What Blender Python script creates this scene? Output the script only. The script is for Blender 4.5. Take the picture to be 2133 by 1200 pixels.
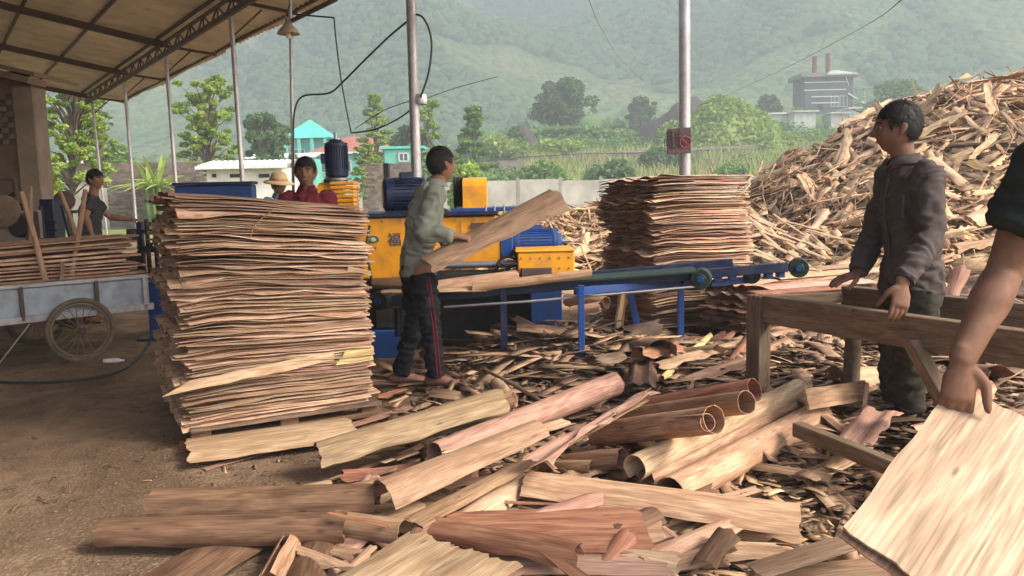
import bpy, bmesh, math, random
import numpy as np
from mathutils import Vector as V, Matrix, noise as NZ
R = math.radians
random.seed(7)
rng = np.random.default_rng(11)
scene = bpy.context.scene
for o in list(bpy.data.objects): bpy.data.objects.remove(o)

# ------------------------------------------------------------------ camera
CAM = V((0, 0, 1.4)); PITCH = R(6.7); ROLL = 0.022; FPX = 1700.0
_f = V((0, math.cos(PITCH), -math.sin(PITCH)))
_r0 = V((1, 0, 0)); _u0 = _r0.cross(_f)
_r = _r0 * math.cos(ROLL) - _u0 * math.sin(ROLL)
_u = _u0 * math.cos(ROLL) + _r0 * math.sin(ROLL)
cd = bpy.data.cameras.new('camera'); cam = bpy.data.objects.new('camera', cd)
scene.collection.objects.link(cam); scene.camera = cam
cd.sensor_width = 36; cd.lens = FPX / 2133 * 36; cd.clip_end = 6000; cd.clip_start = 0.05
cam.matrix_world = Matrix(((_r.x, _u.x, -_f.x, 0), (_r.y, _u.y, -_f.y, 0), (_r.z, _u.z, -_f.z, CAM.z), (0, 0, 0, 1)))

# ------------------------------------------------------------------ light
SUN_DIR = V((0.95, -0.38, 0.80)).normalized()      # towards the sun
SUN_EL = math.asin(SUN_DIR.z); SUN_AZ = math.atan2(SUN_DIR.x, SUN_DIR.y)
world = bpy.data.worlds.new("World"); scene.world = world; world.use_nodes = True
nt = world.node_tree; nt.nodes.clear()
sky = nt.nodes.new('ShaderNodeTexSky'); sky.sky_type = 'NISHITA'; sky.sun_disc = False
sky.sun_elevation = SUN_EL; sky.sun_rotation = SUN_AZ; sky.air_density = 1.0; sky.dust_density = 4.0; sky.ozone_density = 1.0
bg = nt.nodes.new('ShaderNodeBackground'); bg.inputs[1].default_value = 0.15
wo = nt.nodes.new('ShaderNodeOutputWorld')
nt.links.new(sky.outputs[0], bg.inputs[0]); nt.links.new(bg.outputs[0], wo.inputs[0])
sd = bpy.data.lights.new('sun', 'SUN'); sd.energy = 2.0; sd.angle = R(18); sd.color = (1.0, 0.94, 0.85)
sun = bpy.data.objects.new('sun', sd); scene.collection.objects.link(sun)
sun.rotation_euler = SUN_DIR.to_track_quat('Z', 'Y').to_euler()
scene.view_settings.view_transform = 'Standard'; scene.view_settings.look = 'None'
scene.view_settings.exposure = 1.58; scene.view_settings.gamma = 1.0; scene.view_settings.use_curve_mapping = False
scene.render.engine = 'CYCLES'
scene.cycles.max_bounces = 6; scene.cycles.diffuse_bounces = 4; scene.cycles.transmission_bounces = 3
scene.cycles.volume_bounces = 1; scene.cycles.transparent_max_bounces = 6
scene.cycles.use_denoising = True

# ------------------------------------------------------------------ pixel helpers (2133 x 1200 photo pixels -> points of the place)
def ray(px, py):
    return (_f + _r * ((px - 1066.5) / FPX) + _u * ((600 - py) / FPX))
def W(px, py, Y):
    d = ray(px, py); return CAM + d * (Y / d.y)
def G(px, py, z=0.0):
    d = ray(px, py); return CAM + d * ((z - CAM.z) / d.z)

# ------------------------------------------------------------------ mesh builder
class MB:
    def __init__(s): s.v = []; s.f = []; s.uv = []; s.n = 0; s.mi = []
    def add(s, verts, faces, uvs=None, mi=0):
        b = len(s.v); s.v.extend([tuple(v) for v in verts])
        for k, f in enumerate(faces):
            s.f.append(tuple(b + i for i in f)); s.mi.append(mi)
            s.uv.append(uvs[k] if uvs else [(0, 0)] * len(f))
        return s
    def box(s, c, sz, M=None, ch=0.0, mi=0):
        """chamfered box centred c, full sizes sz, orientation M (3x3)"""
        c = V(c); h = [x / 2 for x in sz]; ch = min(ch, min(h) * 0.8) if ch else min(h) * 0.06
        L = max(range(3), key=lambda i: h[i]); o = [i for i in range(3) if i != L]
        P = []; idx = {}
        for a in range(3):
            for sx in (-1, 1):
                for sy in (-1, 1):
                    for sz_ in (-1, 1):
                        q = [sx, sy, sz_]; p = [q[i] * (h[i] if i == a else h[i] - ch) for i in range(3)]
                        idx[(a, sx, sy, sz_)] = len(P); P.append(p)
        F = []
        for a in range(3):
            b_, c_ = [i for i in range(3) if i != a]
            for sg in (-1, 1):
                q = []
                for (u, w) in ((-1, -1), (1, -1), (1, 1), (-1, 1)):
                    t = [0, 0, 0]; t[a] = sg; t[b_] = u; t[c_] = w; q.append(idx[(a, *t)])
                F.append(q)
        for a, b_ in ((0, 1), (0, 2), (1, 2)):
            c_ = 3 - a - b_
            for sa in (-1, 1):
                for sb in (-1, 1):
                    t0 = [0, 0, 0]; t0[a] = sa; t0[b_] = sb; t0[c_] = -1; t1 = list(t0); t1[c_] = 1
                    F.append([idx[(a, *t0)], idx[(a, *t1)], idx[(b_, *t1)], idx[(b_, *t0)]])
        for sx in (-1, 1):
            for sy in (-1, 1):
                for sz_ in (-1, 1):
                    F.append([idx[(0, sx, sy, sz_)], idx[(1, sx, sy, sz_)], idx[(2, sx, sy, sz_)]])
        FF = []
        for f in F:
            p0, p1, p2 = [V(P[i]) for i in f[:3]]
            n = (p1 - p0).cross(p2 - p0); cc = sum((V(P[i]) for i in f), V()) / len(f)
            FF.append(f if n.dot(cc) > 0 else f[::-1])
        uvs = [[(P[i][L], P[i][o[0]] * 1.0 + P[i][o[1]] * 0.83) for i in f] for f in FF]
        M = M if M is not None else Matrix.Identity(3)
        s.add([c + M @ V(p) for p in P], FF, uvs, mi); return s
    def beam(s, A, B, w, h, up=V((0, 0, 1)), ch=0.0, mi=0):
        A = V(A); B = V(B); x = (B - A); L = x.length; x.normalize()
        y = up.cross(x)
        if y.length < 1e-4: y = V((0, 1, 0)).cross(x)
        y.normalize(); z = x.cross(y)
        M = Matrix((x, y, z)).transposed()
        return s.box((A + B) / 2, (L, w, h), M, ch, mi)
    def tube(s, pts, r, n=8, cap=True, mi=0, ref=None, ry=None):
        pts = [V(p) for p in pts]; k = len(pts)
        rr = r if isinstance(r, (list, tuple)) else [r] * k
        verts = []; L = 0; Ls = []
        prev = None
        for i, p in enumerate(pts):
            t = (pts[min(i + 1, k - 1)] - pts[max(i - 1, 0)]).normalized()
            if i: L += (p - pts[i - 1]).length
            Ls.append(L)
            rf = ref if ref is not None else (prev if prev is not None else (V((0, 0, 1)) if abs(t.z) < .9 else V((1, 0, 0))))
            a = (rf - t * rf.dot(t))
            if a.length < 1e-5: a = t.orthogonal()
            a.normalize(); b = t.cross(a); prev = a
            q = rr[i]; qa, qb = q if isinstance(q, (tuple, list)) else (q, q)
            for j in range(n):
                an = 2 * math.pi * j / n
                verts.append(p + a * (math.cos(an) * qa) + b * (math.sin(an) * qb))
        F = []; U = []
        for i in range(k - 1):
            for j in range(n):
                j2 = (j + 1) % n
                F.append((i * n + j, i * n + j2, (i + 1) * n + j2, (i + 1) * n + j))
                q = rr[i]; q = q[0] if isinstance(q, (tuple, list)) else q
                c0 = j / n * 6.28 * q; c1 = (j + 1) / n * 6.28 * q
                U.append([(Ls[i], c0), (Ls[i], c1), (Ls[i + 1], c1), (Ls[i + 1], c0)])
        if cap:
            F.append(tuple(range(n))[::-1]); U.append([(verts[j].x, verts[j].z) for j in range(n)][::-1])
            F.append(tuple((k - 1) * n + j for j in range(n))); U.append([(verts[j].x, verts[j].z) for j in range(n)])
        s.add(verts, F, U, mi); return s
    def lathe(s, base, axis, prof, n=20, mi=0, a0=0):
        """prof: (distance along axis, radius)"""
        axis = V(axis).normalized(); a = axis.orthogonal().normalized(); b = axis.cross(a); base = V(base)
        verts = []
        for (d, r) in prof:
            for j in range(n):
                an = 2 * math.pi * j / n + a0
                verts.append(base + axis * d + (a * math.cos(an) + b * math.sin(an)) * max(r, 1e-4))
        F = []; U = []
        for i in range(len(prof) - 1):
            for j in range(n):
                j2 = (j + 1) % n
                F.append((i * n + j, i * n + j2, (i + 1) * n + j2, (i + 1) * n + j))
                U.append([(prof[i][0], j / n), (prof[i][0], (j + 1) / n), (prof[i + 1][0], (j + 1) / n), (prof[i + 1][0], j / n)])
        s.add(verts, F, U, mi); return s
    def grid(s, P, closed=False, mi=0, uv=None):
        """P[i][j] points"""
        ni = len(P); nj = len(P[0]); verts = [p for row in P for p in row]
        F = []; U = []
        for i in range(ni - 1):
            for j in range(nj - 1):
                F.append((i * nj + j, (i + 1) * nj + j, (i + 1) * nj + j + 1, i * nj + j + 1))
                if uv: U.append([uv(i, j), uv(i + 1, j), uv(i + 1, j + 1), uv(i, j + 1)])
                else: U.append([(i * .1, j * .1), (i * .1 + .1, j * .1), (i * .1 + .1, j * .1 + .1), (i * .1, j * .1 + .1)])
        s.add(verts, F, U, mi); return s

WORLD_POS = {}
def props(o, label=None, cat=None, group=None, kind=None):
    if label: o['label'] = label
    if cat: o['category'] = cat
    if group: o['group'] = group
    if kind: o['kind'] = kind
    return o
def finish_mesh(me, mats, smooth):
    if not isinstance(mats, (list, tuple)): mats = [mats]
    for m in mats: me.materials.append(m)
    if smooth: me.polygons.foreach_set('use_smooth', [True] * len(me.polygons))
def link(name, me, parent=None, origin=None):
    o = bpy.data.objects.new(name, me); scene.collection.objects.link(o)
    if parent is not None:
        o.parent = parent; o.location = (origin if origin is not None else V()) - WORLD_POS.get(parent.name, V())
    else: o.location = origin if origin is not None else V()
    WORLD_POS[o.name] = V(origin) if origin is not None else V()
    return o
def O(name, mb, mats, parent=None, label=None, cat=None, group=None, kind=None, smooth=False, fix=False, bevel=None, base=False):
    co = np.array(mb.v, dtype=np.float64)
    org = V(((co[:, 0].min() + co[:, 0].max()) / 2, (co[:, 1].min() + co[:, 1].max()) / 2, co[:, 2].min() if (parent is None) else (co[:, 2].min() + co[:, 2].max()) / 2))
    co = co - np.array(org)
    me = bpy.data.meshes.new(name)
    me.from_pydata(co.tolist(), [], mb.f)
    uvl = me.uv_layers.new(name='UVMap')
    flat = [c for f in mb.uv for p in f for c in p]
    uvl.data.foreach_set('uv', flat)
    if any(mb.mi): me.polygons.foreach_set('material_index', mb.mi)
    finish_mesh(me, mats, smooth)
    if fix:
        bm = bmesh.new(); bm.from_mesh(me); bmesh.ops.recalc_face_normals(bm, faces=bm.faces); bm.to_mesh(me); bm.free()
    o = link(name, me, parent, org)
    if smooth == 'auto' or smooth == 2:
        me.set_sharp_from_angle(angle=R(40))
    return props(o, label, cat, group, kind)
def E(name, loc, label=None, cat=None, group=None, kind=None):
    o = bpy.data.objects.new(name, None); scene.collection.objects.link(o); o.location = V(loc); o.empty_display_size = .1
    WORLD_POS[o.name] = V(loc)
    return props(o, label, cat, group, kind)
def npmesh(name, verts, quads, uvs, mat, parent=None, smooth=False, **kw):
    """verts (N,3), quads (M,4), uvs (M*4,2)"""
    me = bpy.data.meshes.new(name)
    me.vertices.add(len(verts)); me.vertices.foreach_set('co', np.ascontiguousarray(verts, dtype=np.float32).ravel())
    me.loops.add(len(quads) * 4); me.loops.foreach_set('vertex_index', np.ascontiguousarray(quads, dtype=np.int32).ravel())
    me.polygons.add(len(quads)); me.polygons.foreach_set('loop_start', np.arange(0, len(quads) * 4, 4, dtype=np.int32))
    uvl = me.uv_layers.new(name='UVMap')
    if uvs is not None: uvl.data.foreach_set('uv', np.ascontiguousarray(uvs, dtype=np.float32).ravel())
    me.update(calc_edges=True); finish_mesh(me, mat, smooth)
    o = link(name, me, parent, V((0, 0, 0)))
    return props(o, **kw)
def fbm(x, y, z=0, o=4):
    return NZ.fractal(V((x, y, z)), 0.9, 2.1, o, noise_basis='PERLIN_ORIGINAL')

# ------------------------------------------------------------------ materials
def newmat(name):
    m = bpy.data.materials.new(name); m.use_nodes = True; m.node_tree.nodes.clear(); return m, m.node_tree.nodes, m.node_tree.links
def node(N, t, **kw):
    n = N.new(t)
    for k, v in kw.items():
        if k.startswith('i_'):
            key = k[2:]; n.inputs[int(key) if key.isdigit() else key].default_value = v
        else: setattr(n, k, v)
    return n
def mixc(N, L, fac, a, b, mode='MIX'):
    n = N.new('ShaderNodeMix'); n.data_type = 'RGBA'; n.blend_type = mode
    for k, v in ((0, fac), (6, a), (7, b)):
        if hasattr(v, 'links') or hasattr(v, 'is_linked'): L.new(v, n.inputs[k])
        else: n.inputs[k].default_value = (*v, 1) if (k and len(v) == 3) else v
    return n.outputs[2]
def ramp(N, L, src, stops):
    n = N.new('ShaderNodeValToRGB'); L.new(src, n.inputs[0]); e = n.color_ramp.elements
    while len(e) > 2: e.remove(e[-1])
    for k, (p, c) in enumerate(stops):
        if k > 1: e.new(p)
        e[k].position = p; e[k].color = (c, c, c, 1) if isinstance(c, (int, float)) else (*c, 1)
    return n.outputs[0]
def wood(name, light, dark, blotch=0.5, rough=0.75, island=False, varh=0.007, varv=0.30, grain=1.0, knots=True, coordscale=1.0, stripe=0.0):
    m, N, L = newmat(name)
    uv = N.new('ShaderNodeUVMap'); uv.uv_map = 'UVMap'
    oi = N.new('ShaderNodeObjectInfo'); rnd = oi.outputs['Random']
    if island:
        ge = N.new('ShaderNodeNewGeometry'); rnd = ge.outputs['Random Per Island']
    sc = N.new('ShaderNodeMath'); sc.operation = 'MULTIPLY'; sc.inputs[1].default_value = 57.0; L.new(rnd, sc.inputs[0])
    def nz(sx, sy, s, det=3.0, dist=0.0):
        mp = N.new('ShaderNodeMapping'); mp.inputs['Scale'].default_value = (sx * coordscale, sy * coordscale, 1); L.new(uv.outputs[0], mp.inputs[0])
        n = N.new('ShaderNodeTexNoise'); n.noise_dimensions = '4D'; n.inputs['Scale'].default_value = s; n.inputs['Detail'].default_value = det
        n.inputs['Distortion'].default_value = dist
        L.new(mp.outputs[0], n.inputs['Vector']); L.new(sc.outputs[0], n.inputs['W']); return n.outputs[0]
    big = nz(1.6, 6.5, 1.3, 5, 2.4); fine = nz(5.0, 95.0, 1.8, 3, .3); mid = nz(1.5, 15.0, 1.5, 4, 1.8)
    c = mixc(N, L, ramp(N, L, big, [(.40, 0), (.62, blotch * 1.8 if blotch < .6 else 1)]), light, dark)
    c = mixc(N, L, ramp(N, L, mid, [(.52, .0), (.64, .55 * grain)]), c, tuple(x * .62 for x in dark))
    f2 = ramp(N, L, fine, [(.34, 1 - .32 * grain), (.66, 1.12)])
    c = mixc(N, L, 1.0, c, f2, 'MULTIPLY')
    thin = nz(.9, 34.0, 1.4, 2, 1.6)
    c = mixc(N, L, ramp(N, L, thin, [(.60, 0), (.645, .75), (.68, 0)]), c, tuple(x * .5 for x in dark))
    if knots:
        mp = N.new('ShaderNodeMapping'); mp.inputs['Scale'].default_value = (1.0, 3.2, 1); L.new(uv.outputs[0], mp.inputs[0])
        vo = N.new('ShaderNodeTexVoronoi'); vo.voronoi_dimensions = '2D'; vo.inputs['Scale'].default_value = 1.5
        va = N.new('ShaderNodeVectorMath'); va.operation = 'ADD'; L.new(mp.outputs[0], va.inputs[0]); L.new(sc.outputs[0], va.inputs[1]); L.new(va.outputs[0], vo.inputs['Vector'])
        c = mixc(N, L, ramp(N, L, vo.outputs['Distance'], [(.012, .7), (.040, 0)]), c, tuple(x * .3 for x in dark))
    hs = N.new('ShaderNodeHueSaturation'); L.new(c, hs.inputs['Color'])
    a = N.new('ShaderNodeMapRange'); a.inputs[3].default_value = 1 - varv; a.inputs[4].default_value = 1 + varv * .6; L.new(rnd, a.inputs[0]); L.new(a.outputs[0], hs.inputs['Value'])
    wn = N.new('ShaderNodeTexWhiteNoise'); wn.noise_dimensions = '1D'; L.new(sc.outputs[0], wn.inputs['W'])
    b = N.new('ShaderNodeMapRange'); b.inputs[3].default_value = .5 - varh; b.inputs[4].default_value = .5 + varh; L.new(wn.outputs[0], b.inputs[0]); L.new(b.outputs[0], hs.inputs['Hue'])
    p = N.new('ShaderNodeBsdfPrincipled'); L.new(hs.outputs[0], p.inputs['Base Color']); p.inputs['Roughness'].default_value = rough
    p.inputs['Specular IOR Level'].default_value = .3
    bp = N.new('ShaderNodeBump'); bp.inputs['Strength'].default_value = .35; bp.inputs['Distance'].default_value = .004; L.new(mid, bp.inputs['Height']); L.new(bp.outputs[0], p.inputs['Normal'])
    o = N.new('ShaderNodeOutputMaterial'); L.new(p.outputs[0], o.inputs[0])
    return m
def surf(name, col, rough=.6, metal=0.0, dirt=(.10, .07, .045), dirtamt=.35, scale=6.0, var=.25, bump=.15, bdist=.003, bscale=30, spec=.4, streak=False, island=False):
    m, N, L = newmat(name)
    tc = N.new('ShaderNodeTexCoord'); ge = N.new('ShaderNodeNewGeometry')
    def nz(s, det=4, st=(1, 1, 1)):
        mp = N.new('ShaderNodeMapping'); mp.inputs['Scale'].default_value = st; L.new(ge.outputs['Position'], mp.inputs[0])
        n = N.new('ShaderNodeTexNoise'); n.inputs['Scale'].default_value = s; n.inputs['Detail'].default_value = det; L.new(mp.outputs[0], n.inputs['Vector']); return n.outputs[0]
    a = nz(scale, 4, (1, 1, .35) if streak else (1, 1, 1)); b = nz(scale * 2.7, 5)
    f = ramp(N, L, a, [(.3, 1 - var), (.7, 1 + var * .4)])
    c = mixc(N, L, 1.0, col, f, 'MULTIPLY')
    c = mixc(N, L, ramp(N, L, b, [(.45, 0), (.75, dirtamt)]), c, dirt)
    if island:
        mr = N.new('ShaderNodeMapRange'); mr.inputs[3].default_value = .6; mr.inputs[4].default_value = 1.35; L.new(ge.outputs['Random Per Island'], mr.inputs[0])
        c = mixc(N, L, 1.0, c, mr.outputs[0], 'MULTIPLY')
    p = N.new('ShaderNodeBsdfPrincipled'); L.new(c, p.inputs['Base Color'])
    rr = ramp(N, L, b, [(.3, max(rough - .12, .05)), (.7, min(rough + .15, 1))]); L.new(rr, p.inputs['Roughness'])
    p.inputs['Metallic'].default_value = metal; p.inputs['Specular IOR Level'].default_value = spec
    if bump:
        bp = N.new('ShaderNodeBump'); bp.inputs['Strength'].default_value = bump; bp.inputs['Distance'].default_value = bdist
        L.new(nz(bscale, 4), bp.inputs['Height']); L.new(bp.outputs[0], p.inputs['Normal'])
    o = N.new('ShaderNodeOutputMaterial'); L.new(p.outputs[0], o.inputs[0])
    return m
def leafmat(name, c1, c2, trans=.3, rough=.6):
    m, N, L = newmat(name)
    ge = N.new('ShaderNodeNewGeometry'); n = N.new('ShaderNodeTexNoise'); n.inputs['Scale'].default_value = .6; L.new(ge.outputs['Position'], n.inputs['Vector'])
    ad = N.new('ShaderNodeMath'); ad.operation = 'ADD'; L.new(ge.outputs['Random Per Island'], ad.inputs[0]); L.new(n.outputs[0], ad.inputs[1])
    c = mixc(N, L, ramp(N, L, ad.outputs[0], [(.55, 0), (1.35, 1)]), c1, c2)
    d = N.new('ShaderNodeBsdfPrincipled'); d.inputs['Roughness'].default_value = rough; d.inputs['Specular IOR Level'].default_value = .25; L.new(c, d.inputs['Base Color'])
    t = N.new('ShaderNodeBsdfTranslucent'); L.new(c, t.inputs[0])
    mx = N.new('ShaderNodeMixShader'); mx.inputs[0].default_value = trans; L.new(d.outputs[0], mx.inputs[1]); L.new(t.outputs[0], mx.inputs[2])
    o = N.new('ShaderNodeOutputMaterial'); L.new(mx.outputs[0], o.inputs[0]); return m

M = {}
M['pale'] = wood('wood_pale', (.56, .36, .23), (.40, .22, .13))
M['cream'] = wood('wood_cream', (.60, .42, .27), (.44, .27, .15), varv=.15)
M['tan'] = wood('wood_tan', (.50, .31, .185), (.34, .18, .10))
M['pink'] = wood('wood_pink', (.56, .35, .25), (.42, .22, .15))
M['red'] = wood('wood_red', (.42, .20, .12), (.26, .10, .06))
M['olive'] = wood('wood_olive', (.44, .31, .18), (.30, .19, .11), varv=.12)
M['brown'] = wood('wood_brown', (.23, .13, .075), (.12, .062, .035), varv=.15)
M['worktan'] = wood('wood_work', (.37, .24, .15), (.24, .14, .085), varv=.05)
M['board'] = wood('wood_board', (.54, .39, .27), (.41, .27, .175), varv=.05, coordscale=.7)
M['yellowwood'] = wood('wood_yellow', (.66, .52, .22), (.55, .40, .16), varv=.1)
M['stack'] = wood('wood_stack', (.80, .57, .39), (.46, .26, .155), varh=.008, varv=.42)
M['timber'] = wood('wood_timber', (.23, .155, .10), (.14, .09, .055), knots=True, varv=.15)
M['stake'] = wood('wood_stake', (.42, .27, .17), (.30, .17, .10), varv=.2)
M['slat'] = wood('wood_slat', (.74, .50, .28), (.46, .25, .12), varh=.012, varv=.5, knots=False)
M['slatmass'] = wood('wood_slat_mass', (.72, .48, .27), (.40, .21, .11), island=True, varh=.012, varv=.65, knots=False)
M['chip'] = wood('wood_chip', (.34, .215, .13), (.12, .068, .042), island=True, varh=.01, varv=.6, knots=False)
M['chiplong'] = wood('wood_chip_long', (.52, .34, .21), (.22, .12, .07), island=True, varh=.01, varv=.65, knots=False)
M['bark'] = surf('bark', (.14, .10, .07), .9, dirtamt=.3, bump=.6, bdist=.02)
M['yellow'] = surf('yellow_paint', (.80, .34, .015), .42, dirt=(.30, .15, .05), dirtamt=.55, scale=3, var=.12)
M['blue'] = surf('blue_paint', (.008, .055, .23), .45, dirt=(.05, .05, .05), dirtamt=.4, scale=4)
M['navy'] = surf('navy_paint', (.007, .014, .05), .4, dirt=(.05, .045, .04), dirtamt=.3)
M['black'] = surf('black_metal', (.015, .016, .018), .5, dirt=(.08, .06, .04), dirtamt=.4)
M['green'] = surf('green_rubber', (.008, .028, .020), .6, dirt=(.08, .07, .05), dirtamt=.3)
M['galv'] = surf('galvanised_steel', (.42, .40, .41), .45, metal=.35, dirt=(.20, .15, .12), dirtamt=.35, scale=9, streak=True)
M['steel'] = surf('dull_steel', (.35, .35, .36), .4, metal=.7, dirtamt=.3)
M['cartmetal'] = surf('cart_sheet_metal', (.33, .38, .43), .5, metal=.25, dirt=(.16, .13, .10), dirtamt=.55, scale=4)
M['rust'] = surf('rusty_steel', (.085, .055, .045), .75, dirt=(.14, .07, .04), dirtamt=.5)
M['tyre'] = surf('tyre_rubber', (.11, .085, .06), .85, dirt=(.22, .16, .10), dirtamt=.6)
M['rim'] = surf('rusty_rim', (.20, .14, .085), .6, metal=.3, dirtamt=.5)
M['roof'] = surf('roof_sheet', (.66, .60, .47), .65, dirt=(.30, .25, .18), dirtamt=.6, scale=.9, var=.25, streak=False)
_m = M['roof']; _N = _m.node_tree.nodes; _L = _m.node_tree.links; _p = next(n for n in _N if n.type == 'BSDF_PRINCIPLED'); _o = next(n for n in _N if n.type == 'OUTPUT_MATERIAL')
_t = _N.new('ShaderNodeBsdfTranslucent'); _t.inputs[0].default_value = (.75, .62, .40, 1); _x = _N.new('ShaderNodeMixShader'); _x.inputs[0].default_value = .09
_L.new(_p.outputs[0], _x.inputs[1]); _L.new(_t.outputs[0], _x.inputs[2]); _L.new(_x.outputs[0], _o.inputs[0])
M['concrete'] = surf('concrete', (.35, .325, .285), .85, dirt=(.22, .19, .15), dirtamt=.6, scale=.7, var=.3, bump=.3, bdist=.01)
M['plaster'] = surf('white_plaster', (.72, .68, .60), .8, dirt=(.40, .34, .27), dirtamt=.4, scale=1.2)
M['whitemetal'] = surf('white_roof_sheet', (.80, .78, .74), .5, dirt=(.45, .40, .34), dirtamt=.3)
M['adobe'] = surf('brown_render', (.26, .185, .14), .9, dirt=(.15, .10, .075), dirtamt=.6, scale=1.3, bump=.3)
M['adobe2'] = surf('grey_render', (.30, .24, .20), .9, dirt=(.17, .12, .09), dirtamt=.5, scale=2, bump=.3)
M['brickred'] = surf('red_brick', (.19, .145, .12), .9, dirt=(.16, .11, .08), dirtamt=.5, scale=3, island=True)
M['dark'] = surf('dark_void', (.02, .018, .016), .9, dirtamt=.1)  # near-black colour stands in for the unlit inside of openings
M['teal'] = surf('teal_paint', (.16, .55, .45), .6, dirt=(.3, .45, .38), dirtamt=.3, scale=.6)
M['tealroof'] = surf('teal_roof', (.10, .60, .46), .5, dirt=(.3, .5, .42), dirtamt=.25, scale=.5)
M['redroof'] = surf('red_tile_roof', (.46, .15, .10), .7, dirt=(.25, .12, .09), dirtamt=.4, scale=1)
M['greywall'] = surf('grey_cladding', (.10, .10, .10), .7, dirt=(.2, .18, .16), dirtamt=.4, scale=.5)
M['glass'] = surf('window_glass', (.10, .12, .13), .15, dirtamt=.1, bump=0)
M['whiteframe'] = surf('white_frame', (.75, .75, .72), .5, dirtamt=.15)
M['chimneyred'] = surf('chimney_red', (.22, .04, .05), .6, dirtamt=.3)
M['cable'] = surf('cable_black', (.02, .03, .028), .5, dirtamt=.1, bump=0)
M['lampshade'] = surf('lamp_enamel', (.45, .36, .27), .5, dirtamt=.4, scale=15)
M['bulb'] = surf('lamp_bulb', (.8, .76, .66), .2, dirtamt=.1, bump=0)
M['sign'] = surf('sign_board', (.055, .032, .036), .7, dirt=(.22, .15, .13), dirtamt=.4, scale=20)
M['signred'] = surf('sign_red', (.30, .03, .05), .6, dirtamt=.1, bump=0)
M['ink'] = surf('sign_ink', (.012, .006, .012), .6, dirtamt=.05, bump=0)
M['logogreen'] = surf('logo_green', (.02, .16, .13), .5, dirtamt=.05, bump=0)
M['logopale'] = surf('logo_pale', (.62, .60, .45), .5, dirtamt=.05, bump=0)
M['darkletter'] = surf('letter_slate', (.06, .09, .12), .5, dirtamt=.1, bump=0)
M['plastic'] = surf('clear_plastic', (.6, .6, .6), .3, dirtamt=.3)
# leaves
M['leafbright'] = leafmat('leaf_bright', (.13, .24, .04), (.36, .46, .10))
M['leafmid'] = leafmat('leaf_mid', (.08, .17, .045), (.21, .33, .09))
M['leafdark'] = leafmat('leaf_dark', (.05, .105, .04), (.14, .23, .08))
M['leafyellow'] = leafmat('leaf_yellow', (.22, .30, .04), (.46, .50, .06))
M['grass'] = leafmat('grass_blades', (.16, .25, .05), (.46, .48, .16))
M['reed'] = leafmat('reed_dry', (.26, .22, .10), (.42, .36, .18), .2)
# ------------------------------------------------------------------ ground
def ground_mat():
    m, N, L = newmat('dirt_ground')
    ge = N.new('ShaderNodeNewGeometry'); P = ge.outputs['Position']
    def nz(s, det=5, dist=0):
        n = N.new('ShaderNodeTexNoise'); n.inputs['Scale'].default_value = s; n.inputs['Detail'].default_value = det; n.inputs['Distortion'].default_value = dist; L.new(P, n.inputs['Vector']); return n.outputs[0]
    a = nz(.9, 7, 1.0); b = nz(6, 7, .6); c3 = nz(55, 4)
    c = mixc(N, L, ramp(N, L, a, [(.40, 0), (.58, 1)]), (.27, .185, .115), (.16, .105, .065))
    c = mixc(N, L, ramp(N, L, b, [(.45, 0), (.8, .8)]), c, (.09, .06, .038))
    c = mixc(N, L, ramp(N, L, c3, [(.56, 0), (.72, .75)]), c, (.36, .26, .17))
    # pale sawdust further out in the yard
    sx = N.new('ShaderNodeSeparateXYZ'); L.new(P, sx.inputs[0])
    mr = N.new('ShaderNodeMapRange'); mr.inputs[1].default_value = 7.5; mr.inputs[2].default_value = 10; L.new(sx.outputs[1], mr.inputs[0])
    mr2 = N.new('ShaderNodeMapRange'); mr2.inputs[1].default_value = -2.5; mr2.inputs[2].default_value = -.5; L.new(sx.outputs[0], mr2.inputs[0])
    mu = N.new('ShaderNodeMath'); mu.operation = 'MULTIPLY'; L.new(mr.outputs[0], mu.inputs[0]); L.new(mr2.outputs[0], mu.inputs[1])
    sdc = mixc(N, L, ramp(N, L, nz(3, 5), [(.35, 0), (.65, 1)]), (.52, .34, .19), (.34, .21, .12))
    c = mixc(N, L, mu.outputs[0], c, sdc)
    # grass strip before the far wall
    mr = N.new('ShaderNodeMapRange'); mr.inputs[1].default_value = 26; mr.inputs[2].default_value = 31; L.new(sx.outputs[1], mr.inputs[0])
    gr = mixc(N, L, ramp(N, L, nz(1.5, 5), [(.4, 0), (.7, 1)]), (.16, .22, .06), (.30, .27, .14))
    c = mixc(N, L, mr.outputs[0], c, gr)
    p = N.new('ShaderNodeBsdfPrincipled'); L.new(c, p.inputs['Base Color']); p.inputs['Roughness'].default_value = .95; p.inputs['Specular IOR Level'].default_value = .15
    bp = N.new('ShaderNodeBump'); bp.inputs['Strength'].default_value = .8; bp.inputs['Distance'].default_value = .02
    s = N.new('ShaderNodeMath'); s.operation = 'ADD'; L.new(b, s.inputs[0]); L.new(c3, s.inputs[1]); L.new(s.outputs[0], bp.inputs['Height']); L.new(bp.outputs[0], p.inputs['Normal'])
    o = N.new('ShaderNodeOutputMaterial'); L.new(p.outputs[0], o.inputs[0]); return m
M['ground'] = ground_mat()
def heap(x, y):
    """height of loose litter over the yard floor"""
    h = 0.0
    for (cx, cy, sx, sy, a) in HEAPS:
        h += a * math.exp(-((x - cx) / sx) ** 2 - ((y - cy) / sy) ** 2)
    return h
HEAPS = [(.35, 6.3, .75, .55, .34), (.2, 5.3, .9, .5, .05), (1.6, 5.6, .8, .9, .12), (2.4, 4.6, .9, .8, .12), (3.3, 6.0, 1.4, 1.2, .25)]
xs = np.unique(np.concatenate([np.linspace(-60, -8, 14), np.linspace(-8, 9, 96), np.linspace(9, 90, 18)]))
ys = np.unique(np.concatenate([np.linspace(-30, 0, 8), np.linspace(0, 12, 80), np.linspace(12, 76, 24)]))
mb = MB()
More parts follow.
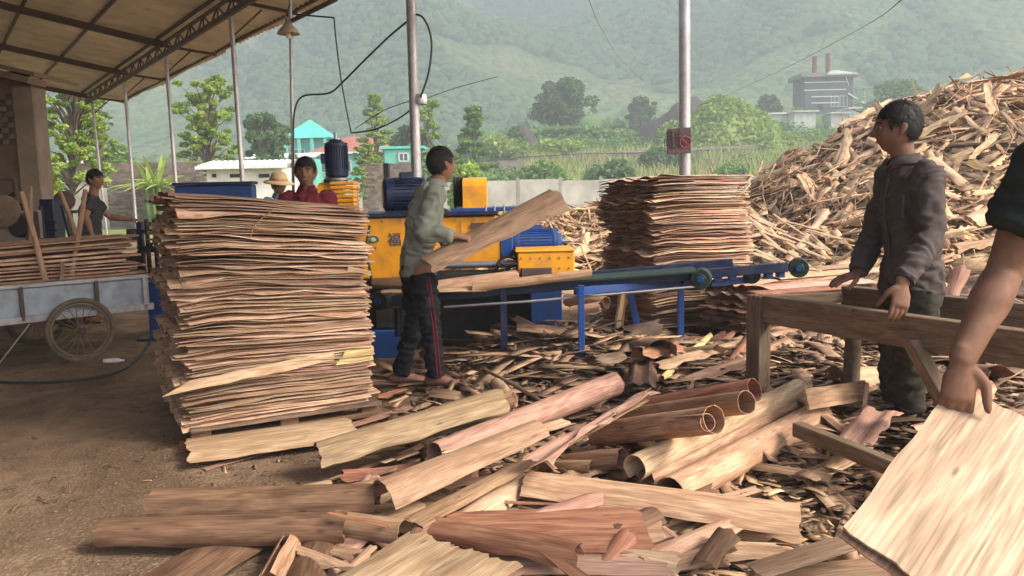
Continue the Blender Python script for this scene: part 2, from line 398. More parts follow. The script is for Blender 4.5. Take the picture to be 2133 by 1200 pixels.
P = [[V((x, y, heap(x, y) * .9 + .018 * fbm(x * .9, y * .9, 0, 4) * (1 if 0 < y < 20 else 0))) for y in ys] for x in xs]
mb.grid(P); O('ground', mb, M['ground'], kind='structure', smooth=True)

# ------------------------------------------------------------------ bank beyond the wall and the mountain
def sstep(a, b, x):
    t = min(max((x - a) / (b - a), 0), 1); return t * t * (3 - 2 * t)
def bank(x, y):
    right = sstep(-30, 12, x)
    near = sstep(66, 150, y); far = sstep(120, 320, y)
    hR = 10.5 * near + 7.0 * far; hL = 2.0 * near + 9.0 * far
    h = hL * (1 - right) + hR * right
    h += (1.1 * fbm(x * .03, y * .03, 3, 3) + .35 * fbm(x * .12, y * .12, 5, 3)) * near
    return h - .05
mb = MB()
xs = np.linspace(-260, 320, 110); ys = np.concatenate([np.linspace(62, 160, 50), np.linspace(166, 360, 20)])
mb.grid([[V((x, y, bank(x, y))) for y in ys] for x in xs])
def bankmat():
    m, N, L = newmat('bank_vegetation')
    ge = N.new('ShaderNodeNewGeometry')
    n = N.new('ShaderNodeTexNoise'); n.inputs['Scale'].default_value = .12; n.inputs['Detail'].default_value = 7; L.new(ge.outputs['Position'], n.inputs['Vector'])
    n2 = N.new('ShaderNodeTexNoise'); n2.inputs['Scale'].default_value = 1.1; n2.inputs['Detail'].default_value = 5; L.new(ge.outputs['Position'], n2.inputs['Vector'])
    c = mixc(N, L, ramp(N, L, n.outputs[0], [(.38, 0), (.6, 1)]), (.12, .20, .05), (.26, .32, .10))
    c = mixc(N, L, ramp(N, L, n2.outputs[0], [(.45, 0), (.7, .8)]), c, (.06, .11, .035))
    p = N.new('ShaderNodeBsdfPrincipled'); L.new(c, p.inputs['Base Color']); p.inputs['Roughness'].default_value = .9
    bp = N.new('ShaderNodeBump'); bp.inputs['Strength'].default_value = 1; bp.inputs['Distance'].default_value = .8; L.new(n2.outputs[0], bp.inputs['Height']); L.new(bp.outputs[0], p.inputs['Normal'])
    o = N.new('ShaderNodeOutputMaterial'); L.new(p.outputs[0], o.inputs[0]); return m
M['bank'] = bankmat()
O('terrain', mb, M['bank'], kind='structure', smooth=True)
def mountmat():
    m, N, L = newmat('mountain_forest')
    ge = N.new('ShaderNodeNewGeometry'); P = ge.outputs['Position']
    def nz(s, det=6, dist=0):
        n = N.new('ShaderNodeTexNoise'); n.inputs['Scale'].default_value = s; n.inputs['Detail'].default_value = det; n.inputs['Distortion'].default_value = dist; L.new(P, n.inputs['Vector']); return n.outputs[0]
    big = nz(.006, 5, .8); mid = nz(.02, 6, .5)
    vo = N.new('ShaderNodeTexVoronoi'); vo.inputs['Scale'].default_value = .17; L.new(P, vo.inputs['Vector'])
    sx = N.new('ShaderNodeSeparateXYZ'); L.new(P, sx.inputs[0])
    low = N.new('ShaderNodeMapRange'); low.inputs[1].default_value = 175; low.inputs[2].default_value = 40; L.new(sx.outputs[2], low.inputs[0])
    forest = mixc(N, L, ramp(N, L, vo.outputs['Color'], [(.2, 0), (.8, 1)]), (.05, .11, .045), (.10, .18, .06))
    field = mixc(N, L, ramp(N, L, mid, [(.4, 0), (.6, 1)]), (.20, .31, .10), (.30, .35, .14))
    ad = N.new('ShaderNodeMath'); ad.operation = 'MULTIPLY_ADD'; ad.inputs[1].default_value = .20; L.new(low.outputs[0], ad.inputs[0]); L.new(big, ad.inputs[2])
    ad2 = N.new('ShaderNodeMath'); ad2.operation = 'MULTIPLY_ADD'; ad2.inputs[1].default_value = .35; L.new(mid, ad2.inputs[0]); L.new(ad.outputs[0], ad2.inputs[2])
    at_ = N.new('ShaderNodeAttribute'); at_.attribute_name = 'field'
    c = mixc(N, L, at_.outputs['Fac'], forest, field)
    bare = nz(.011, 3, .3)
    c = mixc(N, L, ramp(N, L, bare, [(.62, 0), (.66, .7)]), c, (.42, .34, .22))
    p = N.new('ShaderNodeBsdfPrincipled'); L.new(c, p.inputs['Base Color']); p.inputs['Roughness'].default_value = 1; p.inputs['Specular IOR Level'].default_value = 0
    bp = N.new('ShaderNodeBump'); bp.inputs['Strength'].default_value = 1; bp.inputs['Distance'].default_value = 6; bp.invert = True
    L.new(vo.outputs['Distance'], bp.inputs['Height'])
    bp2 = N.new('ShaderNodeBump'); bp2.inputs['Strength'].default_value = 1; bp2.inputs['Distance'].default_value = 9; L.new(mid, bp2.inputs['Height']); L.new(bp.outputs[0], bp2.inputs['Normal'])
    L.new(bp2.outputs[0], p.inputs['Normal'])
    o = N.new('ShaderNodeOutputMaterial'); L.new(p.outputs[0], o.inputs[0]); return m
M['mountain'] = mountmat()
def mount(x, y):
    t = (y - 330) / 1000
    h = 12 + 470 * max(t, 0) ** .92
    rdg = 1 - abs(fbm(x * .0032 + .3, y * .0020, 7, 2)) * 2.2
    h *= .80 + .30 * rdg
    h += 17 * fbm(x * .010, y * .007, 2, 4) * sstep(330, 520, y) + 4 * fbm(x * .035, y * .03, 4, 3) * sstep(330, 450, y)
    return max(h, 4) if y > 340 else 6
mb = MB()
xs = np.linspace(-1250, 1350, 190); ys = np.linspace(322, 1450, 120)
mb.grid([[V((x, y, mount(x, y))) for y in ys] for x in xs])
mo = O('mountain', mb, M['mountain'], kind='structure', smooth=True)
def field(x, y):
    z = mount(x, y); n = NZ.fractal(V((x * .0042, y * .0042, 31)), 1.0, 2.0, 4, noise_basis='PERLIN_ORIGINAL')
    return sstep(.02, .30, n + .22 * sstep(230, 60, z) - .06 + (.25 if False else 0))
at = mo.data.attributes.new('field', 'FLOAT', 'POINT'); at.data.foreach_set('value', [field(p[0], p[1]) for p in mb.v])
# tree crowns covering the slope
def lumps(name, pts, rad, mat, label, squash=.75):
    t = (1 + 5 ** .5) / 2; ico = np.array([(-1, t, 0), (1, t, 0), (-1, -t, 0), (1, -t, 0), (0, -1, t), (0, 1, t), (0, -1, -t), (0, 1, -t), (t, 0, -1), (t, 0, 1), (-t, 0, -1), (-t, 0, 1)]) / math.hypot(1, t)
    fc = np.array([(0, 11, 5), (0, 5, 1), (0, 1, 7), (0, 7, 10), (0, 10, 11), (1, 5, 9), (5, 11, 4), (11, 10, 2), (10, 7, 6), (7, 1, 8), (3, 9, 4), (3, 4, 2), (3, 2, 6), (3, 6, 8), (3, 8, 9), (4, 9, 5), (2, 4, 11), (6, 2, 10), (8, 6, 7), (9, 8, 1)])
    n = len(pts); v = ico[None] * (rad[:, None, None] * rng.uniform(.45, 1.5, (n, 12, 1))); v[:, :, 2] *= squash; a = rng.uniform(0, 6.28, n); ca, sa = np.cos(a)[:, None], np.sin(a)[:, None]
    v = np.stack([v[:, :, 0] * ca - v[:, :, 1] * sa, v[:, :, 0] * sa + v[:, :, 1] * ca, v[:, :, 2]], axis=2) + pts[:, None, :]
    f = (np.arange(n)[:, None, None] * 12 + fc[None]).reshape(-1, 3); me = bpy.data.meshes.new(name)
    me.vertices.add(n * 12); me.vertices.foreach_set('co', v.astype(np.float32).ravel()); me.loops.add(len(f) * 3); me.loops.foreach_set('vertex_index', f.astype(np.int32).ravel())
    me.polygons.add(len(f)); me.polygons.foreach_set('loop_start', np.arange(0, len(f) * 3, 3, dtype=np.int32)); me.update(calc_edges=True); me.materials.append(mat)
    me.polygons.foreach_set('use_smooth', [True] * len(f)); return props(link(name, me, None, V()), label, 'forest', None, 'stuff')
M['crownfar'] = leafmat('crown_far', (.035, .088, .036), (.15, .25, .085), .1, .9)


# ------------------------------------------------------------------ foliage helpers
def rand_unit(n):
    v = rng.normal(size=(n, 3)); return v / np.linalg.norm(v, axis=1, keepdims=True)
def leaves(centers, size, up=.3, stretch=1.6):
    """quads at centers (N,3), size scalar or (N,)"""
    n = len(centers); a = rand_unit(n); a[:, 2] *= .6; a /= np.linalg.norm(a, axis=1, keepdims=True)
    b = np.cross(a, rand_unit(n)); b /= np.linalg.norm(b, axis=1, keepdims=True) + 1e-9
    s = (np.ones(n) * size * rng.uniform(.6, 1.3, n))[:, None]
    a = a * s * stretch * .5; b = b * s * .5
    v = np.stack([centers - a, centers + b * .9 - a * .1, centers + a, centers - b * .9 - a * .1], axis=1).reshape(-1, 3)
    q = np.arange(n * 4).reshape(n, 4)
    return v, q
def blobpts(c, r, n, shell=.45):
    d = rand_unit(n); rad = rng.uniform(shell, 1.0, n) ** .6
    return np.array(c) + d * rad[:, None] * np.array(r)
def quvs(n): return np.tile(np.array([[0, 0], [1, 0], [1, 1], [0, 1]], dtype=float), (n, 1))
def tree(name, label, base, ztop, width, mat, kindshape='round', nl=3500, ls=.3, group=None, trunk_r=.12, cat='tree', lean=0):
    base = V(base); H = ztop - base.z; root = E(name, base, label, cat, group)
    tb = MB(); top = base + V((lean, 0, H * .8)); mid = base + V((lean * .3 + .03 * H, 0, H * .4))
    tb.tube([base - V((0, 0, .5)), base + V((0, 0, H * .12)), mid, top], [trunk_r * 1.3, trunk_r, trunk_r * .7, trunk_r * .2], 8)
    cs = []
    nb = {'round': 80, 'feather': 120, 'layer': 40, 'bush': 26, 'tall': 48}[kindshape]
    for i in range(nb):
        t = (i + random.random()) / nb
        an = random.uniform(0, 6.28)
        if kindshape == 'round': zz = .28 + .68 * t; rr = width / 2 * math.sin(math.pi * min(max((zz - .18) / .84, .05), .97)) ** .6 * random.uniform(.3, 1)
        elif kindshape == 'feather': zz = .30 + .68 * t; rr = width / 2 * random.uniform(.25, 1) * (1.05 - .4 * t)
        elif kindshape == 'layer': zz = .15 + .83 * t; rr = width / 2 * (1.08 - t) * random.uniform(.6, 1)
        elif kindshape == 'tall': zz = .22 + .76 * t; rr = width / 2 * random.uniform(.2, 1) * (1.1 - .5 * t)
        else: zz = .12 + .75 * t; rr = width / 2 * random.uniform(.1, .8)
        c = base + V((lean * zz + math.cos(an) * rr, math.sin(an) * rr, zz * H))
        br = width * {'round': .11, 'feather': .06, 'layer': .10, 'bush': .2, 'tall': .12}[kindshape] * random.uniform(.7, 1.25)
        fz = {'feather': .55, 'layer': .35}.get(kindshape, .75)
        cs.append((c, br, fz))
        s0 = base + V((lean * zz * .8, 0, zz * H * .72))
        tb.tube([s0, s0.lerp(c, .55) + V((0, 0, .04 * H)), c], [trunk_r * .4, trunk_r * .22, trunk_r * .08], 5, cap=False)
    O('trunk', tb, M['bark'], root, smooth=True)
    nl = int(nl * (3.0 if kindshape == 'feather' else 2.0)); ls *= (.48 if kindshape == 'feather' else .60); per = max(nl // len(cs), 20)
    pts = np.concatenate([blobpts(tuple(c), (br, br, br * fz), per) for c, br, fz in cs])
    v, q = leaves(pts, ls)
    o = npmesh('crown', v - np.array(base), q, quvs(len(q)), mat, None)
    o.parent = root; return root
def shrub(label, base, w, h, mat, n=500, ls=.16, group=None, name='shrub'):
    base = V(base); cs = []
    for i in range(6):
        cs.append((base + V((random.uniform(-.3, .3) * w, random.uniform(-.3, .3) * w, h * random.uniform(.3, .7))), w * random.uniform(.22, .34)))
    pts = np.concatenate([blobpts(tuple(c), (r, r, r * h / w * .9), n // 6) for c, r in cs])
    v, q = leaves(pts, ls); v[:, 2] = np.maximum(v[:, 2], base.z)
    root = E(name, base, label, 'bush', group)
    o = npmesh('foliage', v - np.array(base), q, quvs(len(q)), mat, None); o.parent = root
    tb = MB()
    for c, r in cs: tb.tube([base - V((0, 0, .1)), base.lerp(c, .5) + V((0, 0, .05)), c], [.03, .02, .008], 5, cap=False)
    O('stem', tb, M['bark'], root)
    return root

P_ = []
while len(P_) < 42000:
    d = 338 + 620 * random.random() ** 1.15; x = random.uniform(-.72, .72) * d
    if field(x, d) < .25 + random.random() * .3: P_.append((x, d, mount(x, d) + random.uniform(.5, 2.5)))
P_ = np.array(P_); lumps('forest', P_, rng.uniform(1.5, 4.2, len(P_)) * (1 + (P_[:, 1] - 338) / 900), M['crownfar'], 'dense forest covering the hazy mountain slope')
P_ = []
while len(P_) < 2600:
    d = random.uniform(170, 345); x = random.uniform(-.7, .7) * d
    if NZ.noise(V((x * .02, d * .02, 8))) > -.25: P_.append((x, d, (bank(x, d) if d < 340 else 8) + random.uniform(-.5, 3.2)))
P_ = np.array(P_); lumps('woodland', P_, rng.uniform(1.6, 3.6, len(P_)), M['crownfar'], 'belt of low woodland at the foot of the mountain')
v, q = leaves(np.repeat(P_, 9, axis=0) + rng.normal(0, 1.9, (len(P_) * 9, 3)), 1.3); npmesh('woodland', v, q, quvs(len(q)), M['leafmid'], kind='stuff', label='loose foliage over the woodland belt', cat='forest')
# ------------------------------------------------------------------ undergrowth on the bank (nobody could count it)
def bankz(p): return np.array([bank(a, b) for a, b in p])
pts = []; 
n = 24000
xy = np.stack([rng.uniform(-75, 62, n), 67 + 75 * rng.uniform(0, 1, n) ** 1.6], axis=1)
keep = np.array([NZ.noise(V((a * .10, b * .10, 1))) > -.34 for a, b in xy]); xy = xy[keep]
z = bankz(xy); hh = np.array([.5 + 1.5 * max(0, NZ.noise(V((a * .16, b * .16, 4))) + .35) for a, b in xy])
k = 5
ctr = np.repeat(np.column_stack([xy, z]), k, axis=0); hr = np.repeat(hh, k)
ctr = ctr + np.column_stack([rng.normal(0, .5, len(ctr)), rng.normal(0, .5, len(ctr)), rng.uniform(0, 1, len(ctr)) * hr])
v, q = leaves(ctr, .40)
npmesh('undergrowth', v, q, quvs(len(q)), M['leafmid'], kind='stuff', label='low green scrub covering the bank behind the wall', cat='undergrowth')
def blades(xy, zf, hmin, hmax, w, lean=.25):
    n = len(xy); z = zf; h = rng.uniform(hmin, hmax, n); an = rng.uniform(0, 6.28, n); ln = rng.normal(0, lean, (n, 2)) * h[:, None]
    s = np.column_stack([np.cos(an), np.sin(an)]) * w
    b = np.column_stack([xy, z])
    v = np.stack([b - np.column_stack([s, np.zeros(n)]), b + np.column_stack([s, np.zeros(n)]),
                  b + np.column_stack([s * .5 + ln * .5, h * .6]), b + np.column_stack([-s * .2 + ln, h])], axis=1).reshape(-1, 3)
    return v, np.arange(n * 4).reshape(n, 4)
n = 26000
xy = np.stack([rng.uniform(2, 46, n), rng.uniform(66, 112, n)], axis=1)
keep = np.array([NZ.noise(V((a * .07, b * .09, 9))) > -.12 for a, b in xy]); xy = xy[keep]
v, q = blades(xy, bankz(xy), .9, 2.3, .09)
npmesh('grass', v, q, quvs(len(q)), M['grass'], kind='stuff', label='tall yellow-green grass on the bank', cat='grass')
n = 3500
xy = np.stack([rng.uniform(8, 38, n), rng.uniform(70, 100, n)], axis=1)
keep = np.array([NZ.noise(V((a * .12, b * .1, 19))) > .12 for a, b in xy]); xy = xy[keep]
v, q = blades(xy, bankz(xy), 1.6, 3.2, .07)
npmesh('reeds', v, q, quvs(len(q)), M['reed'], kind='stuff', label='dry straw coloured reeds among the grass', cat='reeds')
n = 9000
xy = np.stack([rng.uniform(-3, 14, n), rng.uniform(26, 60, n)], axis=1)
v, q = blades(xy, np.zeros(n), .12, .5, .03)
npmesh('grass', v, q, quvs(len(q)), M['grass'], kind='stuff', label='short grass strip along the foot of the far wall', cat='grass')

# ------------------------------------------------------------------ boundary wall: panels between posts
def wallpt(t): return V((-27 + 55 * t, 40 + 24 * t, 0))
root = E('boundary_wall', wallpt(.5), 'long pale concrete panel wall crossing the yard behind the machines', 'wall')
mb = MB(); pm = MB(); nseg = 20
for i in range(nseg):
    a = wallpt(i / nseg); b = wallpt((i + 1) / nseg); d = (b - a).normalized()
    hz = 2.12 + .06 * math.sin(i * 2.1)
    mb.beam(a + d * .1 + V((0, 0, hz / 2)), b - d * .1 + V((0, 0, hz / 2)), .12, hz, ch=.01)
    o = MB(); o.box(a + V((0, 0, 1.14)), (.2, .24, 2.3), ch=.01); O('post', o, M['concrete'], root)
O('panel', mb, M['concrete'], root)
# old terrace wall on the bank
root = E('terrace_wall', (13, 104, 6), 'old stained retaining wall half hidden by scrub up on the bank', 'wall')
mb = MB()
for i in range(14):
    x0 = -4 + i * 2.6; y0 = 104 + .25 * i
    z0 = bank(x0, y0) - .6
    mb.box((x0 + 1.3, y0, z0 + 1.2), (2.62, .5, 2.4 + .12 * (i % 3)), ch=.04)
O('wall', mb, M['adobe2'], root)
mb = MB()
for i in range(14): mb.box((-4 + i * 2.6 + 1.3, 103.9 + .25 * i, bank(-4 + i * 2.6, 104) + 1.9), (2.55, .7, .12), ch=.02)
O('coping', mb, M['rust'], root)

# ------------------------------------------------------------------ trees: (name,label,px centre,py top,width px,Y,mat,shape,n,leaf)
def T(name, label, px, pytop, wpx, Y, mat, shape, nl, ls, tr=.14, lean=0, cat='tree', group=None):
    p = W(px, 400, Y); z0 = bank(p.x, Y) if Y > 64 else 0
    zt = W(px, pytop, Y).z
    return tree(name, label, (p.x, Y, z0), zt, wpx / FPX * Y, M[mat], shape, nl, ls, group, tr, cat, lean)
T('leafy_tree', 'tall bright green tree beside the brown building at the left', 140, 128, 170, 36, 'leafbright', 'feather', 7000, .26, .12, .8)
T('leafy_tree', 'small green tree just right of the last roof post at the left', 212, 200, 75, 48, 'leafmid', 'feather', 2200, .28, .1)
T('feathery_tree', 'tall light green feathery tree behind the white hut', 438, 158, 160, 46, 'leafbright', 'feather', 7500, .27, .12)
T('broad_tree', 'dark green tree left of the teal pyramid roof', 560, 232, 110, 62, 'leafdark', 'round', 3800, .34, .14)
T('broad_tree', 'dark round tree between the two left trees, low behind the wall', 250, 300, 100, 60, 'leafmid', 'round', 2600, .34, .14)
T('layered_tree', 'light green tree with layered boughs above the red roof', 785, 192, 115, 70, 'leafbright', 'layer', 5500, .36, .14)
T('layered_tree', 'narrow green tree directly behind the middle roof post', 893, 196, 70, 72, 'leafbright', 'tall', 2800, .36, .14)
T('conifer_tree', 'dark conifer with tiered boughs right of the standing worker', 988, 222, 150, 66, 'leafmid', 'layer', 8500, .32, .10)
T('broad_tree', 'dense dark tree behind the worker in the light shirt', 850, 262, 120, 74, 'leafdark', 'round', 3600, .4, .15)
T('broad_tree', 'large round grey-green tree on the rise in the middle', 1175, 168, 132, 150, 'leafdark', 'round', 5500, .75, .35)
T('broad_tree', 'small round tree left of the roof post with the sign', 1338, 202, 62, 170, 'leafdark', 'round', 2600, .75, .3)
T('broad_tree', 'small hazy tree left of the kiln house', 1598, 198, 62, 175, 'leafdark', 'round', 2400, .8, .3)
T('broad_tree', 'wide tree right of the kiln house above the wood heap', 1858, 168, 105, 160, 'leafmid', 'round', 4200, .7, .3)
T('bushy_tree', 'low dark tree by the dirt bank left of the big round tree', 1075, 262, 60, 120, 'leafdark', 'bush', 1800, .55, .2)
T('bushy_tree', 'low dark tree in front of the green mound', 1516, 240, 60, 118, 'leafdark', 'bush', 1800, .5, .2)
T('bushy_tree', 'pale leafy tree beside the vertical motor in front of the teal block', 768, 296, 72, 44, 'leafbright', 'feather', 2800, .22, .08)
T('bushy_tree', 'small dark tree at the foot of the bank left of the conifer', 915, 292, 80, 64, 'leafmid', 'bush', 2200, .32, .1)
for (px, pt, w, Y, mt, lab) in ((975, 318, 78, 38, 'leafbright', 'vivid light green bush against the wall right of the worker'),
                          (98, 318, 42, 24, 'leafyellow', 'bright yellow-green bush beside the brown building'),
                          (240, 305, 90, 50, 'leafmid', 'green bush over the wall near the left roof posts'),
                          (1120, 330, 130, 68, 'leafmid', 'wide green bush behind the wall below the round tree'),
                          (1260, 318, 120, 70, 'leafdark', 'dark bush behind the wall left of the sign post'),
                          (1500, 330, 110, 70, 'leafmid', 'green bush behind the wall right of the sign post'),
                          (1655, 318, 76, 66, 'leafmid', 'fresh green bush at the left foot of the wood heap'),
                          (1400, 262, 90, 118, 'leafmid', 'green bush on the slope of the dark soil mound'),
                          (1060, 275, 110, 118, 'leafbright', 'light green bush in front of the low dark soil bank'),
                          (1180, 262, 150, 140, 'leafmid', 'wide green thicket around the foot of the round tree'),
                          (1290, 270, 120, 135, 'leafbright', 'pale green thicket left of the sign post'),
                          (1380, 300, 90, 95, 'leafdark', 'dark bush on the terrace behind the sign'),
                          (1180, 285, 110, 112, 'leafbright', 'light green bush below the round tree on the rise'),
                          (690, 330, 60, 42, 'leafdark', 'dark bush behind the vertical motor'),
                          (110, 345, 60, 30, 'leafmid', 'low green bush at the foot of the tall left tree')):
    p = W(px, 400, Y); z0 = bank(p.x, Y) if Y > 64 else 0; zt = W(px, pt, Y).z
    shrub(lab, (p.x, Y, z0), w / FPX * Y, max(zt - z0, .6), M[mt], int(1500 + w * 8), .012 * Y ** .75)
# banana-like palm
p = W(322, 400, 40); root = E('banana_plant', (p.x, 40, 0), 'banana plant with long arching leaves behind the wall', 'plant')
mb = MB()
for i in range(5): 
    b = V((p.x + random.uniform(-.5, .5), 40 + random.uniform(-.4, .4), 0)); mb.tube([b, b + V((0, 0, 2.2))], [.12, .07], 7)
O('stem', mb, M['leafmid'], root, smooth=True)
for i in range(34):
    an = random.uniform(0, 6.28); ln = random.uniform(1.3, 2.2); b = V((p.x + random.uniform(-.5, .5), 40, 2.0)); mb = MB(); rows = []
    el = random.uniform(.35, 1.25)
    dirv = V((math.cos(an), math.sin(an), 0)); sv = V((-dirv.y, dirv.x, 0))
    for k in range(9):
        t = k / 8; c = b + dirv * (ln * t * math.cos(el)) + V((0, 0, ln * t * math.sin(el) - 1.0 * t * t * math.cos(el)))
        w = .11 * math.sin(math.pi * min(t * .95 + .05, 1)) ** .6
        rows.append([c - sv * w + V((0, 0, -w * .4)), c, c + sv * w + V((0, 0, -w * .4))])
    mb.grid(rows); O('leaf', mb, M['leafbright'], root, smooth=True)

# ------------------------------------------------------------------ mounds on the bank
def mound(name, label, px, pytop, wpx, Y, mat, grassy, seed):
    c = W(px, 400, Y); zt = W(px, pytop, Y).z; w = 1.5 * wpx / FPX * Y; mb = MB(); rows = []
    z0 = bank(c.x, Y) - 1
    for i in range(25):
        row = []
        for j in range(17):
            u = i / 24 * 2 - 1; v_ = j / 16 * 2 - 1
            rr = math.sqrt(u * u + v_ * v_) * (1 + .45 * NZ.noise(V((u * 2, v_ * 2, seed)))); h = max(0, 1 - rr ** 1.7) ** 1.3
            x = c.x + u * w / 2; y = Y + v_ * w * .4
            row.append(V((x, y, z0 + (zt - z0) * h * 1.02 + .8 * NZ.noise(V((x * .4, y * .4, seed))) * (h > 0))))
        rows.append(row)
    mb.grid(rows); O('terrain_mound', mb, M[mat], kind='structure', label=label, smooth=True)
    if grassy:
        n = 5000; idx = rng.integers(0, 24, n), rng.integers(0, 16, n); fr = rng.uniform(0, 1, (n, 2)); pts = []
        for a in range(n):
            i, j = idx[0][a], idx[1][a]; f, g = fr[a]
            q = rows[i][j] * (1 - f) * (1 - g) + rows[i + 1][j] * f * (1 - g) + rows[i][j + 1] * (1 - f) * g + rows[i + 1][j + 1] * f * g
            pts.append(tuple(q))
        v, q = leaves(np.array(pts) + np.array([0, 0, .25]), .6)
        npmesh('mound_grass', v, q, quvs(len(q)), M['leafbright'], kind='stuff', label='grass growing over the mound', cat='grass')
M['soil'] = surf('dark_soil', (.085, .068, .055), .95, dirt=(.05, .04, .03), dirtamt=.6, scale=.6, bump=.5, bdist=.1, bscale=3)
mound('terrain_mound', 'dark soil mound', 1440, 206, 170, 128, 'soil', False, 3)
mound('terrain_mound', 'green grassy mound', 1510, 206, 220, 116, 'bank', True, 5)
mound('terrain_mound', 'low dark soil bank', 1085, 252, 70, 126, 'soil', False, 8)
# ------------------------------------------------------------------ distant buildings
def bldg(name, label, cat='building'): return name, label, cat
def gable(mb, x0, x1, y0, y1, z, rise, ov=.3):
    ym = (y0 + y1) / 2
    a = [V((x0 - ov, y0 - ov, z)), V((x1 + ov, y0 - ov, z)), V((x1 + ov, ym, z + rise)), V((x0 - ov, ym, z + rise)), V((x0 - ov, y1 + ov, z)), V((x1 + ov, y1 + ov, z))]
    t = V((0, 0, .12)); vs = a + [p + t for p in a]
    f = [(0, 1, 2, 3)[::-1], (3, 2, 5, 4)[::-1], (6, 7, 8, 9), (9, 8, 11, 10), (0, 6, 7, 1)[::-1], (4, 5, 11, 10)[::-1], (0, 3, 9, 6)[::-1], (3, 4, 10, 9)[::-1], (1, 7, 8, 2)[::-1], (2, 8, 11, 5)[::-1]]
    mb.add(vs, f)
def windows(root, pts, w, h, y, frame='whiteframe'):
    for (x, z) in pts:
        a = MB(); a.box((x, y, z), (w, .08, h), ch=.01); wi = O('window', a, M['glass'], root)
        b = MB()
        for (dx, dz, sx, sz) in ((-w / 2, 0, .09, h + .1), (w / 2, 0, .09, h + .1), (0, h / 2, w, .09), (0, -h / 2, w, .09), (0, 0, .06, h)): b.box((x + dx, y - .05, z + dz), (sx, .07, sz))
        O('window_frame', b, M[frame], wi)
# white hut in front of the wall
Y = 33; a = W(432, 400, Y); b = W(590, 400, Y); x0, x1 = a.x, b.x; zt = W(500, 350, Y).z
root = E('white_hut', ((x0 + x1) / 2, Y, 0), 'low white hut with a sheet roof and two slot windows behind the blue hopper', 'hut')
mb = MB(); mb.box(((x0 + x1) / 2, Y + 1.5, zt / 2), (x1 - x0, 3, zt), ch=.02); O('wall', mb, M['plaster'], root)
mb = MB(); rows = []
for i in range(61):
    x = x0 - .3 + (x1 - x0 + .6) * i / 60; w = .04 * math.sin(i * 1.6)
    rows.append([V((x, Y - .35, zt + .02 + w)), V((x, Y + 1.6, zt + .30 + w)), V((x, Y + 3.3, zt + .22 + w))])
mb.grid(rows); rows2 = [[p + V((0, 0, .05)) for p in r] for r in rows]; mb.grid(rows2)
mb.box(((x0 + x1) / 2, Y - .36, zt + .02), (x1 - x0 + .62, .04, .12)); O('roof', mb, M['whitemetal'], root)
for px in (446, 490, 550): 
    p = W(px, 366, Y - .03); mb = MB(); mb.box((p.x, Y - .02, p.z), (.16 if px == 446 else .42, .06, .14)); O('window', mb, M['dark'], root)
# teal hall with pyramid roof
Y = 92; c = W(643, 400, Y); root = E('teal_house', (c.x, Y, bank(c.x, Y)), 'teal house with a bright pyramid roof above the men', 'house')
e = W(643, 288, Y).z; t = W(643, 245, Y).z; w = 88 / FPX * Y / 1; g0 = bank(c.x, Y) - 1
mb = MB(); mb.box((c.x, Y + w * .5, (g0 + e) / 2), (w * .8, w * .8, e - g0)); O('wall', mb, M['teal'], root)
mb = MB(); cy = Y + w * .5; h = w * .62
vs = [V((c.x - h, cy - h, e)), V((c.x + h, cy - h, e)), V((c.x + h, cy + h, e)), V((c.x - h, cy + h, e)), V((c.x, cy, t)), ]
mb.add(vs, [(0, 1, 4), (1, 2, 4), (2, 3, 4), (3, 0, 4), (3, 2, 1, 0)]); O('roof', mb, M['tealroof'], root)
for sx in (-1, -.33, .33, 1):
    mb = MB(); mb.box((c.x + sx * w * .46, cy - h * .9, (g0 + e) / 2), (.35, .35, e - g0)); O('column', mb, M['teal'], root)
windows(root, [(c.x - w * .2, e - 1.9), (c.x + w * .2, e - 1.9)], 1.2, 1.4, cy - w * .4 - .05)
# low teal wings left of it
Y = 84; a = W(520, 400, Y); b = W(655, 400, Y); e = W(590, 330, Y).z; g0 = bank(a.x, Y) - 1
root = E('teal_wing', ((a.x + b.x) / 2, Y, g0), 'long low teal wing with pale eaves left of the pyramid roof', 'building')
mb = MB(); mb.box(((a.x + b.x) / 2, Y + 2.5, (g0 + e) / 2), (b.x - a.x, 5, e - g0)); O('wall', mb, M['teal'], root)
mb = MB(); gable(mb, a.x, b.x, Y, Y + 5, e, .5); O('roof', mb, M['whitemetal'], root)
windows(root, [(a.x + 1 + 1.6 * k, e - 1.1) for k in range(4)], .9, .9, Y - .05)
# red roofed house
Y = 88; a = W(652, 400, Y); b = W(850, 400, Y); e = W(750, 318, Y).z; rt = W(735, 280, Y).z; g0 = bank(b.x, Y) - 1
root = E('red_roofed_house', ((a.x + b.x) / 2, Y, g0), 'teal walled house with a red tiled roof behind the vertical motor', 'house')
mb = MB(); mb.box(((a.x + b.x) / 2, Y + 3.5, (g0 + e) / 2), (b.x - a.x, 7, e - g0)); O('wall', mb, M['teal'], root)
mb = MB(); xa, xb = a.x - .4, b.x + .4; ya, yb = Y - .5, Y + 7.5
vs = [V((xa, ya, e)), V((xb, ya, e)), V((xb, yb, e)), V((xa, yb, e)), V((xa + 3.4, Y + 3.5, rt)), V((xb - 3.4, Y + 3.5, rt))]
mb.add(vs, [(0, 1, 5, 4), (1, 2, 5), (2, 3, 4, 5), (3, 0, 4), (3, 2, 1, 0)]); O('roof', mb, M['redroof'], root)
mb = MB(); mb.box(((xa + xb) / 2, ya - .05, e - .02), (xb - xa, .1, .22)); O('eaves_board', mb, M['whiteframe'], root)
windows(root, [(a.x + 1.5 + 2.2 * k, e - 1.4) for k in range(4)], 1.0, 1.2, Y - .05)
